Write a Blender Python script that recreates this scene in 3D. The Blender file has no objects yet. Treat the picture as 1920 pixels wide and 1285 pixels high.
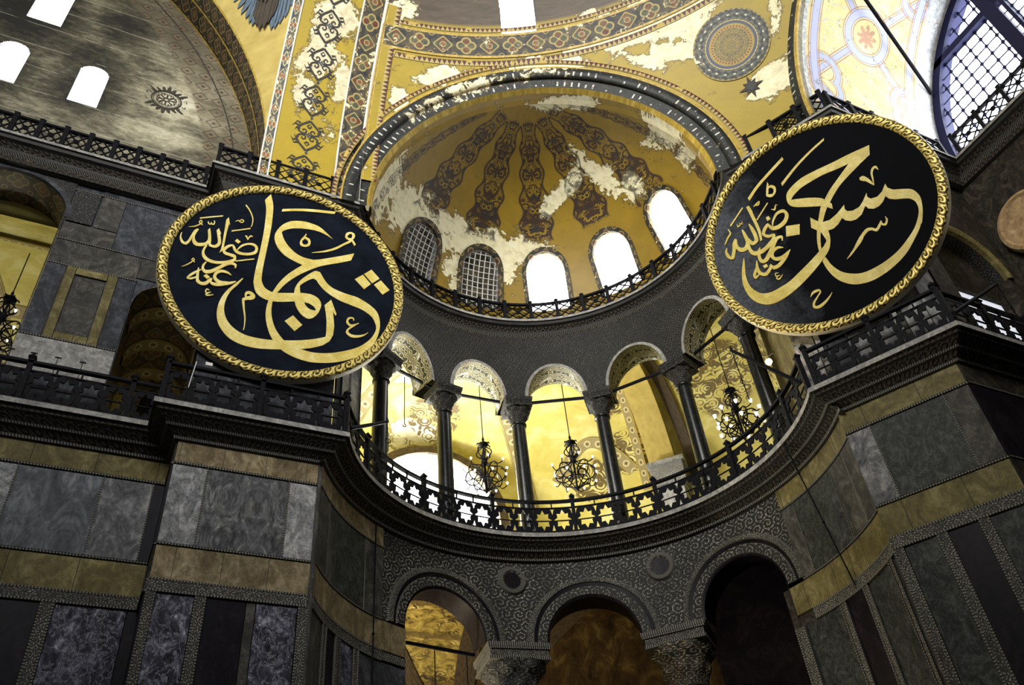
import bpy, bmesh, math, random
import numpy as np
from mathutils import Vector, Matrix

SC = bpy.context.scene
COL = SC.collection
PI = math.pi
R_ = math.radians

# ------------------------------------------------------------------ camera
cam_d = bpy.data.cameras.new('camera')
cam_d.sensor_fit = 'HORIZONTAL'
cam_d.sensor_width = 36.0
cam_d.lens = 36.0 * 1584.05 / 1920.0
cam_d.clip_start = 0.1
cam_d.clip_end = 300
cam = bpy.data.objects.new('camera', cam_d)
COL.objects.link(cam)
_rt = Vector((0.9041, -0.4194, -0.0815)).normalized()
_fw = Vector((0.3657, 0.6602, 0.6562)).normalized()
_rt = (_rt - _fw * _rt.dot(_fw)).normalized()
_up = _rt.cross(_fw)
cam.matrix_world = Matrix(((_rt.x, _up.x, -_fw.x, 0), (_rt.y, _up.y, -_fw.y, 0), (_rt.z, _up.z, -_fw.z, 1.6), (0, 0, 0, 1)))
SC.camera = cam

# ------------------------------------------------------------------ light
SC.view_settings.view_transform = 'Standard'
SC.view_settings.look = 'None'
SC.view_settings.exposure = 0.0
SC.view_settings.gamma = 1.0
SC.view_settings.use_curve_mapping = False
world = bpy.data.worlds.new('world')
SC.world = world
world.use_nodes = True
world.node_tree.nodes['Background'].inputs[0].default_value = (0.95, 0.97, 1.0, 1)
world.node_tree.nodes['Background'].inputs[1].default_value = 0.022

def area(name, loc, target, size, power, color=(1, 1, 1), spread=180, sy=None):
    l = bpy.data.lights.new(name, 'AREA')
    l.energy = power
    l.color = color
    l.shape = 'RECTANGLE'
    l.size = size
    l.size_y = sy or size
    l.spread = R_(spread)
    o = bpy.data.objects.new(name, l)
    COL.objects.link(o)
    o.location = loc
    d = Vector(target) - Vector(loc)
    o.rotation_euler = d.to_track_quat('-Z', 'Y').to_euler()
    return o

def lamp(name, loc, power, color=(1, 1, 1), radius=0.3):
    l = bpy.data.lights.new(name, 'POINT')
    l.energy = power
    l.color = color
    l.shadow_soft_size = radius
    o = bpy.data.objects.new(name, l)
    COL.objects.link(o)
    o.location = loc
    return o

WARM = (1.0, 0.93, 0.78)
COOL = (0.80, 0.88, 1.0)
# daylight from the ring of windows of the great dome and the south clerestory, behind the viewer
area('dome_window_daylight', (-15, -9, 33), (9, 13, 27), 12, 2600, (1, 0.97, 0.9), 70)
area('south_window_daylight', (-4, -14, 29), (1, 17, 25), 8, 800, (0.95, 0.97, 1.0), 80)
# daylight entering the gallery behind the colonnade
GAL_LIGHTS = [(123, 10.5, 700), (104, 11, 1300), (85, 11.3, 2000)]

# ------------------------------------------------------------------ node helpers
class S:
    def __init__(s, g, k): s.g = g; s.k = k
    def _m(s, op, b=None, c=None, rev=False): return s.g.math(op, b, s) if rev else s.g.math(op, s, b, c)
    def __add__(s, b): return s._m('ADD', b)
    __radd__ = __add__
    def __sub__(s, b): return s._m('SUBTRACT', b)
    def __rsub__(s, b): return s._m('SUBTRACT', b, rev=True)
    def __mul__(s, b): return s._m('MULTIPLY', b)
    __rmul__ = __mul__
    def __truediv__(s, b): return s._m('DIVIDE', b)
    def __neg__(s): return s._m('MULTIPLY', -1.0)

class G:
    def __init__(g, m):
        m.use_nodes = True
        g.t = m.node_tree
        g.t.nodes.clear()
        g.n = g.t.nodes.new
        g.l = g.t.links.new
    def put(g, sock, v):
        if isinstance(v, S): g.l(v.k, sock)
        elif v is not None:
            try: sock.default_value = v
            except Exception: sock.default_value = (*v, 1.0)
    def math(g, op, a, b=None, c=None):
        n = g.n('ShaderNodeMath'); n.operation = op
        g.put(n.inputs[0], a)
        if b is not None: g.put(n.inputs[1], b)
        if c is not None: g.put(n.inputs[2], c)
        return S(g, n.outputs[0])
    def f(g, op, a, b=None, c=None): return g.math(op, a, b, c)
    def absv(g, a): return g.math('ABSOLUTE', a)
    def mn(g, *a):
        r = a[0]
        for q in a[1:]: r = g.math('MINIMUM', r, q)
        return r
    def mx(g, *a):
        r = a[0]
        for q in a[1:]: r = g.math('MAXIMUM', r, q)
        return r
    def step(g, a, e, w=0.02):      # 0 below e, 1 above, soft
        n = g.n('ShaderNodeMapRange'); n.clamp = True
        n.interpolation_type = 'SMOOTHSTEP'
        g.put(n.inputs[0], a); n.inputs[1].default_value = e - w; n.inputs[2].default_value = e + w
        n.inputs[3].default_value = 0; n.inputs[4].default_value = 1
        return S(g, n.outputs[0])
    def below(g, a, e, w=0.02): return 1.0 - g.step(a, e, w)
    def band(g, a, lo, hi, w=0.01): return g.step(a, lo, w) * g.below(a, hi, w)
    def rng(g, a, a0, a1, b0, b1):
        n = g.n('ShaderNodeMapRange'); n.clamp = True
        g.put(n.inputs[0], a)
        for i, v in enumerate((a0, a1, b0, b1)): n.inputs[i + 1].default_value = v
        return S(g, n.outputs[0])
    def tile(g, u, L): return g.math('FRACT', u * (1.0 / L)) * 2.0 - 1.0
    def idx(g, u, L): return g.math('FLOOR', u * (1.0 / L))
    def odd(g, i): return g.math('FLOORED_MODULO', i, 2.0)
    def hyp(g, x, y): return g.math('SQRT', x * x + y * y)
    def uv(g):
        n = g.n('ShaderNodeUVMap'); n.uv_map = 'uv'
        s = g.n('ShaderNodeSeparateXYZ'); g.l(n.outputs[0], s.inputs[0])
        return S(g, s.outputs[0]), S(g, s.outputs[1])
    def pos(g):
        n = g.n('ShaderNodeTexCoord'); s = g.n('ShaderNodeSeparateXYZ'); g.l(n.outputs['Object'], s.inputs[0])
        return S(g, s.outputs[0]), S(g, s.outputs[1]), S(g, s.outputs[2])
    def attr(g, name):
        n = g.n('ShaderNodeAttribute'); n.attribute_name = name
        return S(g, n.outputs['Fac'])
    def vec(g, x, y, z=0.0):
        n = g.n('ShaderNodeCombineXYZ')
        for i, v in enumerate((x, y, z)): g.put(n.inputs[i], v)
        return S(g, n.outputs[0])
    def noise(g, v, scale, detail=4, rough=0.55, dist=0.0):
        n = g.n('ShaderNodeTexNoise'); g.l(v.k, n.inputs['Vector'])
        n.inputs['Scale'].default_value = scale; n.inputs['Detail'].default_value = detail
        n.inputs['Roughness'].default_value = rough; n.inputs['Distortion'].default_value = dist
        return S(g, n.outputs[0])
    def vor(g, v, scale, feature='F1', rnd=1.0):
        n = g.n('ShaderNodeTexVoronoi'); g.l(v.k, n.inputs['Vector']); n.feature = feature
        n.inputs['Scale'].default_value = scale; n.inputs['Randomness'].default_value = rnd
        return S(g, n.outputs['Distance'])
    def mixc(g, f, a, b):
        n = g.n('ShaderNodeMix'); n.data_type = 'RGBA'
        g.put(n.inputs[0], f); g.put(n.inputs[6], a); g.put(n.inputs[7], b)
        return S(g, n.outputs[2])
    def ramp(g, f, stops):
        n = g.n('ShaderNodeValToRGB'); g.put(n.inputs[0], f)
        e = n.color_ramp.elements
        while len(e) < len(stops): e.new(0.5)
        for q, (p, c) in zip(e, stops): q.position = p; q.color = (*c, 1)
        return S(g, n.outputs[0])
    def out(g, color, rough=0.6, metal=0.0, bump=None, bs=0.3, bd=0.02, emit=None, es=0.0, spec=0.5):
        b = g.n('ShaderNodeBsdfPrincipled'); o = g.n('ShaderNodeOutputMaterial')
        g.put(b.inputs['Base Color'], color); g.put(b.inputs['Roughness'], rough); g.put(b.inputs['Metallic'], metal)
        b.inputs['Specular IOR Level'].default_value = spec
        if emit is not None:
            g.put(b.inputs['Emission Color'], emit); b.inputs['Emission Strength'].default_value = es
        if bump is not None:
            n = g.n('ShaderNodeBump'); n.inputs['Strength'].default_value = bs; n.inputs['Distance'].default_value = bd
            g.put(n.inputs['Height'], bump); g.l(n.outputs[0], b.inputs['Normal'])
        g.l(b.outputs[0], o.inputs[0])

MATS = {}
def mat(name):
    def deco(fn):
        def get():
            if name not in MATS:
                m = bpy.data.materials.new(name); MATS[name] = m
                fn(G(m))
            return MATS[name]
        globals()['M_' + name] = get
        return get
    return deco

# ------------------------------------------------------------------ mesh helpers
class MB:
    def __init__(s): s.v = []; s.f = []; s.uv = []; s.mi = []; s.n = 0
    def add(s, verts, faces, uv=None, m=0):
        b = s.n
        s.v.extend([tuple(map(float, q)) for q in verts]); s.n = len(s.v)
        if uv is None: uv = [(q[0] + q[1] * 0.7, q[2]) for q in verts]
        s.uv.extend([tuple(map(float, q)) for q in uv])
        for fc in faces: s.f.append(tuple(b + i for i in fc)); s.mi.append(m)
        return s
    def grid(s, P, UV=None, m=0, flip=False, closeu=False):
        nu, nv = len(P), len(P[0])
        vs = [p for r in P for p in r]
        uv = [q for r in UV for q in r] if UV is not None else None
        fs = []
        for i in range(nu if closeu else nu - 1):
            for j in range(nv - 1):
                a, b, c, d = i * nv + j, ((i + 1) % nu) * nv + j, ((i + 1) % nu) * nv + j + 1, i * nv + j + 1
                fs.append((a, d, c, b) if flip else (a, b, c, d))
        return s.add(vs, fs, uv, m)
    def box(s, c, d, m=0, ax=None):
        # ax: three unit axes
        ax = ax or ((1, 0, 0), (0, 1, 0), (0, 0, 1))
        ax = [np.array(a, float) for a in ax]; c = np.array(c, float)
        vs = []; uv = []
        for i in (-1, 1):
            for j in (-1, 1):
                for k in (-1, 1):
                    vs.append(c + ax[0] * i * d[0] / 2 + ax[1] * j * d[1] / 2 + ax[2] * k * d[2] / 2)
                    uv.append((i * d[0] / 2 + j * d[1] / 2, k * d[2] / 2))
        return s.add(vs, [(0, 1, 3, 2), (4, 6, 7, 5), (0, 4, 5, 1), (2, 3, 7, 6), (0, 2, 6, 4), (1, 5, 7, 3)], uv, m)
    def tube(s, pts, r, n=8, m=0, closed=False, caps=True):
        pts = [np.array(p, float) for p in pts]; k = len(pts)
        rr = r if hasattr(r, '__len__') else [r] * k
        prev = None; rings = []; L = 0; uvs = []
        for i, p in enumerate(pts):
            if closed: t = pts[(i + 1) % k] - pts[i - 1]
            else: t = pts[min(i + 1, k - 1)] - pts[max(i - 1, 0)]
            t = t / (np.linalg.norm(t) + 1e-9)
            if prev is None:
                a = np.array((0, 0, 1.0)) if abs(t[2]) < .9 else np.array((1.0, 0, 0))
                x = np.cross(a, t)
            else: x = prev - t * (prev @ t)
            x /= np.linalg.norm(x) + 1e-9; prev = x; y = np.cross(t, x)
            if i: L += np.linalg.norm(pts[i] - pts[i - 1])
            rings.append([p + rr[i] * (x * math.cos(2 * PI * q / n) + y * math.sin(2 * PI * q / n)) for q in range(n)])
            uvs.append([(2 * PI * rr[i] * q / n, L) for q in range(n)])
        vs = [q for r_ in rings for q in r_]; uv = [q for r_ in uvs for q in r_]; fs = []
        for i in range(k if closed else k - 1):
            for q in range(n):
                a = i * n + q; b = i * n + (q + 1) % n; c = ((i + 1) % k) * n + (q + 1) % n; d = ((i + 1) % k) * n + q
                fs.append((a, b, c, d))
        if caps and not closed:
            fs.append(tuple(reversed(range(n)))); fs.append(tuple((k - 1) * n + q for q in range(n)))
        return s.add(vs, fs, uv, m)
    def lathe(s, prof, c=(0, 0, 0), n=24, m=0, a0=0.0):
        # prof [(r,z)]
        P = []; U = []
        for i in range(n):
            a = a0 + 2 * PI * i / n; L = 0; row = []; ru = []
            for j, (r, z) in enumerate(prof):
                if j: L += math.hypot(r - prof[j - 1][0], z - prof[j - 1][1])
                row.append((c[0] + r * math.cos(a), c[1] + r * math.sin(a), c[2] + z)); ru.append((a * max(p[0] for p in prof), L))
            P.append(row); U.append(ru)
        return s.grid(P, U, m, closeu=True)
    def poly_prism(s, pts2, fn, d0, d1, m=0):
        # closed 2D outline (list), fn(u,v,d)->3D; simple fan-free caps by ngon
        n = len(pts2)
        vs = [fn(u, v, d0) for u, v in pts2] + [fn(u, v, d1) for u, v in pts2]
        uv = list(pts2) * 2
        fs = [tuple(range(n)), tuple(reversed(range(n, 2 * n)))]
        for i in range(n): fs.append((i, (i + 1) % n, n + (i + 1) % n, n + i))
        return s.add(vs, fs, uv, m)
    def build(s, name, mats, parent=None, smooth=False, origin=None, recalc=False):
        me = bpy.data.meshes.new(name)
        v = s.v
        if parent is not None:
            pl = parent_world(parent)
            inv = pl.inverted()
            v = [tuple(inv @ Vector(q)) for q in v]
        elif origin is not None:
            v = [(q[0] - origin[0], q[1] - origin[1], q[2] - origin[2]) for q in v]
        me.from_pydata(v, [], s.f)
        ul = me.uv_layers.new(name='uv')
        li = np.empty(len(me.loops), dtype=np.int32); me.loops.foreach_get('vertex_index', li)
        ua = np.array(s.uv, dtype=np.float32)[li]
        ul.data.foreach_set('uv', ua.ravel())
        if not isinstance(mats, (list, tuple)): mats = [mats]
        for m in mats: me.materials.append(m)
        me.polygons.foreach_set('material_index', np.array(s.mi, dtype=np.int32))
        me.polygons.foreach_set('use_smooth', np.full(len(me.polygons), bool(smooth)))
        me.update()
        if recalc:
            bm = bmesh.new(); bm.from_mesh(me); bmesh.ops.recalc_face_normals(bm, faces=bm.faces); bm.to_mesh(me); bm.free()
        o = bpy.data.objects.new(name, me); COL.objects.link(o)
        if parent is not None: o.parent = parent
        elif origin is not None: o.location = origin
        return o

def parent_world(o):
    m = o.matrix_basis.copy()
    if o.parent is not None: m = parent_world(o.parent) @ m
    return m

def thing(name, label, cat, loc=(0, 0, 0), group=None, mat4=None):
    o = bpy.data.objects.new(name, None); COL.objects.link(o)
    o.empty_display_size = 0.2
    if mat4 is not None: o.matrix_basis = mat4
    else: o.location = loc
    return tag(o, label, cat, group)

def tag(o, label, cat, group=None):
    o['label'] = label; o['category'] = cat
    if group: o['group'] = group
    return o

def struct(o, label=None, cat=None):
    o['kind'] = 'structure'
    if label: o['label'] = label
    if cat: o['category'] = cat
    return o

def copy_thing(src, loc=None, rotz=None, label=None, group=None):
    c = src.copy(); COL.objects.link(c)
    if loc is not None: c.location = loc
    if rotz is not None: c.rotation_euler = (0, 0, rotz)
    if label: c['label'] = label
    if group: c['group'] = group
    for ch in list(src.children):
        d = ch.copy(); COL.objects.link(d); d.parent = c
        for gr in list(ch.children):
            e = gr.copy(); COL.objects.link(e); e.parent = d
    return c

# ------------------------------------------------------------------ materials
def marble(name, stops, scale=1.0, vein=0.0, veinc=(.6, .6, .6), rough=0.35, book=False, dist=1.5, joints=0.0, spec=.10):
    @mat(name)
    def _f(g):
        u, v = g.uv()
        x = u
        if book: x = g.absv(g.tile(u, 2.0)) * 1.0
        w = g.vec(x, v * 0.7 if not book else v * 0.45, 0.0)
        n = g.noise(w, 1.6 * scale, 9, 0.68, dist)
        n2 = g.noise(w, 9.0 * scale, 6, 0.65, 0.6)
        k = n * 0.75 + n2 * 0.25
        c = g.ramp(g.rng(k, .36, .66, 0, 1), stops)
        if vein:
            r = g.absv(g.noise(w, 2.6 * scale, 8, 0.6, 1.2) - 0.5)
            c = g.mixc(g.below(r, 0.012, 0.012) * vein, c, veinc)
        if joints:
            # blocks of differing tone along the course
            i = g.math('FLOOR', u / joints + g.math('SINE', g.math('FLOOR', u / joints)) * 0.3)
            wn = g.noise(g.vec(i * 7.31, 0.0, 0.0), 1.7, 1, .5)
            c = g.mixc(g.rng(wn, .3, .7, 0, .75), c, tuple(q * .35 for q in stops[1][1]))
            e = g.math('FRACT', u / joints)
            c = g.mixc(g.below(e, .012, .006), c, (.03, .028, .02))
        g.out(c, rough + .15, bump=n2, bs=.12, bd=.01, spec=spec)

marble('marble_grey', [(0, (.045, .045, .048)), (.45, (.15, .15, .155)), (1, (.42, .41, .41))], 1.3, .5, (.06, .06, .06))
marble('marble_light', [(0, (.10, .10, .105)), (.5, (.30, .30, .30)), (1, (.62, .60, .58))], 1.6, .8, (.08, .08, .09))
marble('marble_book', [(0, (.025, .026, .028)), (.4, (.085, .087, .09)), (.7, (.17, .17, .17)), (1, (.42, .41, .38))], 1.7, 0, book=True, dist=2.6)
marble('marble_swirl', [(0, (.04, .042, .05)), (.5, (.12, .125, .135)), (1, (.27, .27, .28))], .9, .45, (.04, .04, .05), book=True, dist=2.2)
marble('marble_violet', [(0, (.008, .008, .012)), (.42, (.045, .045, .062)), (.72, (.15, .15, .20)), (.88, (.40, .40, .46)), (1, (.75, .75, .80))], 1.7, .7, (.4, .4, .45))
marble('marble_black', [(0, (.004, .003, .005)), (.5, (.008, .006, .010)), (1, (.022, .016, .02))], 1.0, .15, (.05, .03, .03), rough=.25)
marble('marble_green', [(0, (.012, .013, .012)), (.5, (.03, .032, .03)), (1, (.09, .095, .085))], 2.2, .4, (.15, .15, .14), rough=.3)
marble('marble_brown', [(0, (.10, .075, .04)), (.45, (.27, .21, .115)), (1, (.58, .48, .30))], 1.1, .6, (.10, .07, .03), rough=.4, joints=.95)
marble('marble_ochre', [(0, (.09, .07, .03)), (.45, (.20, .165, .065)), (1, (.42, .36, .17))], 1.1, .5, (.08, .06, .02), rough=.4, joints=1.3)
marble('marble_dusk', [(0, (.026, .025, .022)), (.5, (.066, .062, .055)), (1, (.16, .15, .13))], 1.2, .4, (.03, .03, .03), rough=.45)
marble('marble_slate', [(0, (.022, .023, .026)), (.5, (.05, .053, .061)), (1, (.125, .13, .15))], 1.2, .4, (.02, .02, .02), rough=.45)
marble('ledge_stone', [(0, (.16, .16, .15)), (.5, (.32, .31, .29)), (1, (.55, .53, .48))], 2.0, .4, (.1, .1, .1), rough=.5)
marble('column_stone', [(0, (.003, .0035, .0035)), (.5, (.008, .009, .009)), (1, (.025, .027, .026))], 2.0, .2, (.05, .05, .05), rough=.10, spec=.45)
marble('dark_stone', [(0, (.012, .010, .008)), (.5, (.03, .026, .02)), (1, (.09, .075, .055))], 2.0, .2, (.12, .1, .07), rough=.6)
marble('plaster_grey', [(0, (.16, .16, .17)), (.5, (.34, .34, .35)), (1, (.60, .60, .60))], .9, .5, (.14, .14, .14), rough=.7)

@mat('floor_stone')
def _(g):
    u, v = g.uv()
    n = g.noise(g.vec(u, v), .8, 6, .6, 1)
    g.out(g.ramp(n, [(0.3, (.06, .06, .06)), (.7, (.22, .21, .2))]), .35)

@mat('iron')
def _(g):
    x, y, z = g.pos()
    n = g.noise(g.vec(x, y, z), 14, 4)
    g.out(g.ramp(n, [(.3, (.003, .003, .004)), (.75, (.011, .011, .015))]), .6, 0.0, spec=.08)

@mat('lamp_glass')
def _(g): g.out((.95, .95, .95), .2, emit=(1, .98, .95), es=.9)

@mat('bulb_glow')
def _(g): g.out((1, .9, .6), .3, emit=(1, .72, .30), es=30)

@mat('daylight_pane')
def _(g): g.out((.9, .9, .9), .3, emit=(.95, .97, 1.0), es=10.0)

@mat('great_pane')
def _(g): g.out((.9, .9, .9), .3, emit=(.90, .94, 1.0), es=16.0)

@mat('lit_pane_soft')
def _(g): g.out((.8, .82, .85), .3, emit=(.86, .9, 1.0), es=.75)

@mat('dim_pane')
def _(g):
    u, v = g.uv()
    n = g.noise(g.vec(u, v), 3.0, 5, .6, .5)
    g.out(g.ramp(n, [(.35, (.012, .011, .008)), (.6, (.10, .085, .05)), (.75, (.30, .26, .16))]), .5)

@mat('lattice_white')
def _(g): g.out((.72, .70, .64), .6)

@mat('lattice_blue')
def _(g): g.out((.012, .013, .045), .6, spec=.1)

# carved stone: leafy scrolls cut deep into a dark ground
def carved(name, lit, ground, cell=.30, rough=.7, pw=1.0):
    @mat(name)
    def _f(g):
        u, v = g.uv()
        w0 = g.vec(u, v)
        du = g.noise(w0, 3.0, 2) - .5; dv = g.noise(g.vec(u + 9.3, v + 4.1), 3.0, 2) - .5
        x, y = u + du * .10, v + dv * .10
        # scroll rings on a staggered net
        row = g.idx(y, cell * .87)
        xs = x + g.odd(row) * (cell * .5)
        a, b = g.tile(xs, cell), g.tile(y, cell * .87)
        r = g.hyp(a, b)
        th = g.math('ARCTAN2', b, a)
        spiral = g.math('SINE', r * 9.5 + th * 1.0)
        leaf = g.math('SINE', th * 7.0 + r * 5.0)
        vo = g.vor(g.vec(x, y), 16.0, 'DISTANCE_TO_EDGE')
        h = g.rng(spiral + leaf * .45, -.5, .9, 0, 1) * g.rng(vo, .0, .12, .15, 1)
        fine = g.noise(w0, 40, 3)
        h = g.rng(h + (fine - .5) * .5, .15, .75, 0, 1)
        wear = g.noise(w0, 1.2, 5)
        if pw != 1.0: h = g.math('POWER', h, pw)
        c = g.mixc(h, ground, lit)
        c = g.mixc(g.rng(wear, .35, .65, .0, .6), c, ground)
        g.out(c, rough, bump=h, bs=1.0, bd=.05)

carved('carved_spandrel', (.36, .345, .30), (.008, .0075, .006), .36, pw=1.5)
carved('carved_dark', (.13, .12, .10), (.003, .0027, .0022), .26, pw=4.5)  # sparse highlight specks of the carving are put into the colour
carved('carved_frieze', (.42, .40, .34), (.03, .028, .022), .16)
carved('capital_stone', (.17, .155, .13), (.008, .0075, .007), .20)
carved('capital_white', (.75, .75, .76), (.22, .22, .24), .16)
carved('capital_glint', (.40, .33, .20), (.02, .016, .010), .20)  # gold-lit glints on the leaves are put into the colour

@mat('carved_soffit')
def _(g):
    u, v = g.uv()
    x = g.absv(g.tile(u, .9)) * .45; y = g.absv(g.tile(v, .5)) * .25
    a = g.vor(g.vec(x, y), 5.0, 'F1')
    s = g.math('SINE', a * 30.0)
    w = g.noise(g.vec(u, v), 2.0, 5, .6, .5)
    h = g.step(s + (w - .5) * 1.6, .25, .25)
    c = g.mixc(h, (.022, .020, .008), (.46, .42, .25))
    c = g.mixc(g.step(w, .62, .05), c, (.62, .62, .62))
    g.out(c, .7, bump=h, bs=.5, bd=.03)

@mat('bead')
def _(g):
    u, v = g.uv()
    t = g.absv(g.tile(u, .062))
    h = g.below(t, .55, .2)
    g.out(g.mixc(h, (.010, .009, .008), (.19, .18, .15)), .7, bump=h, bs=.8, bd=.03)

# leafy cornice: rows of dark upright leaves
@mat('cornice_carved')
def _(g):
    u, v = g.uv()
    t = g.tile(u, .26); tv = g.tile(v, .24)
    leaf = g.hyp(t * 1.1, tv * .9)
    n = g.noise(g.vec(u, v), 18, 5, .65)
    h = g.rng(g.math('SINE', leaf * 8.0) * .5 + (n - .5) * 1.6, -.3, .7, 0, 1)
    w = g.noise(g.vec(u, v), 1.6, 5, .7)
    c = g.mixc(h, (.006, .005, .004), (.10, .078, .052))
    c = g.mixc(g.step(w + (n - .5) * .5, .66, .04), c, (.22, .15, .08))
    g.out(c, .75, bump=h, bs=1.0, bd=.05)

@mat('cornice_plain')
def _(g):
    u, v = g.uv()
    n = g.noise(g.vec(u, v * 3), 2.2, 7, .65)
    g.out(g.ramp(n, [(.35, (.008, .0075, .007)), (.62, (.03, .028, .024)), (.75, (.09, .08, .06))]), .6, bump=n, bs=.3)

def damask(g, x, y, sc, t=26.0):
    d = g.vor(g.vec(g.absv(x), y), sc, 'F1')
    e = g.vor(g.vec(g.absv(x) + 3.7, y + 1.9), sc * .62, 'SMOOTH_F1')
    return g.math('SINE', d * t) * .6 + g.math('SINE', e * t * .8) * .6

GOLD = (.50, .315, .030)
CREAM = (.88, .80, .50)
NAVY = (.012, .014, .020)

def worn(g, c, u, v, mask, cream=CREAM, sc=2.2, base=-.02):
    """flaked patches of bare plaster where the surface attribute 'wear' is high"""
    w = g.vec(u, v)
    n = g.noise(w, sc, 10, .68, .9)
    n2 = g.noise(w, sc * 5, 6, .7, .3)
    k = (n * .72 + n2 * .28) + mask * .34 + base
    f = g.step(k, .64, .012)
    tone = g.noise(w, 3.5, 7, .7, .6)
    cc = g.ramp(tone, [(.28, tuple(q * .62 for q in cream)), (.5, cream), (.75, (.93, .90, .74))])
    rim = g.band(k, .60, .645, .012)
    c = g.mixc(rim * .7, c, (.08, .055, .012))
    return g.mixc(f, c, cc), f

def ochre(g, u, v, base=GOLD, amt=.45):
    w = g.vec(u, v)
    n = g.noise(w, 1.1, 8, .65, .6); n2 = g.noise(w, 14, 5, .7)
    c = g.mixc(g.rng(n, .3, .7, 0, amt), base, tuple(q * .42 for q in base))
    return g.mixc(g.rng(n2, .55, .8, 0, .5), c, tuple(q * .35 for q in base))

# conch painted with strips of dark arabesque: uv = (angle in strip widths, height)
@mat('conch_paint')
def _(g):
    u, v = g.uv()
    sx, sy = g.attr('strip_x'), g.attr('strip_y')
    c = ochre(g, u, v, (.34, .215, .012))
    # silhouettes swell with each bouquet
    cell = g.tile(sy, .98)
    edge = .86 + g.math('COSINE', cell * PI) * .13
    inside = g.below(g.absv(sx) - edge, 0.0, .05)
    dm = damask(g, sx * .66, sy, 4.4, 26.0)
    ros = g.hyp(sx * .9, cell * 1.15)
    th = g.math('ARCTAN2', sx * .9, cell * 1.15)
    pet = g.below(ros - .34 - g.math('COSINE', th * 6.0) * .14, 0.0, .03)
    ink = g.mx(g.step(dm, -.12, .12), pet * .9)
    rim = g.band(g.absv(sx) - edge, -.13, .0, .03)
    ink = g.mn(g.mx(ink, rim), inside)
    w = g.noise(g.vec(u, v), 2.5, 5)
    dot = g.vor(g.vec(sx, sy), 9.0)
    inkc = g.mixc(g.step(w, .56, .06), (.045, .022, .010), (.022, .022, .022))
    inkc = g.mixc(g.below(dot, .14, .05), inkc, (.15, .03, .012))
    c = g.mixc(ink * g.attr('ink'), c, inkc)
    c, f = worn(g, c, u, v, g.attr('wear'), sc=1.3)
    # ink that survived on bare plaster
    c = g.mixc(ink * g.attr('ink') * f * g.step(w, .45, .08) * .85, c, (.03, .028, .02))
    g.out(c, .55, bump=f, bs=.1)

# semi-dome field
@mat('semidome_paint')
def _(g):
    u, v = g.uv()
    c = ochre(g, u, v, (.42, .30, .018), .3)
    a = g.attr('dark')          # smoky brown field above the window ring
    n = g.noise(g.vec(u * .35, v * 2.2), 3.0, 8, .7, .3)
    c = g.mixc(a * .95, c, g.ramp(n, [(.3, (.030, .020, .016)), (.6, (.085, .060, .045)), (.8, (.24, .20, .15))]))
    c, f = worn(g, c, u, v, g.attr('wear'), sc=1.0, base=-.012)
    g.out(c, .55, bump=f, bs=.1)

# square cells, quatrefoils and lozenges on a near black ground
def cellband(name, L, ground=NAVY, wear=0.10, hearts=True, outline=(.40, .31, .11), fillA=(.030, .052, .030), fillB=(.10, .016, .009)):
    @mat(name)
    def _f(g):
        u, v = g.uv()
        x, y = g.tile(u, L), g.tile(v, L)
        i = g.odd(g.idx(u, L))
        q = g.mn(g.hyp(g.absv(x) - .42, y), g.hyp(x, g.absv(y) - .42)) - .40
        l = g.absv(x) + g.absv(y) * 1.0
        ring = g.hyp(x, y)
        loz = g.mx(l - .86, ring - .78)
        d = q * i + loz * (1.0 - i)
        body = g.below(d, .0, .03); line = g.band(d, -.10, .05, .03)
        dx = g.absv(g.absv(x) - g.absv(y))
        f = g.mixc(g.step(g.absv(y) - g.absv(x), 0, .02), fillA, fillB)
        inn = g.band(ring, .20, .30, .03)
        c = g.mixc(body, ground, f)
        c = g.mixc(line, c, outline)
        c = g.mixc(g.below(dx, .05, .03) * body * i, c, outline)
        c = g.mixc(inn * (1.0 - i), c, outline)
        c = g.mixc(g.below(ring, .16, .03) * (1.0 - i), c, (.20, .05, .03))
        cor = g.hyp(g.absv(x) - 1.0, g.absv(y) - 1.0)
        c = g.mixc(g.band(cor, .16, .26, .03), c, (.28, .20, .07))
        tw = g.noise(g.vec(u, v), 2.0, 6, .7)
        c = g.mixc(g.rng(tw, .4, .7, 0, .35), c, outline)
        c, ff = worn(g, c, u, v, g.rng(tw, .5, .62, 0, 1) * wear + wear * .4, sc=1.9, base=-.02)
        g.out(c, .6)

cellband('band_hearts', .82, wear=.25)
cellband('band_blue', .70, ground=(.03, .045, .07), wear=.3, outline=(.62, .52, .24), fillA=(.07, .10, .12), fillB=(.25, .05, .03))
cellband('band_dark', .62, ground=(.010, .009, .006), wear=.04, outline=(.22, .165, .06), fillA=(.03, .03, .018), fillB=(.07, .022, .012))
cellband('band_faded', .66, ground=(.06, .052, .034), wear=.1, outline=(.26, .21, .10), fillA=(.10, .10, .07), fillB=(.16, .09, .05))

# mosaic border with white pearls and a saw edge
@mat('band_mosaic')
def _(g):
    u, v = g.uv()
    n = g.noise(g.vec(u, v), 3.0, 7, .7, .4)
    vo = g.vor(g.vec(u, v), 9.0)
    c = g.ramp(n, [(.3, (.003, .0035, .003)), (.5, (.006, .008, .007)), (.68, (.028, .032, .026))])
    t = g.absv(g.tile(u, .42)); ty = g.absv(g.tile(v + .05, .46))
    t = g.absv(g.tile(u, .26)); pearls = g.below(g.mx(t * 1.9, ty * 1.2), .42, .1) * g.step(g.noise(g.vec(u, v), 2.4, 3), .50, .03)
    c = g.mixc(pearls * .9, c, (.72, .70, .62))
    c = g.mixc(g.below(vo, .10, .03), c, (.40, .38, .26))
    c, f = worn(g, c, u, v, g.attr('wear'), sc=1.6, base=-.03)
    g.out(c, .6)

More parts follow.
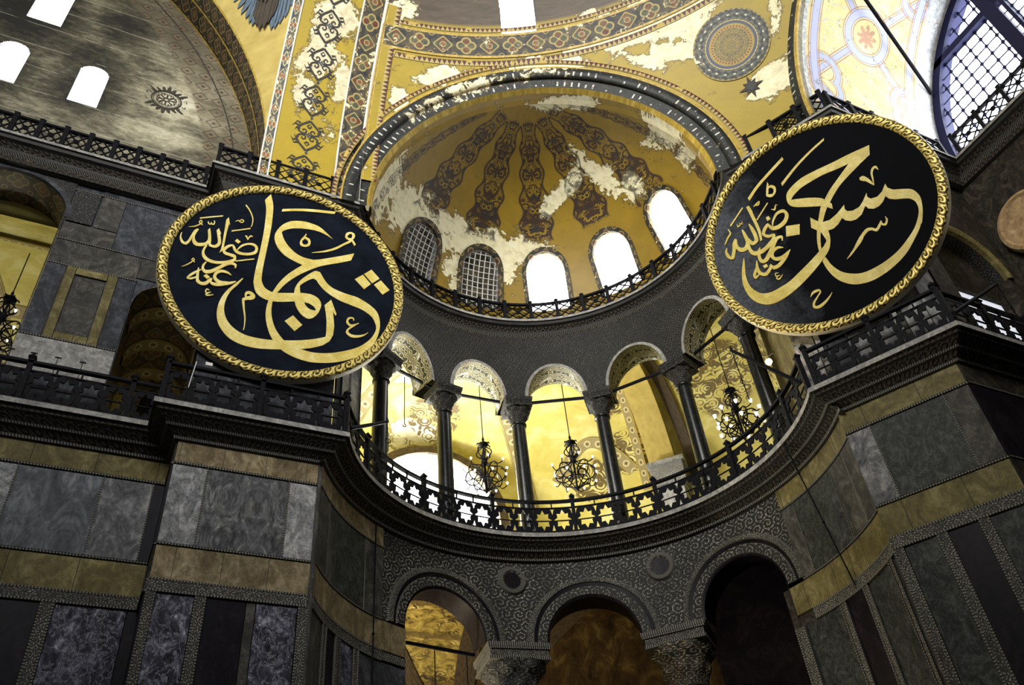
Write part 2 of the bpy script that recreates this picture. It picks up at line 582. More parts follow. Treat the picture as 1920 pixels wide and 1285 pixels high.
# thin red and cream saw-tooth fillet
@mat('fillet')
def _(g):
    u, v = g.uv()
    t = g.absv(g.tile(u, .17)); y = g.tile(v, .24)
    k = g.step(t - (y * .5 + .5), 0, .05)
    c = g.mixc(k, (.075, .014, .008), (.46, .36, .13))
    n = g.noise(g.vec(u, v), 2.0, 5)
    c = g.mixc(g.step(n, .60, .04), c, (.50, .36, .07))
    g.out(c, .6)

@mat('gilt_plain')
def _(g):
    u, v = g.uv()
    n = g.noise(g.vec(u, v), 5, 6, .7)
    g.out(g.ramp(n, [(.3, (.22, .14, .02)), (.55, (.55, .38, .06)), (.75, (.80, .68, .32))]), .5)

# great arch: ochre and cream, with a chain of scrolled medallions up its middle; u across 0..1, v along in metres
@mat('arch_paint')
def _(g):
    u, v = g.uv()
    c = ochre(g, u * 2.0, v, (.47, .335, .022), .3)
    c, f = worn(g, c, u * 2.0, v, g.attr('wear'), cream=(.72, .64, .40), sc=.9, base=-.02)
    g.out(c, .55)

@mat('pendentive_gold')
def _(g):
    u, v = g.uv()
    n = g.noise(g.vec(u, v), 2.0, 6, .6)
    g.out(g.ramp(n, [(.3, (.42, .31, .075)), (.7, (.60, .47, .14))]), .5)

# bare smoke-stained tympanum
@mat('tympanum_stone')
def _(g):
    u, v = g.uv()
    uu, vv = u * .97 + v * .0, v
    n = g.noise(g.vec(uu * .55, vv), .55, 10, .68, .8)
    n2 = g.noise(g.vec(uu, vv * 2.0), 2.4, 9, .72, .5)
    n3 = g.noise(g.vec(uu * 1.2, vv * 5.0), 6.0, 8, .75, .3)
    k = n * .40 + n2 * .36 + n3 * .24 + g.attr('pale') * .13 - g.attr('soot') * .13
    c = g.ramp(k, [(.36, (.012, .011, .007)), (.45, (.075, .067, .040)), (.52, (.21, .19, .125)), (.60, (.44, .40, .27)), (.70, (.72, .68, .52))])
    row = g.absv(g.tile(v + (n - .5) * .25, 1.15))
    nn = g.noise(g.vec(u, v * .2), .8, 3)
    c = g.mixc(g.step(row, .975, .012) * g.step(nn, .45, .05) * .55, c, (.55, .52, .40))
    ox = g.attr('band')
    x = g.tile(u, .62); y = g.tile(v, .62)
    loz = g.absv(x) + g.absv(y)
    pat = g.mx(g.band(loz, .70, .86, .03), g.below(loz, .25, .05))
    c = g.mixc(ox * .55, c, (.15, .12, .07))
    c = g.mixc(pat * ox * .9 * g.step(n2, .42, .06), c, (.035, .03, .02))
    c = g.mixc(g.band(loz, .30, .55, .05) * ox * .5 * g.step(n3, .5, .05), c, (.30, .14, .06))
    g.out(c, .75, bump=n2, bs=.2)

# gallery vault, bright ochre with faded blotches
@mat('gallery_vault')
def _(g):
    u, v = g.uv()
    w = g.vec(u, v)
    n = g.noise(w, .9, 8, .65, .6)
    c = g.ramp(n, [(.28, (.50, .41, .08)), (.5, (.66, .57, .16)), (.68, (.80, .75, .38))])
    c, f = worn(g, c, u, v, g.attr('wear'), cream=(.86, .82, .60), sc=1.4, base=-.05)
    m = damask(g, g.tile(u, 3.1) * 1.5, v, 2.6, 24.0)
    c = g.mixc(g.step(m + n * .8, .35, .12) * g.step(g.attr('blot') + n * .5, .62, .12), c, (.15, .105, .035))
    g.out(c, .6)

# rib with a chain of pearled discs between two lines; v across in -1..1, u along
@mat('rib_chain')
def _(g):
    u, v = g.uv()
    x = g.tile(u, .46)
    r = g.hyp(x, v * 1.05)
    n = g.noise(g.vec(u, v), 3.0, 5)
    c = g.mixc(g.rng(n, .35, .65, 0, 1), (.42, .33, .10), (.60, .50, .20))
    c = g.mixc(g.below(g.absv(v), .62, .03) * .8, c, (.26, .21, .12))
    c = g.mixc(g.band(r, .36, .60, .05) * .8, c, (.70, .62, .34))
    c = g.mixc(g.below(r, .20, .05), c, (.10, .08, .05))
    c = g.mixc(g.band(g.absv(v), .68, .78, .02), c, (.14, .11, .05))
    c = g.mixc(g.band(g.absv(v), .90, .97, .02), c, (.20, .16, .07))
    g.out(c, .6)

# aisle vaults on the ground floor: old gold mosaic, streaked
@mat('aisle_vault')
def _(g):
    u, v = g.uv()
    n = g.noise(g.vec(u, v * 1.6), 2.4, 9, .7, 1.0)
    c = g.ramp(n, [(.32, (.03, .018, .006)), (.46, (.24, .165, .03)), (.6, (.52, .38, .09)), (.75, (.78, .68, .36))])
    m = damask(g, g.tile(u, 2.6) * 1.3 + (n - .5) * .5, v + (n - .5) * .6, 2.8, 22.0)
    c = g.mixc(g.step(m, .42, .12) * g.step(g.noise(g.vec(u, v), .9, 3), .46, .06), c, (.05, .032, .012))
    c = g.mixc(g.step(g.absv(g.tile(v, 1.7)), .86, .03) * .7, c, (.10, .06, .02))
    g.out(c, .5)

@mat('aisle_brown')  # brown vault colour, darkened to stand for the shade of the middle aisle
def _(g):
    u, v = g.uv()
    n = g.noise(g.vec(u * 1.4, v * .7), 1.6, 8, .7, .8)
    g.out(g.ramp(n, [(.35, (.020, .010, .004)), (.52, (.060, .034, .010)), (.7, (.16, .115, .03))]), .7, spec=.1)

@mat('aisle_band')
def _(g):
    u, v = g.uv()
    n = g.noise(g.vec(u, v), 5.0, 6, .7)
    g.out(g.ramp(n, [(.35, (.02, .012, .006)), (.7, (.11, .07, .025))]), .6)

# barrel vault of the end bay: pale gold with lilac strapwork
@mat('bay_vault')
def _(g):
    u, v = g.uv()          # u along the bay (m), v round the vault (m)
    n = g.noise(g.vec(u, v), 1.2, 7, .65, .5); n2 = g.noise(g.vec(u, v), 6, 6, .7)
    c = g.ramp(n, [(.3, (.62, .47, .15)), (.55, (.72, .58, .24)), (.75, (.84, .76, .50))])
    LIL = (.40, .42, .58)
    x, y = u - 2.78, g.tile(v - 4.38 + 2.3, 4.6) * 2.3
    r = g.hyp(x, y)
    def lines(d, w, c):
        body = g.below(g.absv(d), w, .015)
        c = g.mixc(body, c, LIL)
        c = g.mixc(g.band(g.absv(d), w + .05, w + .09, .012), c, (.34, .16, .08))
        return g.mixc(g.band(g.absv(d), w - .02, w + .01, .01), c, (.20, .20, .30))
    arms = g.mn(g.absv(x), g.absv(y))
    dg = g.mn(g.absv(x - y), g.absv(x + y)) * .7071
    c2 = lines(dg, .10, c)
    c = g.mixc(g.step(r, .72, .02), c, c2)
    r2 = g.hyp(g.absv(x) - 1.75, (g.absv(y) - 1.95))
    c = lines(r2 - .55, .11, c)
    c = lines(r - .80, .14, c)
    th = g.math('ARCTAN2', y, x)
    fl = g.below(r - .20 - g.absv(g.math('COSINE', th * 4.0)) * .22, 0, .02)
    c = g.mixc(fl * g.step(n2, .40, .05), c, (.42, .22, .12))
    leaf = damask(g, x * .7, y, 3.0, 24.0)
    lz = g.step(g.absv(x) - g.absv(y) * .4, .9, .1) * g.step(r, 1.1, .1)
    c = g.mixc(g.step(leaf, .35, .1) * g.step(n2, .5, .04) * g.step(r, 1.0, .05) * .55, c, (.28, .32, .40))
    # long straps beside both edges
    for e in (.62, 4.75):
        c = lines(u - e, .14, c)
    c = g.mixc(g.below(u, .30, .02), c, g.mixc(g.rng(n2, .4, .6, 0, 1), (.30, .34, .36), (.66, .66, .58)))
    c = g.mixc(g.step(u, 5.1, .15), c, g.mixc(g.rng(n2, .4, .6, 0, 1), (.42, .44, .46), (.74, .74, .70)))
    c, f = worn(g, c, u, v, n * 0.0 + .05, cream=(.80, .78, .68), sc=1.8, base=0.0)
    g.out(c, .55)

# medallion: wreath, blue ring, fretted heart; uv centred, unit radius
@mat('medallion_paint')
def _(g):
    u, v = g.uv()
    r = g.hyp(u, v); th = g.math('ARCTAN2', v, u)
    n = g.noise(g.vec(u * 1.5, v * 1.5), 2.0, 8, .68, .6)
    c = ochre(g, u * 1.2, v * 1.2, (.42, .30, .05))
    leaf = g.math('SINE', th * 26.0 + g.math('SINE', r * 40.0) * 1.2) * .5 + g.math('SINE', r * 46.0) * .5
    wre = g.mixc(g.step(leaf, .0, .3), (.010, .011, .010), (.09, .10, .075))
    pearl = g.below(g.hyp(g.tile(th, 2 * PI / 22) , (r - .83) * 14.0), .30, .1)
    wre = g.mixc(pearl, wre, (.66, .63, .50))
    saw = g.math('SINE', th * 44.0) * .02
    c = g.mixc(g.band(r + saw, .68, .97, .012), c, wre)
    c = g.mixc(g.band(r, .585, .66, .01), c, (.045, .06, .11))
    c = g.mixc(g.band(r, .665, .68, .006), c, (.62, .50, .2))
    c = g.mixc(g.band(r, .48, .53, .01) * g.step(g.math('SINE', th * 40.0), 0, .3), c, (.20, .03, .02))
    dm = g.vor(g.vec(g.math('COSINE', th * 8.0) * .16 * (r + .35), r), 9.0, 'F1')
    ink = g.step(g.math('SINE', dm * 30.0), -.05, .15)
    c = g.mixc(ink * g.below(r, .46, .01), c, (.055, .05, .030))
    c, f = worn(g, c, u * 1.4, v * 1.4, g.attr('wear'), sc=1.2, base=.0)
    g.out(c, .55)

@mat('gilt_letter_shaded')  # same gilt, darkened for the weaker light on the right roundel
def _(g):
    u, v = g.uv()
    n = g.noise(g.vec(u, v), 2.2, 8, .7, .4); n2 = g.noise(g.vec(u, v), 16, 5, .7)
    c = g.ramp(n * .7 + n2 * .3, [(.33, (.44, .31, .03)), (.5, (.62, .48, .07)), (.64, (.78, .66, .22))])
    g.out(c, .5)

@mat('feather_blue')
def _(g):
    u, v = g.uv()
    k = g.absv(u)
    n = g.noise(g.vec(u, v * .4), 9, 5)
    c = g.mixc(g.rng(n, .35, .7, 0, 1), (.045, .075, .12), (.17, .25, .33))
    c = g.mixc(g.step(k, .80, .05), c, (.02, .022, .025))
    g.out(g.mixc(g.below(k, .08, .03), c, (.02, .03, .04)), .6)

@mat('feather_dark')
def _(g):
    u, v = g.uv()
    n = g.noise(g.vec(u, v * .4), 9, 5)
    c = g.mixc(g.rng(n, .35, .7, 0, 1), (.018, .012, .008), (.085, .06, .035))
    g.out(g.mixc(g.step(g.absv(u), .8, .05), c, (.008, .006, .005)), .6)

@mat('ornament_ink')
def _(g):
    u, v = g.uv()
    n = g.noise(g.vec(u, v), 6, 5)
    g.out(g.mixc(g.rng(n, .35, .65, 0, 1), (.02, .018, .013), (.055, .045, .03)), .7)

# roundels
@mat('board_black')
def _(g):
    u, v = g.uv()
    n = g.noise(g.vec(u, v), 1.4, 8, .65, .4); sp = g.vor(g.vec(u, v), 7.0)
    sc = g.noise(g.vec(u * 3, v * .6), 5, 6, .7)
    c = g.mixc(g.rng(n, .35, .7, 0, 1), (.004, .0055, .009), (.010, .014, .024))
    c = g.mixc(g.below(sp, .035, .02) * g.step(sc, .55, .05), c, (.12, .12, .12))
    g.out(c, .7, spec=.03)

@mat('board_black_dusty')
def _(g):
    u, v = g.uv()
    n = g.noise(g.vec(u, v), 1.1, 9, .68, .5); sc = g.noise(g.vec(u * 1.2, v), 9, 6, .75)
    dust = g.rng(u * -.55 + n * 1.6, 1.35, 2.2, 0, 1)
    c = g.mixc(dust * g.rng(sc, .3, .75, .2, 1), (.004, .0045, .006), (.13, .14, .16))
    g.out(c, .7, spec=.03)

@mat('gilt_letter')
def _(g):
    u, v = g.uv()
    n = g.noise(g.vec(u, v), 2.2, 8, .7, .4); n2 = g.noise(g.vec(u, v), 16, 5, .7)
    c = g.ramp(n * .7 + n2 * .3, [(.33, (.58, .42, .05)), (.5, (.78, .62, .14)), (.64, (.90, .80, .36))])
    g.out(c, .5)

@mat('gilt_rim')
def _(g):
    u, v = g.uv()
    t = g.tile(u + v * .4, .30); y = g.tile(v, .28)
    d = g.math('SINE', g.hyp(t, y * .8) * 9.0 + g.math('ARCTAN2', y, t) * 2.0)
    vo = g.vor(g.vec(u, v), 11)
    h = g.rng(d * .6 + vo, -.2, .8, 0, 1)
    g.out(g.ramp(h, [(.1, (.035, .025, .004)), (.5, (.30, .20, .025)), (.9, (.74, .58, .16))]), .45, .25, bump=h, bs=.9, bd=.04)

@mat('rim_back')
def _(g): g.out((.55, .50, .38), .6)

@mat('wood_brown')
def _(g):
    u, v = g.uv()
    n = g.noise(g.vec(u, v), 3.0, 7, .7, .5)
    g.out(g.ramp(n, [(.35, (.20, .12, .05)), (.6, (.48, .33, .17)), (.75, (.68, .54, .34))]), .7, bump=n, bs=.5)

# ------------------------------------------------------------------ plan of the place (metres; x along the nave, y to the left wall)
C = np.array([9.512, 14.186]); RL = 5.6          # exedra centre and ledge radius
Z1, Z2 = 13.646, 22.26                           # gallery ledge, upper ledge
YL, YP, XP = 17.41, 16.42, -0.05                 # ledge lines of set-back wall and of pier
A0 = np.array([14.25, 11.23]); B0 = np.array([15.88, 8.05])
DR = (B0 - A0) / np.linalg.norm(B0 - A0); NR = np.array([-DR[1], DR[0]])
YB = 8.05                                        # ledge line of the end bay
XE = 21.0                                        # ledge line of the end wall
def arc(th, z, d=0.0, r=RL): return (C[0] + (r + d) * math.cos(R_(th)), C[1] + (r + d) * math.sin(R_(th)), z)
def on_left(u, z, d=0.0): return (u, YL + d, z)
def on_pier(u, z, d=0.0): return (u, YP + d, z)
def on_right(u, z, d=0.0): return (A0[0] + DR[0] * u + NR[0] * d, A0[1] + DR[1] * u + NR[1] * d, z)
def on_bay(u, z, d=0.0): return (u, YB + d, z)
TH_L, TH_R = 156.2, -31.9
PATH = [(-16, YL), (XP, YL), (XP, YP)] + [(4.388, YP)] + [arc(t, 0)[:2] for t in np.linspace(TH_L, TH_R, 97)[1:-1]] + [tuple(A0), tuple(B0), (XE, YB), (XE, -6.0)]
PATH = [np.array(p, float) for p in PATH]

def offset_path(pts, d):
    out = []; n = len(pts)
    for i in range(n):
        def nrm(a, b):
            t = pts[b] - pts[a]; t = t / np.linalg.norm(t); return np.array([-t[1], t[0]])
        if i == 0: m = nrm(0, 1); k = 1
        elif i == n - 1: m = nrm(n - 2, n - 1); k = 1
        else:
            a, b = nrm(i - 1, i), nrm(i, i + 1); m = a + b; m /= np.linalg.norm(m); k = 1 / max(.3, m @ a)
        out.append(pts[i] + m * d * k)
    return out

def sweep(name, prof, mats, mi=None, pts=None, parent=None):
    """prof: [(d, z)], one material index per profile strip"""
    pts = pts or PATH
    L = [0.0]
    for a, b in zip(pts, pts[1:]): L.append(L[-1] + np.linalg.norm(b - a))
    rows = [offset_path(pts, d) for d, z in prof]
    mb = MB(); v = 0
    for j in range(len(prof) - 1):
        dl = math.hypot(prof[j + 1][0] - prof[j][0], prof[j + 1][1] - prof[j][1])
        P = [[(*rows[j][i], prof[j][1]), (*rows[j + 1][i], prof[j + 1][1])] for i in range(len(pts))]
        U = [[(L[i], v), (L[i], v + dl)] for i in range(len(pts))]
        mb.grid(P, U, (mi[j] if mi else 0)); v += dl
    return mb.build(name, mats, parent)

rnd = random.Random(7)

# ------------------------------------------------------------------ walls sheathed in marble
D0 = 0.7
def slab(mb, fn, u0, u1, z0, z1, m, n=1, d=D0, t=0.035, gap=0.012, us=1.0):
    """one slab of marble standing t proud of the wall body"""
    u0 += gap / us; u1 -= gap / us; z0 += gap; z1 -= gap
    off = rnd.random() * 30, rnd.random() * 30
    U = np.linspace(u0, u1, n + 1)
    front = [[fn(u, z0, d - t), fn(u, z1, d - t)] for u in U]
    mb.grid(front, [[(u * us + off[0] - u0 * us, off[1]), (u * us + off[0] - u0 * us, off[1] + z1 - z0)] for u in U], m)
    for zz in (z0, z1):
        mb.grid([[fn(u, zz, d - t), fn(u, zz, d + .02)] for u in U], [[(u * us, 0), (u * us, t)] for u in U], m)
    for uu in (u0, u1):
        mb.grid([[fn(uu, z0, d - t), fn(uu, z1, d - t)], [fn(uu, z0, d + .02), fn(uu, z1, d + .02)]], None, m)

def rail_strip(mb, fn, u0, u1, z0, z1, m, n=1, d=D0, t=0.07, us=1.0, vert=False):
    """carved or beaded strip; uv runs along its length"""
    U = np.linspace(u0, u1, n + 1)
    if vert: uvf = lambda u, z: (z, (u - u0) * us)
    else: uvf = lambda u, z: (u * us, z - z0)
    mb.grid([[fn(u, z0, d), fn(u, z0, d - t), fn(u, z1, d - t), fn(u, z1, d)] for u in U],
            [[uvf(u, z0), uvf(u, z0), uvf(u, z1), uvf(u, z1)] for u in U], m)
    for uu in (u0, u1):
        mb.add([fn(uu, z0, d), fn(uu, z0, d - t), fn(uu, z1, d - t), fn(uu, z1, d)], [(0, 1, 2, 3)], None, m)

WM = ['dark_stone', 'marble_brown', 'marble_grey', 'marble_light', 'marble_book', 'marble_swirl', 'marble_violet', 'marble_black',
      'carved_frieze', 'bead', 'marble_ochre', 'marble_dusk', 'marble_green', 'marble_slate', 'ledge_stone', 'carved_dark']
WI = {n: i for i, n in enumerate(WM)}
def wmats(): return [globals()['M_' + n]() for n in WM]

def body(mb, fn, u0, u1, z0, z1, n=1, d=D0 + .02, us=1.0):
    U = np.linspace(u0, u1, n + 1)
    mb.grid([[fn(u, z0, d), fn(u, z1, d)] for u in U], [[(u * us, z0), (u * us, z1)] for u in U], WI['dark_stone'])

def courses(mb, fn, u0, u1, upper, tall, n=1, us=1.0, band='marble_brown', strip='marble_brown', zmin=0.0):
    """the order all piers share: strip, slabs, band, carved frieze, tall framed slabs"""
    body(mb, fn, u0, u1, zmin, 13.1, n, us=us)
    slab(mb, fn, u0, u1, 12.50, 13.06, WI[strip], n, us=us)
    rail_strip(mb, fn, u0, u1, 12.45, 12.49, WI['bead'], n, t=.06, us=us)
    for a, b, m in upper:
        slab(mb, fn, a, b, 10.53, 12.43, WI[m], max(1, int(abs(b - a) * us * 2)) if n > 1 else 1, us=us)
    for (a, b, m), (a2, b2, m2) in zip(upper, upper[1:]):
        w = .014 / us * (1 if b < a2 + 1e-6 or a < b else -1)
        rail_strip(mb, fn, b - w, b + w, 10.53, 12.43, WI['bead'], 1, t=.05, us=us, vert=True)
    rail_strip(mb, fn, u0, u1, 10.485, 10.52, WI['bead'], n, t=.06, us=us)
    slab(mb, fn, u0, u1, 9.74, 10.47, WI[band], n, us=us)
    rail_strip(mb, fn, u0, u1, 9.70, 9.74, WI['bead'], n, t=.06, us=us)
    rail_strip(mb, fn, u0, u1, 9.50, 9.70, WI['carved_frieze'], n, t=.05, us=us)
    rail_strip(mb, fn, u0, u1, 9.455, 9.50, WI['bead'], n, t=.07, us=us)
    for a, b, m in tall:
        k = max(1, int(abs(b - a) * us * 2)) if n > 1 else 1
        if m == 'frame':
            rail_strip(mb, fn, a, b, 4.6, 9.45, WI['carved_frieze'], k, t=.055, us=us, vert=True)
            e = (b - a) * .16
            rail_strip(mb, fn, a, a + e, 4.6, 9.45, WI['bead'], 1, t=.075, us=us, vert=True)
            rail_strip(mb, fn, b - e, b, 4.6, 9.45, WI['bead'], 1, t=.075, us=us, vert=True)
        else:
            slab(mb, fn, a, b, 4.6, 9.45, WI[m], k, us=us, t=.02)
    if zmin < 4:
        rail_strip(mb, fn, u0, u1, 4.35, 4.6, WI['carved_frieze'], n, t=.06, us=us)
        slab(mb, fn, u0, u1, 2.6, 4.35, WI['marble_grey'], n, us=us)
        slab(mb, fn, u0, u1, .5, 2.6, WI['marble_dusk'], n, us=us)
        slab(mb, fn, u0, u1, .0, .5, WI['ledge_stone'], n, us=us, t=.12)

# lower set-back wall
mb = MB()
courses(mb, on_left, -12, .65,
        [(-12, -8.6, 'marble_swirl'), (-8.6, -7.3, 'marble_light'), (-7.3, -4.6, 'marble_swirl'), (-4.6, -3.4, 'marble_light'), (-3.4, -2.36, 'marble_light'), (-2.36, -.66, 'marble_swirl'), (-.66, .38, 'marble_grey'), (.38, .65, 'marble_black')],
        [(-12, -8.2, 'marble_violet'), (-8.2, -7.95, 'frame'), (-7.95, -5.2, 'marble_violet'), (-5.2, -4.95, 'frame'), (-4.95, -3.6, 'marble_violet'), (-3.6, -3.35, 'frame'),
         (-3.35, -1.18, 'marble_black'), (-1.18, -.92, 'frame'), (-.92, .42, 'marble_violet'), (.42, .65, 'marble_black')], strip='marble_ochre', band='marble_ochre')
struct(mb.build('wall_left', wmats()), 'set-back left wall of grey swirled marble slabs beside the pier', 'wall')

# pier, front and left flank
mb = MB()
courses(mb, on_pier, .65, 3.87,
        [(.65, 1.39, 'marble_light'), (1.39, 3.215, 'marble_book'), (3.215, 3.87, 'marble_light')],
        [(.65, .83, 'frame'), (.83, 1.58, 'marble_violet'), (1.58, 1.80, 'frame'), (1.80, 2.60, 'marble_black'), (2.60, 2.80, 'marble_dusk'), (2.80, 3.66, 'marble_violet'), (3.66, 3.87, 'frame')])
flank = lambda u, z, d=D0: (.65 - D0 + d, YP + .7 + u, z)
courses(mb, flank, 0, 1.0, [(0, 1.0, 'marble_black')], [(0, 1.0, 'marble_black')], strip='dark_stone', band='dark_stone')
mb.tube([(3.90, YP + .67, 0), (3.90, YP + .67, 13.05)], .055, 8, WI['marble_dusk'])
mb.box((3.66, YP + 1.0, 6.5), (.4, .56, 13.0), 0)
struct(mb.build('wall_pier_left', wmats()), 'left pier sheathed in bookmatched grey marble slabs under a carved cornice', 'wall')

# curving flank between pier and carved arcade (theta in degrees)
US = R_(1) * 6.3
mb = MB()
arcf = lambda u, z, d=D0: arc(u, z, d)
courses(mb, arcf, 152.4, 121.0,
        [(152.4, 145.2, 'marble_dusk'), (145.2, 141.2, 'marble_dusk'), (141.2, 127.6, 'marble_green'), (127.6, 121.0, 'marble_dusk')],
        [(152.4, 145.5, 'marble_dusk'), (145.5, 143.2, 'frame'), (143.2, 138.7, 'marble_black'), (138.7, 136.6, 'frame'), (136.6, 131.0, 'marble_violet'), (131.0, 129.0, 'frame'), (129, 121.0, 'marble_slate')],
        n=24, us=US, strip='marble_brown', band='marble_brown')
body(mb, arcf, 153.2, 152.3, 0, 13.1, 1, us=US)
slab(mb, arcf, 121.0, 113.2, 9.74, 10.50, WI['marble_brown'], 6, us=US)
rail_strip(mb, arcf, 121.0, 113.2, 9.50, 9.70, WI['carved_frieze'], 6, t=.05, us=US)
slab(mb, arcf, 121.0, 113.2, 4.6, 9.45, WI['marble_slate'], 6, us=US); body(mb, arcf, 121.0, 113.15, 0, 10.62, 6, us=US)
mb.grid([[arc(113.15, z, d) for z in (0, 10.62)] for d in (.68, 1.5)], None, WI['marble_dusk'])
struct(mb.build('wall_curved_left', wmats()), 'curving left flank of dusky marble running from the pier to the carved arches', 'wall')
mb = MB()
courses(mb, arcf, 4.6, -28.2,
        [(4.6, .6, 'marble_dusk'), (.6, -14.6, 'marble_green'), (-14.6, -21.5, 'marble_dusk'), (-21.5, -28.2, 'marble_dusk')],
        [(11.0, 8.2, 'frame'), (8.2, -3.0, 'marble_green'), (-3, -4.9, 'frame'), (-4.9, -11.4, 'marble_black'), (-11.4, -13.2, 'frame'), (-13.2, -23.0, 'marble_green'), (-23, -25, 'frame'), (-25, -28.2, 'marble_dusk')],
        n=28, us=US, strip='marble_ochre', band='marble_ochre')
slab(mb, arcf, 9.2, 4.6, 9.74, 10.47, WI['marble_ochre'], 3, us=US)
body(mb, arcf, 11.5, 4.6, 0, 10.47, 4, us=US)
body(mb, arcf, -28.1, -28.9, 0, 13.1, 1, us=US)
mb.grid([[arc(9.7, z, d) for z in (0, 10.62)] for d in (.68, 1.5)], None, WI['marble_dusk'])
struct(mb.build('wall_curved_right', wmats()), 'curving right flank of olive and green marble beside the dark arch', 'wall')

# right pier and end bay, below the gallery
U0R = .28; U1R = 3.14
mb = MB()
courses(mb, on_right, U0R, U1R,
        [(U0R, .86, 'marble_grey'), (.86, 2.57, 'marble_green'), (2.57, U1R, 'marble_dusk')],
        [(U0R, .5, 'frame'), (.5, 1.2, 'marble_green'), (1.2, 1.43, 'frame'), (1.43, 2.06, 'marble_black'), (2.06, 2.28, 'frame'), (2.28, 3.0, 'marble_green'), (3.0, U1R, 'frame')],
        strip='marble_ochre', band='marble_ochre')
fc = on_right(.56, 6.5, 1.0); mb.box(fc, (.5, .56, 13.0), 0, ((DR[0], DR[1], 0), (NR[0], NR[1], 0), (0, 0, 1)))
struct(mb.build('wall_pier_right', wmats()), 'right pier of olive marble bands and dark framed slabs', 'wall')
mb = MB()
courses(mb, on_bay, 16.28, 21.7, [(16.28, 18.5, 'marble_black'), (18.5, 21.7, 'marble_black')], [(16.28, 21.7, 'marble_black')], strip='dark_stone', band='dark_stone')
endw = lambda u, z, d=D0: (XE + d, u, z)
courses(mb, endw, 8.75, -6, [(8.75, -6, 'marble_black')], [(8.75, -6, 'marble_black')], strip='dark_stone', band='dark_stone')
struct(mb.build('wall_right', wmats()), 'dark lower wall of the end bay at the right edge', 'wall')

# ------------------------------------------------------------------ cornices
prof1 = [(1.3, Z1 - .03), (.0, Z1), (0, Z1 - .13), (.07, Z1 - .15), (.10, Z1 - .22), (.16, Z1 - .25), (.34, Z1 - .36), (.37, Z1 - .41), (.43, Z1 - .43), (.58, Z1 - .54), (.60, Z1 - .60), (.72, Z1 - .64)]
struct(sweep('cornice_gallery', prof1, [M_ledge_stone(), M_cornice_carved(), M_cornice_plain(), M_bead()], [0, 0, 1, 1, 2, 1, 3, 2, 1, 3, 2]), 'dark leaf-carved cornice carrying the gallery railing', 'cornice')
prof2 = [(1.2, Z2 - .02), (0, Z2), (0, Z2 - .10), (.06, Z2 - .12), (.10, Z2 - .20), (.20, Z2 - .24), (.33, Z2 - .36), (.36, Z2 - .42), (.44, Z2 - .50), (.48, Z2 - .66), (.62, Z2 - .70)]
struct(sweep('cornice_upper', prof2, [M_ledge_stone(), M_cornice_carved(), M_cornice_plain(), M_bead()], [0, 0, 2, 2, 2, 1, 2, 3, 1, 2]), 'dark moulded cornice under the golden half dome', 'cornice')

# ------------------------------------------------------------------ lower carved arcade
TC = [101.6, 61.4, 21.2]; RW = 6.3; ZS = 10.60; RI = 1.27; RO = 1.90
def arc_pt(tc, phi, rr, d):
    a = rr * math.cos(phi) / RW
    return arc(tc + math.degrees(a), ZS + rr * math.sin(phi), d - 0.0)
mb = MB()
SPM = [M_carved_spandrel(), M_bead(), M_carved_frieze(), M_marble_black(), M_carved_soffit()]
def zlow(th):
    z = None
    for tc in TC:
        x = R_(th - tc) * RW
        if abs(x) < RO: z = ZS + math.sqrt(RO * RO - x * x)
    return z if z is not None else ZS - .06
ths = []
for t in np.linspace(121.0, 4.6, 260): ths.append(t)
for tc in TC:
    e = math.degrees(RO / RW)
    ths += [tc + e + .01, tc + e - .01, tc - e - .01, tc - e + .01]
ths = sorted(set(ths), reverse=True)
P = []; U = []
for t in ths:
    if t > 121 or t < 4.6: continue
    z0 = zlow(t); zz = np.linspace(z0, 13.1, 9)
    P.append([arc(t, z, D0) for z in zz]); U.append([(R_(t) * RW, z) for z in zz])
mb.grid(P, U, 0)
# archivolts
rings = [(RO, .70), (RO - .03, .64), (RO - .17, .62), (RO - .19, .66), (RO - .29, .67), (RO - .31, .63), (RO - .55, .62), (RO - .57, .66), (RI, .68)]
rm = [1, 2, 1, 3, 1, 0, 1, 3]
for tc in TC:
    ph = np.linspace(-.03, PI + .03, 49)
    for k in range(len(rings) - 1):
        P = [[arc_pt(tc, p, *rings[k]), arc_pt(tc, p, *rings[k + 1])] for p in ph]
        U = [[(p * rings[k][0], rings[k][0]), (p * rings[k][0], rings[k + 1][0])] for p in ph]
        mb.grid(P, U, rm[k])
    P = [[arc_pt(tc, p, RI, d) for d in (.68, .95, 1.2, 1.5)] for p in ph]
    U = [[(p * RI, d) for d in (.68, .95, 1.2, 1.5)] for p in ph]
    mb.grid(P, U, 3)
# sunk roundels with dark discs in the spandrels
for th, z in ((81.4, 12.45), (41.4, 12.42)):
    for (r0, d0), (r1, d1), m in (((.44, .69), (.40, .62), 1), ((.40, .62), (.30, .62), 1), ((.30, .62), (.25, .67), 2), ((.25, .67), (.001, .67), 3)):
        P = [[arc(th + math.degrees(r * math.cos(a) / RW), z + r * math.sin(a), d) for r, d in ((r0, d0), (r1, d1))] for a in np.linspace(0, 2 * PI, 33)]
        U = [[(a * r, r) for r in (r0, r1)] for a in np.linspace(0, 2 * PI, 33)]
        mb.grid(P, U, m)
struct(mb.build('wall_arcade', SPM), 'carved scroll-work wall with three round arches below the gallery', 'wall')

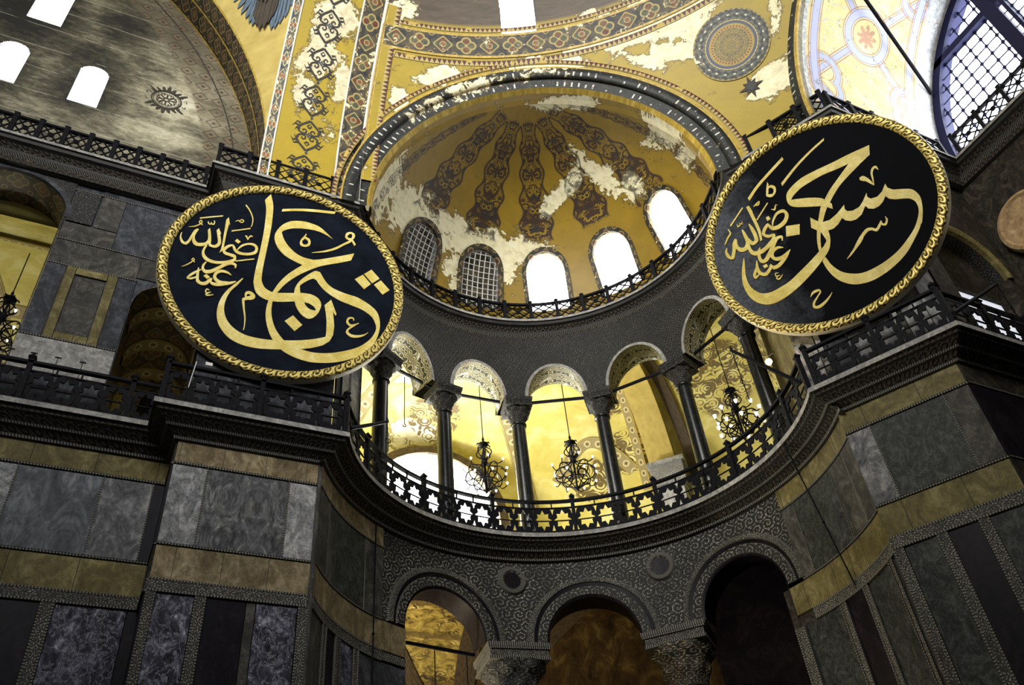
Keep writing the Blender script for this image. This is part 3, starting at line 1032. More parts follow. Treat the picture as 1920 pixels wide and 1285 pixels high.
# ------------------------------------------------------------------ aisle behind the arches
def vz(zs, b, p, zi): return zs + b * math.sin(p) if zi is None or p < PI / 2 else zi + (zs + b - zi) * math.sin(p)
def vault(name, r0, a, zs, b, t0, t1, m, nphi=28, nth=80, zi=None, wall_to=None):
    P = []; U = []
    phs = np.linspace(0, PI, nphi)
    for t in np.linspace(t0, t1, nth):
        row = [arc(t, vz(zs, b, p, zi), r0 + a * math.cos(p), 0) for p in phs]
        ru = [(R_(t) * r0, p * (a + b) / 2) for p in phs]
        if wall_to is not None:
            row = [arc(t, wall_to, r0 + a, 0)] + row; ru = [(R_(t) * r0, -(zs - wall_to))] + ru
        P.append(row); U.append(ru)
    g = MB(); g.grid(P, U, 0)
    return g.build(name, m, smooth=True)
AV = (9.75, 2.95, 9.9, 3.1)
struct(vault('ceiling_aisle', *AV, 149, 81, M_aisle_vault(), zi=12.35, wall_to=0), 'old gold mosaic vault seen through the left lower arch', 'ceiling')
struct(vault('ceiling_aisle_middle', *AV, 81, 41, M_aisle_brown(), zi=12.35, wall_to=0), 'brown vault darkened in colour for its shade, seen through the middle lower arch', 'ceiling')
struct(vault('ceiling_aisle_right', *AV, 41, -21, M_marble_black(), zi=12.35, wall_to=0), 'vault coloured black for the shade behind the right lower arch', 'ceiling')  # black material stands in for deep shade behind this arch
def rib(mb, pts, w, lift, vf, m=0):
    """band following (theta, phi) points on a ring vault vf, w wide"""
    p3 = [np.array(vf(t, p, 0)) for t, p in pts]; L = 0; P = []; U = []
    for i, (t, p) in enumerate(pts):
        tg = p3[min(i + 1, len(pts) - 1)] - p3[max(i - 1, 0)]; tg /= np.linalg.norm(tg)
        n = np.array(vf(t, p, 1)) - p3[i]; n /= np.linalg.norm(n)
        s = np.cross(tg, n); s /= np.linalg.norm(s)
        if i: L += np.linalg.norm(p3[i] - p3[i - 1])
        q = p3[i]
        P.append([q - s * w / 2, q - s * w / 2 + n * lift, q + s * w / 2 + n * lift, q + s * w / 2]); U.append([(L, -1.2), (L, -1), (L, 1), (L, 1.2)])
    mb.grid(P, U, m)
def vfun(r0, a, zs, b, zi=None):
    return lambda t, p, k: arc(t, vz(zs, b, p, zi) - k * .05 * math.sin(p), r0 + (a - k * .05) * math.cos(p), 0)
avf = vfun(*AV, 12.35); mb = MB()
for t0, t1 in ((118, 86), (84, 118), (80, 44)):
    rib(mb, [(t0 + (t1 - t0) * k, .06 + (PI - .12) * k) for k in np.linspace(0, 1, 30)], .55, .05, avf)
for t in (121, 81.4):
    rib(mb, [(t, p) for p in np.linspace(.02, PI - .02, 30)], .7, .06, avf)
struct(mb.build('trim_aisle', M_aisle_band()), 'dark ribs crossing the aisle vault', 'rib')

# ------------------------------------------------------------------ gallery behind the colonnade
GV = (9.8, 3.6, 17.6, 4.6)
gv = vault('ceiling_gallery', *GV, 149, -21, M_gallery_vault(), 70, 300, zi=20.75, wall_to=13.6)
struct(gv, 'bright yellow painted vault of the gallery behind the columns', 'ceiling')
gvf = vfun(*GV, 20.75)
mb = MB()
rib(mb, [(104 - 10 * k, .3 + 2.7 * k) for k in np.linspace(1, 0, 40)], .62, .03, gvf)
rib(mb, [(67 + 17 * k ** 1.3, .25 + 2.7 * k) for k in np.linspace(0, 1, 50)], .62, .03, gvf)
rib(mb, [(46.4 - 0 * k, .3 + 2.7 * k) for k in np.linspace(0, 1, 40)], .34, .10, gvf)
rib(mb, [(62 - 14 * k, .50 + .34 * math.sin(PI * k)) for k in np.linspace(0, 1, 30)], .5, .03, gvf)
rib(mb, [(14, .2 + 2.8 * k) for k in np.linspace(0, 1, 40)], .8, .10, gvf)
struct(mb.build('trim_gallery', M_rib_chain()), 'painted chain-of-discs ribs on the yellow gallery vault', 'rib')
mb = MB()
rib(mb, [(42.5, .22 + 2.8 * k) for k in np.linspace(0, 1, 40)], 1.05, .45, gvf)
rib(mb, [(37.6, .22 + 2.8 * k) for k in np.linspace(0, 1, 40)], .42, .12, gvf, 1)  # dark brown strip paints the shadow beside the broad arch
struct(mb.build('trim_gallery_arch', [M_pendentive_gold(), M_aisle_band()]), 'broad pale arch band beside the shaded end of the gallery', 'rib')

# white carved pier and capital carrying the broad arch
mb = MB(); pc = np.array(arc(41.8, 0, 0, 12.75)); ra = R_(41.8); pax = ((math.cos(ra), math.sin(ra), 0), (-math.sin(ra), math.cos(ra), 0), (0, 0, 1))
mb.box(pc + (0, 0, 15.9), (.95, 1.0, 4.6), 0, pax); mb.box(pc + (0, 0, 18.3), (1.05, 1.12, .16), 0, pax); mb.box(pc + (0, 0, 18.85), (1.15, 1.3, .9), 1, pax); mb.box(pc + (0, 0, 19.38), (1.3, 1.5, .16), 0, pax)
struct(mb.build('wall_gallery_pier', [M_plaster_grey(), M_capital_white()]), 'white carved capital of a gallery pier seen between the fourth and fifth columns', 'pier')

# outer gallery window, round headed and blazing with daylight
def arch_outline(hw, z0, zs, n=20):
    return [(-hw, z0)] + [(-hw * math.cos(a), zs + hw * math.sin(a)) for a in np.linspace(0, PI, n)] + [(hw, z0)]
def window_unit(name, fn, hw, z0, zs, depth, pane_mat, frame_mat=None, fw=.12, reveal_mat=None, grille=None, dsurf=None, label=None, splay=0.0, pane_d=None):
    """fn(x, z, d): d grows away from the room. Reveal tunnel, pane, optional border and grille; the window is the parent"""
    ol = arch_outline(hw, z0, zs); ds = dsurf or (lambda x, z: 0.0)
    mb = MB(); L = 0; P = []; U = []
    for i, (x, z) in enumerate(ol):
        if i: L += math.hypot(x - ol[i - 1][0], z - ol[i - 1][1])
        P.append([fn(x * (1 + splay), z + (z - z0) * 0, ds(x, z)), fn(x, z, depth)]); U.append([(L, 0), (L, depth)])
    mb.grid(P, U, 0)
    root = mb.build(name, reveal_mat or M_gilt_plain())
    struct(root, label, 'window')
    pm = MB(); pd = depth - .04 if pane_d is None else pane_d
    if dsurf is None: pm.add([fn(x, z, pd) for x, z in ol], [tuple(range(len(ol)))], [(x, z) for x, z in ol])
    else:
        zt = lambda x: zs + math.sqrt(max(0, hw * hw - x * x)); X = np.linspace(-hw, hw, 13)
        pm.grid([[fn(x, z, ds(x, z) + pd) for z in np.linspace(z0, zt(x), 12)] for x in X], [[(x, z) for z in np.linspace(z0, zt(x), 12)] for x in X], 0)
    pm.build('pane', pane_mat, root)
    if frame_mat:
        fm = MB(); P = []; U = []; L = 0
        for i, (x, z) in enumerate(ol):
            if i: L += math.hypot(x - ol[i - 1][0], z - ol[i - 1][1])
            cz = min(z, zs); k = (hw + fw) / hw
            xo = x * k; zo = z if z <= zs + 1e-6 else zs + (z - zs) * k
            P.append([fn(xo, zo, ds(xo, zo) + .02), fn(xo, zo, ds(xo, zo) - .05), fn(x * .98, z, ds(x, z) - .05), fn(x * .98, z, ds(x, z) + .05)])
            U.append([(L, -.05), (L, 0), (L, fw), (L, fw + .05)])
        fm.grid(P, U, 0); fm.build('frame', frame_mat, root)
    if grille:
        st, r, gm, gd = grille; gb = MB()
        top = lambda x: zs + math.sqrt(max(0, hw * hw - x * x))
        x = -hw + st / 2
        while x < hw:
            gb.tube([fn(x, zz, gd + ds(x, zz)) for zz in np.linspace(z0, top(x), 8)], r, 6); x += st
        z = z0 + st / 2
        while z < zs + hw:
            w = hw if z <= zs else math.sqrt(max(0, hw * hw - (z - zs) ** 2))
            if w > .05: gb.tube([fn(-w, z, gd + ds(w, z)), fn(0, z, gd + ds(0, z)), fn(w, z, gd + ds(w, z))], r, 6)
            z += st
        gb.build('grille', gm, root)
    return root
def gal_fn(th, r):
    t = R_(th); e = np.array([math.cos(t), math.sin(t)]); s = np.array([math.sin(t), -math.cos(t)])
    return lambda x, z, d: (*(C + e * (r + d) + s * x), z)
window_unit('window_1', gal_fn(86, 11.9), 2.7, 14.0, 17.75, .8, M_daylight_pane(), M_aisle_band(), .30, M_gallery_vault(), label='blazing round-headed window behind the gallery railing, left of middle', pane_d=.3)  # frame coloured brown for the shadow band along the arch edge

# upper arcade wall on the six columns
COLS = [126.0, 100.9, 75.5, 49.0, 21.6, -5.6]
RC = 6.05; ZA = 18.95
bays = [(COLS[i] + COLS[i + 1]) / 2 for i in range(5)]
gaps = [(COLS[i] - COLS[i + 1]) for i in range(5)]
bays = [150.5] + bays + [-28.0]; gaps = [31.0] + gaps + [27.0]
HW = [R_(gp) * RC / 2 - .43 for gp in gaps]
mb = MB()
def up_arch(i, phi, rr, d):
    k = HW[i]; x = (k + rr) * math.cos(phi); z = ZA + (1.38 + rr) * math.sin(phi) * (1.0)
    return arc(bays[i] + math.degrees(x / RC), z, d)
def zlow2(t):
    for i, tc in enumerate(bays):
        x = R_(t - tc) * RC; k = HW[i] + .12
        if abs(x) < k: return ZA + 1.50 * math.sqrt(1 - (x / k) ** 2)
    return ZA
ths = list(np.linspace(158, -34, 520))
for i, tc in enumerate(bays):
    e = math.degrees((HW[i] + .12) / RC); ths += [tc + e + .01, tc + e - .01, tc - e - .01, tc - e + .01]
ths = sorted([t for t in ths if -34 <= t <= 158], reverse=True)
P = []; U = []
for t in ths:
    zz = np.linspace(zlow2(t), 21.75, 8)
    P.append([arc(t, z, .45) for z in zz]); U.append([(R_(t) * RC, z) for z in zz])
mb.grid(P, U, 0)
for i in range(7):
    ph = [q for q in np.linspace(0, PI, 33) if -27 < bays[i] + math.degrees((HW[i] + .1) * math.cos(q) / RC) < 152.4]
    for (ra, da), (rb, db), m in (((.12, .45), (.10, .40), 1), ((.10, .40), (0.0, .40), 1), ((0, .40), (0, .62), 2), ((0, .62), (0, 1.45), 2), ((0, 1.45), (.9, 1.45), 0)):
        mb.grid([[up_arch(i, p, ra, da), up_arch(i, p, rb, db)] for p in ph], [[(p * 1.2, da + ra), (p * 1.2, db + rb)] for p in ph], m)
struct(mb.build('wall_colonnade', [M_carved_dark(), M_ledge_stone(), M_carved_soffit()]), 'deeply carved dark arcade wall above the gallery columns', 'wall')

WEAR = {"conch": [[5.42,17.46,24.91,0.61,0.32,0.37,-0.19,0.52,-1.08,1],[6.58,18.41,25.07,0.96,0.11,0.53,0.17,0.48,-0.56,1],[8.19,18.85,25.49,0.96,0.02,0.18,0.01,0.31,-0.42,0.8],[9.28,19.19,25.26,1.42,-0.31,0.23,0.09,0.26,-0.41,1.0],[11.05,18.96,25.26,1.12,-0.48,-0.06,0.07,0.23,-0.39,1.0],[12.09,16.86,26.6,0.36,-1.12,0.26,0.27,0.04,-0.17,1.0],[13.02,15.4,26.6,0.9,0.05,-0.79,-0.09,0.39,-0.05,1.0],[14.01,15.01,25.81,0.4,-0.05,-0.47,-0.07,0.44,-0.04,0.9],[10.8,13.68,27.65,0.92,-0.61,-0.34,0.16,0.3,-0.02,1.1],[13.87,12.34,25.63,0.41,-0.06,-0.55,0.06,0.89,0.24,0.9],[14.53,12.5,24.81,0.1,-0.45,-0.52,0.21,0.38,-0.18,0.7],[13.73,13.34,26.1,0.39,-0.13,-0.44,0.03,0.3,0.02,0.4],[5.15,17.82,23.94,0.44,0.23,0.45,0.15,0.4,-0.59,0.8],[10.55,19.45,24.68,0.59,-0.18,0.04,0.08,0.33,-0.8,0.9],[8.8,19.69,24.28,0.42,-0.02,0.14,0.08,0.28,-0.82,0.7]],"semi": [[11.75,11.5,28.83,1.63,-1.4,-0.47,0.1,0.16,-0.39,1.0],[9.87,13.1,28.49,1.25,-0.82,-0.09,0.07,0.12,-0.3,1.0],[13.1,10.15,28.75,1.03,-0.83,-0.71,0.08,0.4,-0.71,1.0],[13.41,10.54,27.64,0.75,-0.63,-0.53,0.03,0.2,-0.42,0.8],[6.55,14.73,28.14,0.96,-0.52,0.44,0.14,0.1,-0.34,0.8],[5.2,15.43,27.18,0.32,-0.08,0.07,0.07,0.2,-0.64,0.7],[4.48,14.14,30.08,0.45,-0.13,0.1,0.09,0.25,-0.44,0.9],[15.45,9.02,24.76,0.17,-0.1,-0.64,-0.29,0.58,-0.37,0.9],[13.58,9.54,28.76,0.5,-0.41,-0.37,0.07,0.3,-0.52,0.9],[12.55,11.34,27.85,0.82,-0.51,-0.65,-0.01,0.15,-0.25,0.7],[9.2,13.47,28.53,0.42,-0.21,-0.06,0.06,0.26,-0.6,0.7],[7.48,14.58,27.79,0.93,-0.57,0.42,0.11,0.07,-0.27,0.8],[5.99,15.4,26.79,0.52,-0.33,0.57,0.19,0.04,-0.26,0.7],[4.91,13.96,30.26,0.45,-0.14,0.08,0.07,0.2,-0.34,0.6],[11.15,11.27,29.88,0.73,-0.57,-0.14,0.06,0.09,-0.18,0.6],[15.47,8.01,26.72,0.15,-0.17,-0.19,0.04,0.54,-1.07,0.5]],"arch": [[2.83,14.64,29.58,0.7,-0.15,0.26,0.18,0.46,-0.89,1.1],[2.43,15.47,27.86,0.69,-0.11,0.27,0.12,0.26,-0.69,1.0],[2.14,15.98,26.35,0.36,-0.04,0.15,0.11,0.19,-0.74,1.0],[3.26,15.7,27.24,0.35,-0.05,0.14,0.12,0.26,-0.82,0.9],[2.25,15.05,28.79,0.34,-0.06,0.13,0.14,0.33,-0.74,0.7],[3.11,16.29,25.05,0.42,-0.03,0.18,0.05,0.08,-0.45,0.4]],"pale": [[-1.58,18.2,26.78,0.73,0.0,0.05,0.02,0.0,-1.02,1.4],[-0.49,18.2,26.31,0.82,0.0,-0.08,-0.02,0.0,-0.47,1.2],[-2.85,18.2,26.51,0.78,0.0,-0.07,0.01,0.0,-0.85,0.7],[-1.76,18.2,25.03,1.73,0.0,0.08,0.01,0.0,-0.38,0.9],[-5.42,18.2,26.8,0.89,0.0,-0.08,0.06,0.0,-0.83,0.5],[-3.56,18.2,28.83,0.47,0.0,0.13,0.05,0.0,-0.47,0.6],[-5.71,18.2,24.55,0.54,0.0,0.02,0.04,0.0,-0.3,0.5],[-1.96,18.2,29.02,1.34,0.0,-0.32,-0.04,0.0,-0.64,0.35],[-4.88,18.2,29.15,0.95,0.0,-0.06,0.05,0.0,-0.93,0.2]],"soot": [[-4.12,18.2,26.52,1.06,0.0,0.65,0.44,0.0,-1.95,1.3],[-6.55,18.2,26.85,0.76,0.0,0.51,0.5,0.0,-1.8,1.2],[-6.33,18.2,29.17,1.1,0.0,0.8,0.52,0.0,-2.0,1.5],[-3.85,18.2,30.24,0.79,0.0,-0.62,-0.27,0.0,-1.81,0.9],[-7.19,18.2,28.89,0.65,0.0,0.48,0.39,0.0,-1.41,1],[-1.96,18.2,31.19,0.98,0.0,-0.78,-0.37,0.0,-1.93,0.5],[0.38,18.2,24.99,0.98,0.0,-0.11,-0.08,0.0,-1.09,0.6]]}  # stain centres and axes taken from image pixels, cast onto the surfaces beforehand
def wear_at(V, key):
    w = np.zeros(len(V))
    for b in WEAR[key]:
        c, a1, a2, s = np.array(b[0:3]), np.array(b[3:6]), np.array(b[6:9]), b[9]
        d = V - c
        n3 = np.cross(a1, a2); n3 /= np.linalg.norm(n3) + 1e-9
        M = np.stack([a1, a2, n3 * 3.0], 1)
        k = d @ np.linalg.inv(M).T
        w = np.maximum(w, s * np.exp(-(k ** 2).sum(1) * .8))
    return w

def set_attr(me, name, arr):
    a = me.attributes.new(name, 'FLOAT', 'POINT'); a.data.foreach_set('value', np.asarray(arr, dtype=np.float32))

def mesh_np(me):
    V = np.empty(len(me.vertices) * 3, dtype=np.float32); me.vertices.foreach_get('co', V); return V.reshape(-1, 3).astype(float)

def patch(name, P, planes, uvf, m, hole=None, attrs=None):
    """dense curved surface trimmed by vertical planes [(point, normal)]: keeps the side the normal points to"""
    nu, nv = P.shape[:2]
    vs = P.reshape(-1, 3)
    I = np.arange(nu * nv).reshape(nu, nv)
    F = np.stack([I[:-1, :-1], I[1:, :-1], I[1:, 1:], I[:-1, 1:]], -1).reshape(-1, 4)
    if hole is not None:
        cen = vs[F].mean(1); F = F[~hole(cen)]
    me = bpy.data.meshes.new(name); me.from_pydata(vs.tolist(), [], F.tolist())
    bm = bmesh.new(); bm.from_mesh(me)
    for co, no in planes:
        g = bm.verts[:] + bm.edges[:] + bm.faces[:]
        bmesh.ops.bisect_plane(bm, geom=g, plane_co=co, plane_no=no, clear_inner=True, clear_outer=False)
    loose = [v for v in bm.verts if not v.link_faces]
    bmesh.ops.delete(bm, geom=loose, context='VERTS')
    bm.to_mesh(me); bm.free()
    V = mesh_np(me)
    ul = me.uv_layers.new(name='uv')
    li = np.empty(len(me.loops), dtype=np.int32); me.loops.foreach_get('vertex_index', li)
    ul.data.foreach_set('uv', np.asarray(uvf(V), dtype=np.float32)[li].ravel())
    for k, v in (attrs(V) if attrs else {}).items(): set_attr(me, k, v)
    me.materials.append(m); me.polygons.foreach_set('use_smooth', np.ones(len(me.polygons), dtype=bool)); me.update()
    o = bpy.data.objects.new(name, me); COL.objects.link(o)
    return o

def attr_on(o, **kw):
    V = mesh_np(o.data)
    for k, f in kw.items(): set_attr(o.data, k, f(V) if callable(f) else np.full(len(V), f))
    return o

# ------------------------------------------------------------------ half dome of the exedra
CZ = 22.3; CR = 5.95; CZS = 5.5 / 5.95
AXD = 62.2; ax2 = np.array([math.cos(R_(AXD)), math.sin(R_(AXD))])
CHM = (np.array([4.388, YP]) + A0) / 2                        # middle of the chord
WT = [113.0, 86.3, 60.0, 32.5, 5.5]                            # window bearings
WHW, WZ0, WZS = .74, 22.9, 24.42
thetas = np.linspace(162, -42, 560); els = np.linspace(0, 90, 300)
TT, EE = np.meshgrid(np.radians(thetas), np.radians(els), indexing='ij')
CP = np.stack([C[0] + CR * np.cos(TT) * np.cos(EE), C[1] + CR * np.sin(TT) * np.cos(EE), CZ + CR * CZS * np.sin(EE)], -1)
def conch_hole(Pc):
    h = np.zeros(len(Pc), bool)
    for t in WT:
        e = np.array([math.cos(R_(t)), math.sin(R_(t))]); s = np.array([e[1], -e[0]])
        d = Pc[:, :2] - C; x = d @ s; f = d @ e; z = Pc[:, 2]
        h |= (f > 0) & (np.abs(x) < WHW) & (z > WZ0) & ((z < WZS) | (x ** 2 + (z - WZS) ** 2 < WHW ** 2))
    return h
STRIPS = [(116.5, .30, .72, 33.5, 81), (88.5, .30, .76, 35, 81), (61.5, .30, .74, 35, 81), (33.5, .30, .76, 36, 81), (5.5, .30, .74, 31, 81), (139.5, .12, .20, 14, 76), (-16.5, .12, .20, 12, 76)]
def conch_attrs(V):
    d = V - np.array([C[0], C[1], CZ]); th = np.degrees(np.arctan2(d[:, 1], d[:, 0])); el = np.degrees(np.arctan2(d[:, 2] / CZS, np.hypot(d[:, 0], d[:, 1])))
    bx = np.full(len(V), 3.0); by = np.zeros(len(V)); ik = np.zeros(len(V))
    for ts, h1, h0, e0, e1 in STRIPS:
        dt = (th - ts + 180) % 360 - 180
        hw = h0 + (h1 - h0) * np.clip((el - 38) / 42, 0, 1)
        x = np.abs(np.radians(dt)) * CR * np.cos(np.radians(el)) / hw
        m = x < bx
        bx = np.where(m, np.minimum(x, 3), bx); by = np.where(m, np.radians(el) * CR * (1 if h0 > .3 else 2.2), by)
        k = np.clip((el - e0) * .8, 0, 1) * np.clip((e1 - el) * .8, 0, 1)
        ik = np.where(m, k, ik)
    return {'strip_x': bx, 'strip_y': by, 'ink': ik, 'wear': wear_at(V, 'conch')}
def conch_uv(V):
    d = V - np.array([C[0], C[1], CZ]); th = np.arctan2(d[:, 1], d[:, 0]); el = np.arctan2(d[:, 2] / CZS, np.hypot(d[:, 0], d[:, 1]))
    return np.stack([th * CR * np.cos(el * .8), el * CR], 1)
o = patch('ceiling_half_dome', CP, [((*CHM, 0), (*ax2, 0))], conch_uv, M_conch_paint(), conch_hole, conch_attrs)
struct(o, 'golden half dome painted with radiating strips of dark arabesque', 'dome')
struct(sweep('trim_1', [(.5, CZ - .06), (.36, CZ + .15), (.37, CZ + .2)], [M_cornice_plain()], None, [np.array(arc(t, 0)[:2]) for t in np.linspace(157, -32, 80)]), 'dark foot of the half dome behind the railing', 'moulding')

def conch_fn(t):
    e = np.array([math.cos(R_(t)), math.sin(R_(t))]); s = np.array([e[1], -e[0]])
    return lambda x, z, d: (*(C + e * (5.3 + d) + s * x), z)
def conch_ds(x, z):
    return math.sqrt(max(.1, CR * CR * (1 - ((z - CZ) / (CR * CZS)) ** 2) - x * x)) - 5.3
for i, t in enumerate(WT):
    lit = i >= 2
    nm = ['leftmost window of the half dome, dark behind a white grille', 'second window of the half dome, dark behind a white grille', 'middle window of the half dome, blazing white',
          'blazing white window of the half dome, right of the middle one', 'rightmost blazing white window of the half dome'][i]
    window_unit('window_%d' % (i + 2), conch_fn(t), WHW, WZ0, WZS, 1.0, M_daylight_pane() if lit else M_dim_pane(), M_band_dark(), .15,
                M_gilt_plain() if lit else M_plaster_grey(), None if lit else (.205, .018, M_lattice_white(), .10), conch_ds, nm, pane_d=.10 if lit else .30)

# ------------------------------------------------------------------ great half dome above
SDC = np.array([2.78, 1.55, 22.26]); SDR = 14.92
ad = CHM - SDC[:2]; adl = np.linalg.norm(ad); ad = ad / adl
DCUT = 13.74; RCUT = math.sqrt(SDR ** 2 - DCUT ** 2)
XA1 = 4.25; XBV = 15.85
thetas = np.linspace(86, -30, 520); els = np.linspace(.25, 72, 330)
TT, EE = np.meshgrid(np.radians(thetas), np.radians(els), indexing='ij')
SP = np.stack([SDC[0] + SDR * np.cos(TT) * np.cos(EE), SDC[1] + SDR * np.sin(TT) * np.cos(EE), SDC[2] + SDR * np.sin(EE)], -1)
SWT = [62.0, 39.0]
SW_HW, SW_Z0, SW_ZS = .62, 29.75, 32.2
def sd_hole(Pc):
    h = np.zeros(len(Pc), bool)
    for t in SWT:
        e = np.array([math.cos(R_(t)), math.sin(R_(t))]); s = np.array([e[1], -e[0]])
        d = Pc[:, :2] - SDC[:2]; x = d @ s; f = d @ e; z = Pc[:, 2]
        h |= (f > 0) & (np.abs(x) < SW_HW) & (z > SW_Z0) & ((z < SW_ZS) | (x ** 2 + (z - SW_ZS) ** 2 < SW_HW ** 2))
    return h
def sd_uv(V):
    d = V - SDC; th = np.arctan2(d[:, 1], d[:, 0]); el = np.arctan2(d[:, 2], np.hypot(d[:, 0], d[:, 1]))
    return np.stack([th * 12.5, el * SDR], 1)
def sd_attrs(V):
    return {'wear': wear_at(V, 'semi'), 'dark': np.clip((V[:, 2] - 29.95) / .12, 0, 1)}
e_cut = 8.0
def sd_side(V): pass
o = patch('ceiling_great_half_dome', SP, [((XA1, 0, 0), (1, 0, 0)), ((XBV, 0, 0), (-1, 0, 0)), ((*(SDC[:2] + ad * DCUT), 0), (*(-ad), 0))], sd_uv, M_semidome_paint(), sd_hole, sd_attrs)
struct(o, 'great golden half dome with flaking plaster above the exedra', 'dome')
def sd_fn(t):
    e = np.array([math.cos(R_(t)), math.sin(R_(t))]); s = np.array([e[1], -e[0]])
    return lambda x, z, d: (*(SDC[:2] + e * (12.0 + d) + s * x), z)
def sd_ds(x, z): return math.sqrt(max(.1, SDR ** 2 - (z - SDC[2]) ** 2 - x * x)) - 12.0
for i, t in enumerate(SWT):
    window_unit(('window_7', 'window_22')[i], sd_fn(t), SW_HW, SW_Z0, SW_ZS, 2.6, M_daylight_pane(), None, .1, M_plaster_grey(), None, sd_ds, ('white window cut at the very top of the photo in the smoky half dome', 'next window of the smoky half dome, just above the picture')[i], pane_d=.12)

def sd_pt(al, ph, lift=0.0):
    r = SDR - lift; k = np.array([0, 0, 1.0]); a3 = np.array([*ad, 0]); t3 = np.array([ad[1], -ad[0], 0])
    return SDC + r * (math.cos(al) * a3 + math.sin(al) * (math.cos(ph) * t3 + math.sin(ph) * k))
AL0 = math.asin(RCUT / SDR)
def cap_ring(mb, s0, s1, m, lift=.03, L=None, n=90):
    """band on the great half dome between s0 and s1 metres outside the arch"""
    a0, a1 = AL0 + s0 / SDR, AL0 + s1 / SDR; P = []; U = []
    for ph in np.linspace(-.02, PI + .02, n):
        u = ph * (RCUT + s0)
        P.append([sd_pt(a0, ph, 0), sd_pt(a0, ph, lift), sd_pt((a0 + a1) / 2, ph, lift), sd_pt(a1, ph, lift), sd_pt(a1, ph, 0)])
        w = (s1 - s0); vv = [0, 0, w / 2, w, w] if L is None else [0, 0, L / 2, L, L]
        U.append([(u, v) for v in vv])
    mb.grid(P, U, m)
def front_ring(mb, r0, r1, m, dd=0.0, n=90, L=None, dd1=None):
    base = SDC[:2] + ad * (DCUT + dd); base1 = SDC[:2] + ad * (DCUT + (dd if dd1 is None else dd1)); t2 = np.array([ad[1], -ad[0]]); P = []; U = []
    for ph in np.linspace(-.02, PI + .02, n):
        P.append([(*(b + t2 * r * math.cos(ph)), SDC[2] + r * math.sin(ph)) for r, b in ((r0, base), (r1, base1))])
        U.append([(ph * r0, 0), (ph * r0, abs(r1 - r0) if L is None else L)])
    mb.grid(P, U, m)
mb = MB()
front_ring(mb, RCUT, RCUT - .03, 0, -.03, dd1=.05)
front_ring(mb, RCUT - .03, 5.44, 0, .05, dd1=.18)
front_ring(mb, 5.44, 5.36, 1, .18, dd1=.10)
front_ring(mb, 5.36, 5.30, 1, .10, dd1=.30)
cap_ring(mb, -.02, .36, 0, .05)
cap_ring(mb, .36, .42, 1, .05)
cap_ring(mb, .54, .70, 3, .02, .24)
o = attr_on(mb.build('trim_2', [M_band_mosaic(), M_gilt_plain(), M_pendentive_gold(), M_fillet()], smooth=True), wear=lambda V: wear_at(V, 'semi') * .8)
struct(o, 'dark mosaic arch band with white pearls around the golden half dome', 'arch band')

mb = MB(); front_ring(mb, 5.31, 5.36, 0, .28, dd1=.55); front_ring(mb, 5.36, 5.55, 0, .55, dd1=.9)
mb.v = mb.v
o = attr_on(mb.build('ceiling_half_dome_lip', M_conch_paint(), smooth=True), wear=lambda V: wear_at(V, 'conch'), strip_x=3.0)
struct(o, 'ochre lip of the golden half dome just inside its arch band', 'dome')

# ring of square cells under the smoky zone, fillets beside it
def ring_band(mb, z0, z1, m, L=None, lift=.03, x0=XA1 + .02, t1=-28):
    P = []; U = []
    e0, e1 = math.asin((z0 - SDC[2]) / SDR), math.asin((z1 - SDC[2]) / SDR)
    for t in np.linspace(85, t1, 120):
        q = [(e0, 0), (e0, lift), (e1, lift), (e1, 0)]
        row = []
        for e, l in q:
            r = (SDR - l) * math.cos(e); row.append((SDC[0] + r * math.cos(R_(t)), SDC[1] + r * math.sin(R_(t)), SDC[2] + (SDR - l) * math.sin(e)))
        if row[0][0] < x0: continue
        w = L or (SDR * (e1 - e0)); P.append(row); U.append([(R_(t) * 13, 0), (R_(t) * 13, 0), (R_(t) * 13, w), (R_(t) * 13, w)])
    mb.grid(P, U, m)
mb = MB()
ring_band(mb, 28.98, 29.66, 0, .82)
ring_band(mb, 29.66, 29.72, 1); ring_band(mb, 28.90, 28.98, 1)
ring_band(mb, 28.62, 28.80, 2, .24, .02); ring_band(mb, 29.80, 29.93, 2, .24, .02)
struct(mb.build('trim_3', [M_band_hearts(), M_gilt_plain(), M_fillet()]), 'ring of heart and lozenge cells round the great half dome', 'painted band')
# upright fillet and gold line beside the great arch
mb = MB()
for x0, x1, m in ((XA1 + .02, XA1 + .10, 0), (XA1 + .10, XA1 + .34, 2), (XA1 + .34, XA1 + .52, 1)):
    P = []; U = []
    for ph in np.linspace(R_(4), R_(33), 60):
        row = []
        for x, l in ((x0, 0), (x0, .03), (x1, .03), (x1, 0)):
            r = math.sqrt(SDR ** 2 - (x - SDC[0]) ** 2) - l; row.append((x, SDC[1] + r * math.cos(ph), SDC[2] + r * math.sin(ph)))
        P.append(row); U.append([(ph * 15, 0), (ph * 15, 0), (ph * 15, .24), (ph * 15, .24)])
    mb.grid(P, U, m)
struct(mb.build('trim_4', [M_gilt_plain(), M_fillet(), M_semidome_paint()]), 'red saw-tooth fillet beside the great arch', 'painted band')

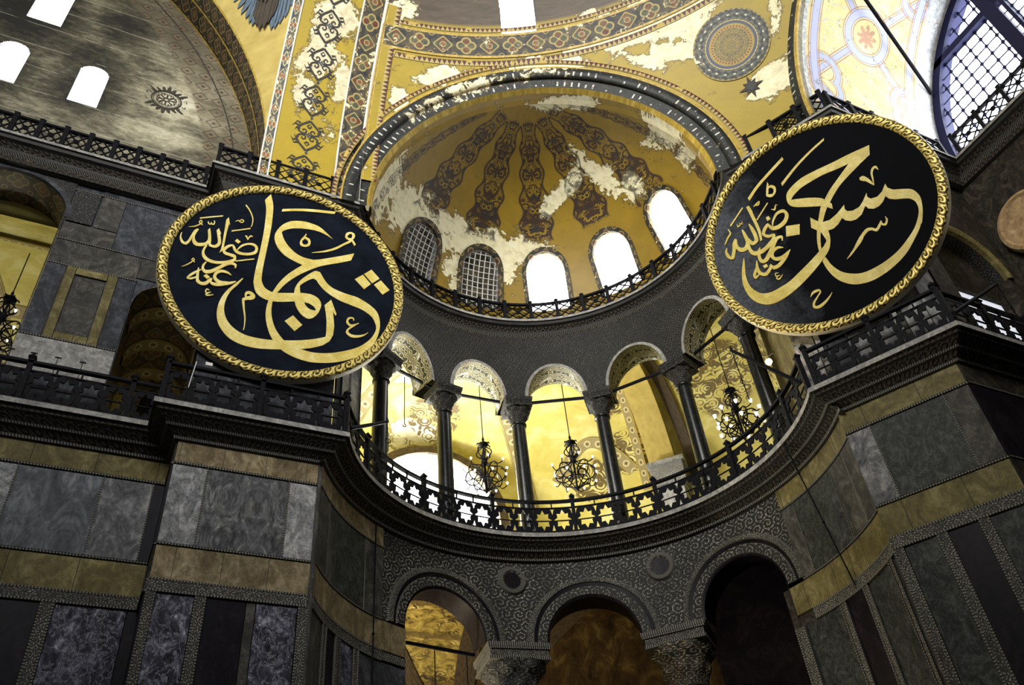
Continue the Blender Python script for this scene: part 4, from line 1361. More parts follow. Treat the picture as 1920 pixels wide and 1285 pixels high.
# medallion on the half dome
def on_sd(c, rx, ry, lift=.03):
    n = (SDC - c); n /= np.linalg.norm(n); up = np.array([0, 0, 1.0]); s = np.cross(n, up); s /= np.linalg.norm(s); w = np.cross(s, n)
    def f(a, r):
        p = c + s * rx * r * math.cos(a) + w * ry * r * math.sin(a); d = p - SDC
        return SDC + d / np.linalg.norm(d) * (SDR - lift)
    return f
mc = np.array([14.675, 9.312, 26.828]); f = on_sd(mc, 1.28, 1.42)
P = [[f(a, r) for r in np.linspace(.001, 1.0, 14)] for a in np.linspace(0, 2 * PI, 97)]
U = [[(r * math.cos(a), r * math.sin(a)) for r in np.linspace(.001, 1.0, 14)] for a in np.linspace(0, 2 * PI, 97)]
mb = MB(); mb.grid(P, U, 0)
fr = on_sd(mc, 1.28, 1.42, .0); fl = on_sd(mc, 1.28, 1.42, .04)
o = mb.build('wall_medallion', M_medallion_paint(), smooth=True)
attr_on(o, wear=lambda V: wear_at(V, 'semi') * .5)
struct(o, 'wreathed round medallion painted on the half dome, beside the bay arch', 'medallion')
# pendant lozenge under it
lz = MB()
c2 = np.array([15.074, 9.58, 24.95]); f2 = on_sd(c2, .42, .50, .03)
star = [(math.radians(90 + 22.5 * i), (1.0, .42)[i % 2] if i % 4 != 2 else .72) for i in range(16)]
ring = [f2(a, r) for a, r in star]
lz.add([f2(0, .001)] + ring, [(0, i + 1, (i + 1) % 16 + 1) for i in range(16)], [(0, 0)] + [(r * math.cos(a), r * math.sin(a)) for a, r in star], 0)
f3 = on_sd(c2, .42, .50, .04); sq = [(R_(90 * i), .42) for i in range(4)]
lz.add([f3(a, r) for a, r in sq], [(0, 1, 2, 3)], None, 1)
lz.build('pendant', [M_ornament_ink(), M_feather_blue()], o)

# ------------------------------------------------------------------ great arch
XA0 = 1.22; GAR = 15.0; GY, GZ = 1.55, 22.26
def ga(x, ph, l=0.0): return (x, GY + (GAR - l) * math.cos(ph), GZ + (GAR - l) * math.sin(ph))
def arch_strip(name, x0, x1, m, uvf, lift=0.0, nx=2, n=120):
    P = [[ga(x, p, lift) for x in np.linspace(x0, x1, nx)] for p in np.linspace(0, R_(75), n)]
    U = [[uvf((x - x0) / (x1 - x0), p * GAR) for x in np.linspace(x0, x1, nx)] for p in np.linspace(0, R_(75), n)]
    g = MB(); g.grid(P, U, 0); return g.build(name, m, smooth=True)
o = arch_strip('ceiling_great_arch', 1.50, 3.50, M_arch_paint(), lambda a, s: (a, s), 0, 40, 420)
attr_on(o, wear=lambda V: wear_at(V, 'arch'))
struct(o, 'soffit of the great arch, ochre with scrolled medallions and bare cream patches', 'arch')
def arch_scrolls():
    mb = MB(); lift = .012
    def put(pts, w0, w1, m=0):
        P = []; n = len(pts)
        for j, q in enumerate(pts):
            t = np.array(pts[min(j + 1, n - 1)]) - np.array(pts[max(j - 1, 0)]); t = t / (np.linalg.norm(t) + 1e-9); k = j / (n - 1); s = np.array([-t[1], t[0]]) * (w0 + (w1 - w0) * k) / 2
            P.append([ga(q[0] - s[0], (q[1] - s[1]) / GAR, lift), ga(q[0] + s[0], (q[1] + s[1]) / GAR, lift)])
        mb.grid(P, [[(0, 0), (.1, .1)] for _ in pts], m)
    cx = 2.5; s0 = .9; dr_ = random.Random(5)
    for i in range(9):
        c = s0 + i * 1.55
        for fx in (-1, 1):
            for fs in (-1, 1):
                H = .70 if fs < 0 else .62
                T = lambda a, b: (cx + fx * a, c + fs * b)
                heart = [(0, H), (.10, H * .84), (.24, H * .62), (.33, H * .38), (.31, H * .17), (.21, .04), (.10, .06), (.07, .15), (.13, .22), (.19, .18), (.17, .13)]
                put([T(*q) for q in catmull_pts(heart)], .085, .035)
                for b0, L in ((.30, .20), (.42, .17), (.16, .15)):     # acanthus tips outside the heart
                    a0 = .33 - abs(b0 - .3) * .3
                    put([T(a0, b0), T(a0 + L * .6, b0 + .06), T(a0 + L, b0 - .06)], .10, .01)
                put([T(.0, .30), T(.07, .38), T(.0, .48)], .07, .02)
        for fx in (-1, 1):
            put([(cx + fx * .02, c), (cx + fx * .16, c + .02), (cx + fx * .06, c + .10)], .06, .02, 1)
            put([(cx, c + fx * .02), (cx + .02, c + fx * .12)], .08, .02, 1)
        put([(cx, c + .80), (cx + .05, c + .76), (cx, c + .70)], .09, .04, 1)
    return mb
def catmull_pts(P, n=5):
    P = [np.array(q, float) for q in P]; out = []
    for i in range(len(P) - 1):
        p0 = P[i - 1] if i else 2 * P[0] - P[1]; p1, p2 = P[i], P[i + 1]; p3 = P[i + 2] if i + 2 < len(P) else 2 * P[-1] - P[-2]
        for k in range(n):
            t = k / n; out.append(tuple(.5 * ((2 * p1) + (-p0 + p2) * t + (2 * p0 - 5 * p1 + 4 * p2 - p3) * t * t + (-p0 + 3 * p1 - 3 * p2 + p3) * t ** 3)))
    out.append(tuple(P[-1])); return out
arch_scrolls().build('painted_scrolls', [M_ornament_ink(), M_feather_blue()], o)
struct(arch_strip('trim_5', XA0, 1.50, M_band_blue(), lambda a, s: (s, a * .70), .02), 'bluish border on the left of the great arch', 'painted band')
struct(arch_strip('trim_6', 3.50, 4.20, M_band_hearts(), lambda a, s: (s, a * .82), .02), 'dark border of hearts on the right of the great arch', 'painted band')
mb = MB()
for x0, l0, x1, l1 in ((1.48, .03, 1.53, .03), (3.46, .03, 3.52, .03), (4.20, .03, 4.28, .03), (4.28, .03, 4.28, .22), (XA0 - .02, .03, XA0 + .03, .03)):
    P = [[ga(x0, p, l0), ga(x1, p, l1)] for p in np.linspace(0, R_(75), 90)]
    mb.grid(P, [[(p * 15, 0), (p * 15, .06)] for p in np.linspace(0, R_(75), 90)], 0)
struct(mb.build('trim_7', M_lattice_white()), 'pale lines edging the great arch borders', 'painted band')

# ------------------------------------------------------------------ pendentive, north arch, tympanum
PC = np.array([-14.2, 1.55, 22.26]); PRD = 21.6; YN = 16.5; YT = 18.2; NR_ = 15.6
thetas = np.linspace(30, 50, 160); els = np.linspace(0, 46, 180)
TT, EE = np.meshgrid(np.radians(thetas), np.radians(els), indexing='ij')
PP = np.stack([PC[0] + PRD * np.cos(TT) * np.cos(EE), PC[1] + PRD * np.sin(TT) * np.cos(EE), PC[2] + PRD * np.sin(EE)], -1)
pend = patch('ceiling_pendentive', PP, [((XA0, 0, 0), (-1, 0, 0)), ((0, YN, 0), (0, -1, 0))], lambda V: np.stack([V[:, 0], V[:, 2]], 1), M_pendentive_gold())
struct(pend, 'narrow gold pendentive between the two great arches', 'pendentive')
# feathers of the winged mosaic figure
def on_pend(x, z, lift):
    y = math.sqrt(PRD ** 2 - (x - PC[0]) ** 2 - (z - PC[2]) ** 2)
    p = np.array([x, PC[1] + y, z]); d = p - PC; return PC + d / np.linalg.norm(d) * (PRD - lift)
def feather(mb, x0, z0, x1, z1, w, m, lift):
    n = 14; a = np.array([x0, z0]); b = np.array([x1, z1]); t = (b - a); L = np.linalg.norm(t); t /= L; s = np.array([-t[1], t[0]])
    P = []; U = []
    for i in range(n):
        k = i / (n - 1); hw = w / 2 * (1 if k < .72 else math.sqrt(max(0, 1 - ((k - .72) / .28) ** 2))) * (.75 + .25 * min(1, k * 3)) + .004
        c = a + t * L * k
        P.append([on_pend(*(c + s * hw * q), lift) for q in (-1, 0, 1)]); U.append([(q, L * k) for q in (-1, 0, 1)])
    mb.grid(P, U, m)
mb = MB(); rr = random.Random(3)
for i, (x, z) in enumerate(((-.78, 30.95), (-.62, 30.60), (-.44, 30.28), (-.28, 30.0), (-.10, 29.75), (.04, 29.52), (.16, 29.34))):      # blue left wing
    feather(mb, .30 + .02 * i, 31.75, x, z, .20, 0, .02 + .006 * i)
for i, (x, z) in enumerate(((1.22, 29.95), (1.20, 29.45), (1.10, 29.10), (.98, 28.95), (.86, 28.84), (.76, 28.86))):       # blue right wing
    feather(mb, .98 - .04 * i, 31.5, x, z, .20, 0, .02 + .006 * i)
for i, (x, z) in enumerate(((.20, 29.55), (.30, 29.26), (.42, 29.04), (.74, 29.35), (.66, 29.15), (.56, 29.0))):      # dark pair between
    feather(mb, .45 + (x - .45) * .7, 31.6, x, z, .19, 1, .07 + .006 * i)
for i in range(6):
    feather(mb, .30 + .10 * i, 31.7, .22 + .12 * i, 30.2 - .12 * (i % 3), .17, 1, .12 + .004 * i)
mb.build('wings', [M_feather_blue(), M_feather_dark()], pend)

mb = MB()
def na(y, ph, l=0.0): return (PC[0] + (NR_ - l) * math.cos(ph), y, PC[2] + (NR_ - l) * math.sin(ph))
phs = np.linspace(0, R_(80), 130)
for y0, y1, l0, l1, m, L in ((YN - .02, YN + .05, .0, .03, 1, .07), (YN + .05, 17.28, .03, .03, 0, .62), (17.28, 17.36, .05, .05, 1, .08), (17.36, 18.12, .03, .03, 0, .62), (18.12, 18.2, .05, .05, 1, .08)):
    mb.grid([[na(y0, p, l0), na(y1, p, l1)] for p in phs], [[(p * 15.6, 0), (p * 15.6, L)] for p in phs], m)
struct(mb.build('ceiling_north_arch', [M_band_dark(), M_gilt_plain()], smooth=True), 'soffit of the great side arch with two dark ornamented bands', 'arch')

TW = [(-4.12, 25.35, 27.0, .42), (-6.42, 25.35, 27.0, .42), (-8.75, 25.35, 27.0, .42), (-6.10, 29.0, 30.9, .50), (-9.2, 29.0, 30.9, .50), (-3.3, 31.0, 33.0, .4)]
TW = TW[:5]
xs = np.linspace(-13, 1.5, 330); zs_ = np.linspace(22.2, 37, 330)
XX, ZZ = np.meshgrid(xs, zs_, indexing='ij')
TP = np.stack([XX, np.full_like(XX, YT), ZZ], -1)
def ty_hole(Pc):
    h = np.hypot(Pc[:, 0] - PC[0], Pc[:, 2] - PC[2]) > NR_ + .05
    for x, z0, zs1, hw in TW:
        d = np.abs(Pc[:, 0] - x); h |= (d < hw) & (Pc[:, 2] > z0) & ((Pc[:, 2] < zs1) | (d ** 2 + (Pc[:, 2] - zs1) ** 2 < hw ** 2))
    return h
def ty_attrs(V):
    r = np.hypot(V[:, 0] - PC[0], V[:, 2] - PC[2])
    return {'pale': wear_at(V, 'pale'), 'soot': wear_at(V, 'soot'), 'band': np.clip((r - 14.0) / .06, 0, 1)}
tym = patch('wall_tympanum', TP, [], lambda V: np.stack([V[:, 0], V[:, 2]], 1), M_tympanum_stone(), ty_hole, ty_attrs)
struct(tym, 'smoke-stained stone tympanum wall with small glaring windows', 'wall')
mb = MB()
for r0 in (14.95,):
    mb.grid([[(PC[0] + r * math.cos(p), YT - .02, PC[2] + r * math.sin(p)) for r in (r0, r0 + .05)] for p in phs], None, 0)
mb.build('painted_line', M_ornament_ink(), tym)
tfn = lambda xc: (lambda x, z, d: (xc + x, YT + d, z))
for i, (x, z0, zs1, hw) in enumerate(TW):
    nm = ['glaring window low in the sooty tympanum, nearest the great arch', 'glaring window low in the tympanum, cut by the left edge of the photo', None, 'glaring window high in the tympanum, at the top left corner', None][i]
    w = window_unit('window_%d' % (8 + i), tfn(x), hw, z0, zs1, .75, M_daylight_pane(), None, .1, M_plaster_grey(), None, None, nm or 'tympanum window further left', splay=.06, pane_d=.10)
# painted disc with scrolls on the tympanum
def disc_orn(x0, z0, R):
    g = MB(); f = lambda x, z: (x0 + x * R, YT - .025, z0 + z * R)
    def ringo(r0, r1):
        g.grid([[f(r * math.cos(a), r * math.sin(a)) for r in (r0, r1)] for a in np.linspace(0, 2 * PI, 65)], None, 0)
    ringo(.90, 1.0); ringo(.80, .84); ringo(.14, .22)
    for i in range(8):
        a = i * PI / 4
        for sg in (-1, 1):
            pts = []
            for k in np.linspace(0, 1, 22):
                r = .24 + .30 * k; b = a + sg * .05
                if k > .55:
                    q = (k - .55) / .45 * 4.2; cx, cz = .56 * math.cos(a + sg * .26), .56 * math.sin(a + sg * .26)
                    pts.append((cx + .13 * (1 - .5 * (k - .55) / .45) * math.cos(a - sg * 1.4 + sg * q), cz + .13 * (1 - .5 * (k - .55) / .45) * math.sin(a - sg * 1.4 + sg * q)))
                else: pts.append((r * math.cos(b), r * math.sin(b)))
            P = []
            for j, p in enumerate(pts):
                t = np.array(pts[min(j + 1, len(pts) - 1)]) - np.array(pts[max(j - 1, 0)]); t /= np.linalg.norm(t) + 1e-9; s = np.array([-t[1], t[0]]) * .026
                P.append([f(p[0] - s[0], p[1] - s[1]), f(p[0] + s[0], p[1] + s[1])])
            g.grid(P, None, 0)
    for sg in (-1, 1):          # leafy crests above and below, curled ends at the sides
        for k in range(7):
            t = (k - 3) / 3; bx, bz = t * .80, math.sqrt(max(.05, 1.0 - (t * .80) ** 2)) * sg
            hgt = (.46, .30, .40, .58, .40, .30, .46)[k]; lean = t * .34; w = .15
            pts = [(bx - w, bz), (bx - w * .9 + lean * .5, bz + sg * hgt * .55), (bx + lean * 1.2 - .05, bz + sg * hgt), (bx + lean * 1.2 + .07, bz + sg * hgt * .9), (bx + w * .6 + lean * .5, bz + sg * hgt * .5), (bx + w, bz)]
            g.add([f(*q) for q in pts], [tuple(range(6))], None, 0)
        for q in (-.3, .3):
            P = []
            for k in np.linspace(0, 1, 14):
                an = k * 4.6; rr_ = .16 * (1 - .6 * k); cx, cz = sg * (1.22), q
                x, z = cx + sg * rr_ * -math.cos(an), cz + rr_ * math.sin(an) * (1 if q > 0 else -1)
                P.append([f(x, z), f(x + .05 * math.cos(an), z + .05 * math.sin(an))])
            g.grid(P, None, 0)
    return g
disc_orn(-1.89, 26.82, .48).build('painted_disc', M_ornament_ink(), tym)

# ------------------------------------------------------------------ upper storey walls, left
D1 = .69
def ub(u, z, d=0.0): return on_left(u, z, D1 + d)
GAo = [(-4.80, 1.46, 20.15), (-8.6, 1.46, 20.15)]
PAS = (-.25, .90, 17.62)
mb = MB()
def z_open(x):
    for c, r, zs in GAo:
        if abs(x - c) < r: return zs + math.sqrt(r * r - (x - c) ** 2) * .92
    c, r, zs = PAS
    if abs(x - c) < r: return zs + math.sqrt(r * r - (x - c) ** 2)
    return Z1 - .05
xs = sorted(list(np.linspace(-12, .65, 260)) + [c + s * r + e for c, r, _ in GAo + [PAS] for s in (-1, 1) for e in (-.001, .001)])
mb.grid([[ub(x, z_open(x)), ub(x, 21.75)] for x in xs], [[(x, z_open(x)), (x, 21.75)] for x in xs], WI['marble_slate'])
def us(a, b, z0, z1, m, t=.03): slab(mb, on_left, a, b, z0, z1, WI[m], 1, d=D1, t=t, gap=.008)
us(-2.62, .65, 21.36, 21.72, 'marble_slate'); us(-2.0, .65, 19.36, 21.34, 'marble_slate'); us(-3.32, -2.0, 19.36, 20.02, 'marble_dusk'); us(-2.62, -2.0, 20.04, 21.34, 'marble_dusk')
us(-3.34, -1.2, 18.45, 19.32, 'marble_dusk'); us(-1.2, .65, 18.56, 19.32, 'marble_dusk')
us(-3.34, -2.86, 15.98, 18.42, 'marble_slate'); us(-1.62, -1.17, 15.98, 18.42, 'marble_slate')
us(-2.86, -2.62, 15.98, 18.42, 'marble_ochre', .05); us(-1.86, -1.62, 15.98, 18.42, 'marble_ochre', .05)
us(-2.62, -1.86, 18.18, 18.42, 'marble_ochre', .05); us(-2.62, -1.86, 15.98, 16.2, 'marble_ochre', .05); us(-2.60, -1.88, 16.22, 18.16, 'marble_dusk', .015)
for z in (18.435, 19.34, 21.35, 15.97): rail_strip(mb, on_left, -3.34, -1.17 if z < 18.5 else .65, z - .015, z + .02, WI['bead'], 1, d=D1, t=.05)
us(-3.34, -1.17, 14.9, 15.95, 'ledge_stone'); us(-3.34, -1.17, 13.7, 14.88, 'marble_slate')
us(-7.1, -6.3, 14, 20.1, 'marble_slate')
struct(mb.build('wall_upper_left', wmats()), 'upper left wall of dark slate slabs with one sunk framed panel', 'wall')
# carved spandrel beside the gallery arch
mb = MB(); P = []; U = []
for x in np.linspace(-3.34 + .02, -2.66, 30):
    P.append([ub(x, 20.06, -.05), ub(x, 21.34, -.05)]); U.append([(x, 20.06), (x, 21.34)])
mb.grid(P, U, 0); P = []; U = []
for x in np.linspace(-6.24, -3.34, 60):
    z = z_open(x); P.append([ub(x, z + .10, -.05), ub(x, 21.70, -.05)]); U.append([(x, z), (x, 21.7)])
mb.grid(P, U, 0)
P = [[ub(GAo[0][0] + r * math.cos(a), GAo[0][2] + r * math.sin(a) * .92, -.06 + dd) for r, dd in ((1.6, 0), (1.46, 0), (1.46, .12))] for a in np.linspace(0, PI, 40)]
mb.grid(P, [[(a, 0), (a, .14), (a, .26)] for a in np.linspace(0, PI, 40)], 1)
P = [[ub(GAo[0][0] + 1.46 * math.cos(a), GAo[0][2] + 1.46 * math.sin(a) * .92, d) for d in (.06, .6, 1.2)] for a in np.linspace(0, PI, 40)]
mb.grid(P, [[(a * 1.46, d) for d in (.06, .6, 1.2)] for a in np.linspace(0, PI, 40)], 2)
struct(mb.build('trim_8', [M_carved_dark(), M_marble_slate(), M_band_faded()]), 'carved spandrel and soffit of the gallery arch at the left edge', 'spandrel')
# jamb of the gallery opening and passage vault
mb = MB()
mb.grid([[ub(-3.34, Z1, d), ub(-3.34, 20.15, d)] for d in (0, 1.2)], [[(d, Z1), (d, 20.15)] for d in (0, 1.2)], 0)
mb.grid([[ub(-3.34, Z1, 1.2), ub(-3.34, 20.3, 1.2)], [ub(-1.2, Z1, 1.2), ub(-1.2, 20.3, 1.2)]], None, 0)
P = []; U = []
for d in np.linspace(0, 5.0, 12):
    row = [ub(PAS[0] + PAS[1], Z1, d)] + [ub(PAS[0] + PAS[1] * math.cos(a), PAS[2] + PAS[1] * math.sin(a), d) for a in np.linspace(0, PI, 24)] + [ub(PAS[0] - PAS[1], Z1, d)]
    P.append(row); U.append([(d * .8, 0)] + [(d * .8, 4 + a * .9) for a in np.linspace(0, PI, 24)] + [(d * .8, 11)])
mb.grid(P, U, 1)
mb.grid([[ub(PAS[0] - 1, Z1, 5), ub(PAS[0] - 1, 19, 5)], [ub(PAS[0] + 1, Z1, 5), ub(PAS[0] + 1, 19, 5)]], None, 0)
struct(mb.build('wall_passage', [M_marble_slate(), M_band_faded()], smooth=False), 'ornamented vault of the passage behind the left roundel', 'wall')
mb = MB()
for d in (.8, 2.2, 3.6):
    P = [[ub(PAS[0] + (PAS[1] - l) * math.cos(a), PAS[2] + (PAS[1] - l) * math.sin(a), d + q) for q, l in ((0, 0), (0, .05), (.5, .05), (.5, 0))] for a in np.linspace(0, PI, 30)]
    mb.grid(P, [[(a * .9, v) for v in (-1.1, -1, 1, 1.1)] for a in np.linspace(0, PI, 30)], 0)
struct(mb.build('trim_9', M_rib_chain()), 'bands of pearled discs across the passage vault', 'rib')
# side gallery behind the left wall: vault lit from its own windows
mb = MB(); P = []; U = []
for x in np.linspace(-14, -1.5, 40):
    row = []; ru = []
    for p in np.linspace(0, PI, 30):
        row.append((x, 22.9 + 3.6 * math.cos(p), vz(17.3, 4.4, p, 20.9))); ru.append((x, p * 4))
    row = [(x, 26.5, Z1)] + row + [(x, 19.28, 21.9)]; ru = [(x, -3.6)] + ru + [(x, 13)]
    P.append(row); U.append(ru)
mb.grid(P, U, 0)
struct(mb.build('ceiling_side_gallery', M_gallery_vault(), smooth=True), 'yellow vault of the side gallery glimpsed at the left edge', 'ceiling')
mb = MB()
sgf = lambda t, p, k: (t, 22.9 + (3.6 - k * .05) * math.cos(p), vz(17.3, 4.4, p, 20.9) - k * .05 * math.sin(p))
rib(mb, [(-4.5 + 1.5 * k, .5 + 1.7 * k) for k in np.linspace(0, 1, 24)], .5, .03, sgf)
rib(mb, [(-4.5 - 1.5 * k, .5 + 1.7 * k) for k in np.linspace(0, 1, 24)], .5, .03, sgf)
rib(mb, [(-4.6 + 1.0 * math.cos(a), 1.02 + .24 * math.sin(a)) for a in np.linspace(0, 2 * PI, 40)], .5, .04, sgf)
rib(mb, [(x, 2.15) for x in np.linspace(-9, -1.6, 24)], .6, .04, sgf)
struct(mb.build('trim_10', M_rib_chain()), 'disc-chain ribs on the side gallery vault', 'rib')
mb = MB(); mb.grid([[(x, y, Z1 - .05) for y in np.linspace(17.6, 27, 4)] for x in np.linspace(-16, 3.9, 6)], None, 0)
mb.grid([[arc(t, Z1 - .05, d) for d in (.05, 8.2)] for t in np.linspace(149, -21, 60)], None, 0)
mb.grid([[(x, y, Z1 - .05) for y in (8.85, 14)] for x in (16.5, 24)], None, 0)
struct(mb.build('floor_gallery', M_floor_stone()), 'gallery floor slab, seen edge-on from below', 'floor')

# pier, upper part
mb = MB()
body(mb, on_pier, .65, 4.1, Z1, 21.75)
flank2 = lambda u, z, d=D0: (.65 - D0 + d, YP + .7 + u, z)
body(mb, flank2, 0, 1.05, Z1, 21.75, d=D0)
for a, b, m in ((.65, 1.6, 'marble_slate'), (1.6, 3.0, 'marble_dusk'), (3.0, 4.1, 'marble_slate')):
    slab(mb, on_pier, a, b, 16.0, 21.6, WI[m]); slab(mb, on_pier, a, b, 13.8, 15.95, WI['marble_slate'])
side = lambda u, z, d=0.0: (4.12 + .50 * u + .86 * d, YP + .72 + .86 * u - .5 * d, z)
slab(mb, side, 0, .55, Z1, 21.7, WI['marble_slate'], d=.02)
slab(mb, side, .55, 1.4, Z1, 21.7, WI['ledge_stone'], d=.02)
slab(mb, side, 1.4, 2.6, Z1, 21.7, WI['marble_grey'], d=.02)
struct(mb.build('wall_pier_upper_left', wmats()), 'upper part of the left pier behind the roundel', 'wall')
mb = MB(); mb.grid([[side(u, Z1, -.06), side(u, 21.7, -.06)] for u in (2.0, 2.35)], [[(u, 0), (u, 8)] for u in (2.0, 2.35)], 0)
struct(mb.build('trim_11', M_pendentive_gold()), 'narrow ochre painted strip beside the first gallery column', 'painted strip')

# right pier, upper part
mb = MB()
body(mb, on_right, -.1, U1R, Z1, 21.75)
for a, b, m in ((-.1, .45, 'marble_light'), (.45, .62, 'marble_dusk'), (.62, 1.2, 'marble_slate'), (1.2, 2.3, 'marble_grey'), (2.3, 2.62, 'plaster_grey' if False else 'marble_dusk'), (2.62, U1R, 'marble_light')):
    slab(mb, on_right, a, b, 13.8, 21.6, WI[m])
for u in (.55, 2.45): rail_strip(mb, on_right, u - .06, u + .06, 13.8, 21.6, WI['ledge_stone'], 1, t=.14, vert=True)
struct(mb.build('wall_pier_upper_right', wmats()), 'upper part of the right pier behind the roundel', 'wall')
# back flank of the right pier toward the gallery
mb = MB(); mb.grid([[(15.0 + k * 1.3, 11.55 + k * 2.2, Z1), (15.0 + k * 1.3, 11.55 + k * 2.2, 21.75)] for k in (0, 1)], None, 0)
struct(mb.build('wall_gallery_end', M_marble_ochre()), 'shaded flank of the right pier inside the gallery', 'wall')

# ------------------------------------------------------------------ end bay: side wall with arch, end wall, barrel vault, great window
AB = (19.55, 1.42, 17.45)
mb = MB()
def zob(x):
    c, r, zs = AB
    return zs + math.sqrt(r * r - (x - c) ** 2) if abs(x - c) < r else Z1 - .05
xs = sorted(list(np.linspace(16.28, 21.72, 140)) + [AB[0] + s * AB[1] + e for s in (-1, 1) for e in (-.001, .001)])
mb.grid([[on_bay(x, zob(x), .7), on_bay(x, 21.75, .7)] for x in xs], [[(x, zob(x)), (x, 21.75)] for x in xs], 0)
slab(mb, on_bay, 16.3, 17.2, 13.8, 17.4, 1, t=.04); slab(mb, on_bay, 17.3, 18.05, 13.8, 17.4, 2, t=.04)
slab(mb, on_bay, 16.3, 18.0, 17.45, 18.2, 2, t=.04)
an = np.linspace(-.0, PI, 40)
mb.grid([[on_bay(AB[0] + r * math.cos(a), max(Z1, AB[2] + r * math.sin(a)), .7 + d) for r, d in ((1.66, 0), (1.62, -.07), (1.50, -.09), (1.42, -.03), (1.42, .12))] for a in an], [[(a * 1.5, v) for v in (0, .1, .2, .3, .45)] for a in an], 3)
mb.grid([[on_bay(AB[0] + 1.42 * math.cos(a), AB[2] + 1.42 * math.sin(a), .7 + d) for d in (.1, .35, .6)] for a in an], [[(a * 1.42, d) for d in (.1, .35, .6)] for a in an], 4)
for s in (-1, 1): mb.grid([[on_bay(AB[0] + s * 1.42, z, .7 + d) for z in (Z1, AB[2])] for d in (0, .55)], None, 0)
struct(mb.build('wall_bay', [M_dark_stone(), M_plaster_grey(), M_marble_dusk(), M_marble_ochre(), M_carved_dark()]), 'dark side wall of the end bay with one carved arch', 'wall')
w14 = MB()
yb = YB + .7 + .5
w14.box((AB[0], yb + .1, 18.2), (3.4, .2, 2.4), 0); w14.box((AB[0] - 1.35, yb + .1, 15.3), (.7, .2, 3.6), 0)
win = struct(w14.build('window_20', M_dark_stone()), 'pale window under a dark lintel in the arch at the right edge', 'window')
pn = MB(); pn.add([(AB[0] - 1.0, yb + .12, Z1), (AB[0] + 1.7, yb + .12, Z1), (AB[0] + 1.7, yb + .12, 17.0), (AB[0] - 1.0, yb + .12, 17.0)], [(0, 1, 2, 3)]); pn.build('pane', M_lit_pane_soft(), win)

mb = MB()
mb.grid([[(XE + .6, y, z) for z in (Z1, 22.3)] for y in (8.75, 4, -6)], [[(y, z) for z in (Z1, 22.3)] for y in (8.75, 4, -6)], 0)
struct(mb.build('wall_end', M_dark_stone()), 'dark end wall under the great latticed window', 'wall')
BY, BZ, BR = 1.4, 22.3, 7.1
an = np.linspace(0, PI, 90)
mb = MB()
mb.grid([[(x, BY + BR * math.cos(a), BZ + BR * math.sin(a)) for x in np.linspace(15.7, 21.6, 8)] for a in an], [[(x - 15.7, a * BR) for x in np.linspace(15.7, 21.6, 8)] for a in an], 0)
bv = struct(mb.build('ceiling_bay', M_bay_vault(), smooth=True), 'pale gold barrel vault with lilac strapwork over the end bay', 'ceiling')
# mosaic band on the mouth of the bay
mb = MB()
for r0, r1, x0, x1, m in ((7.75, 7.68, 15.80, 15.72, 1), (7.68, 7.22, 15.72, 15.62, 0), (7.22, 7.1, 15.62, 15.62, 1), (7.1, 7.1, 15.62, 15.85, 1), (8.12, 7.92, 15.86, 15.82, 2)):
    mb.grid([[(x0, BY + r0 * math.cos(a), BZ + r0 * math.sin(a)), (x1, BY + r1 * math.cos(a), BZ + r1 * math.sin(a))] for a in an], [[(a * 7.2, 0), (a * 7.2, max(.24 if m == 2 else .05, abs(r0 - r1)))] for a in an], m)
o = attr_on(mb.build('trim_12', [M_band_mosaic(), M_gilt_plain(), M_fillet()], smooth=True), wear=.05)
struct(o, 'dark mosaic band round the mouth of the end bay', 'arch band')

# great window: lunette of small lattice cells with a heavy mullion and transom
XW = 21.62
wr = MB()
wr.grid([[(XW - .1, BY + r * math.cos(a), BZ + r * math.sin(a)) for r in (7.1, 6.82)] for a in an], [[(a * 7, 0), (a * 7, .3)] for a in an], 0)
wr.grid([[(x, BY + 6.82 * math.cos(a), BZ + 6.82 * math.sin(a)) for x in (XW - .1, XW + .5)] for a in an], None, 0)
wroot = struct(wr.build('window_21', M_lattice_blue()), 'huge latticed lunette window glaring at the top right corner', 'window')  # rim coloured near black for its backlit silhouette
pn = MB(); ol = [(XW + .42, BY + 6.9 * math.cos(a), BZ + 6.9 * math.sin(a)) for a in an]
pn.add(ol, [tuple(range(len(ol)))], [(q[1], q[2]) for q in ol]); pn.build('pane', M_great_pane(), wroot)
lt = MB(); top = lambda y: BZ + math.sqrt(max(0, 6.9 ** 2 - (y - BY) ** 2))
y = BY - 6.7
while y < BY + 6.85:
    lt.tube([(XW + .1, y, BZ), (XW + .1, y, top(y))], .026, 5)
    z = BZ + .2
    while z < top(y) - .15:
        lt.box((XW + .1, y, z), (.06, .10, .10), 0); z += .42
    y += .42
z = BZ + .2
while z < BZ + 6.8:
    h = math.sqrt(6.9 ** 2 - (z - BZ) ** 2); lt.tube([(XW + .1, BY - h, z), (XW + .1, BY + h, z)], .026, 5); z += .42
lt.build('lattice', M_lattice_blue(), wroot)
ml = MB()
for yy, w in ((4.85, .42), (-2.0, .42), (4.45, .12)): ml.box((XW + .02, yy, (BZ + top(yy)) / 2), (.3, w, top(yy) - BZ), 0)
ml.box((XW + .02, 1.9, 26.45), (.24, 11.6, .26), 0)
ml.build('mullion', M_lattice_blue(), wroot)

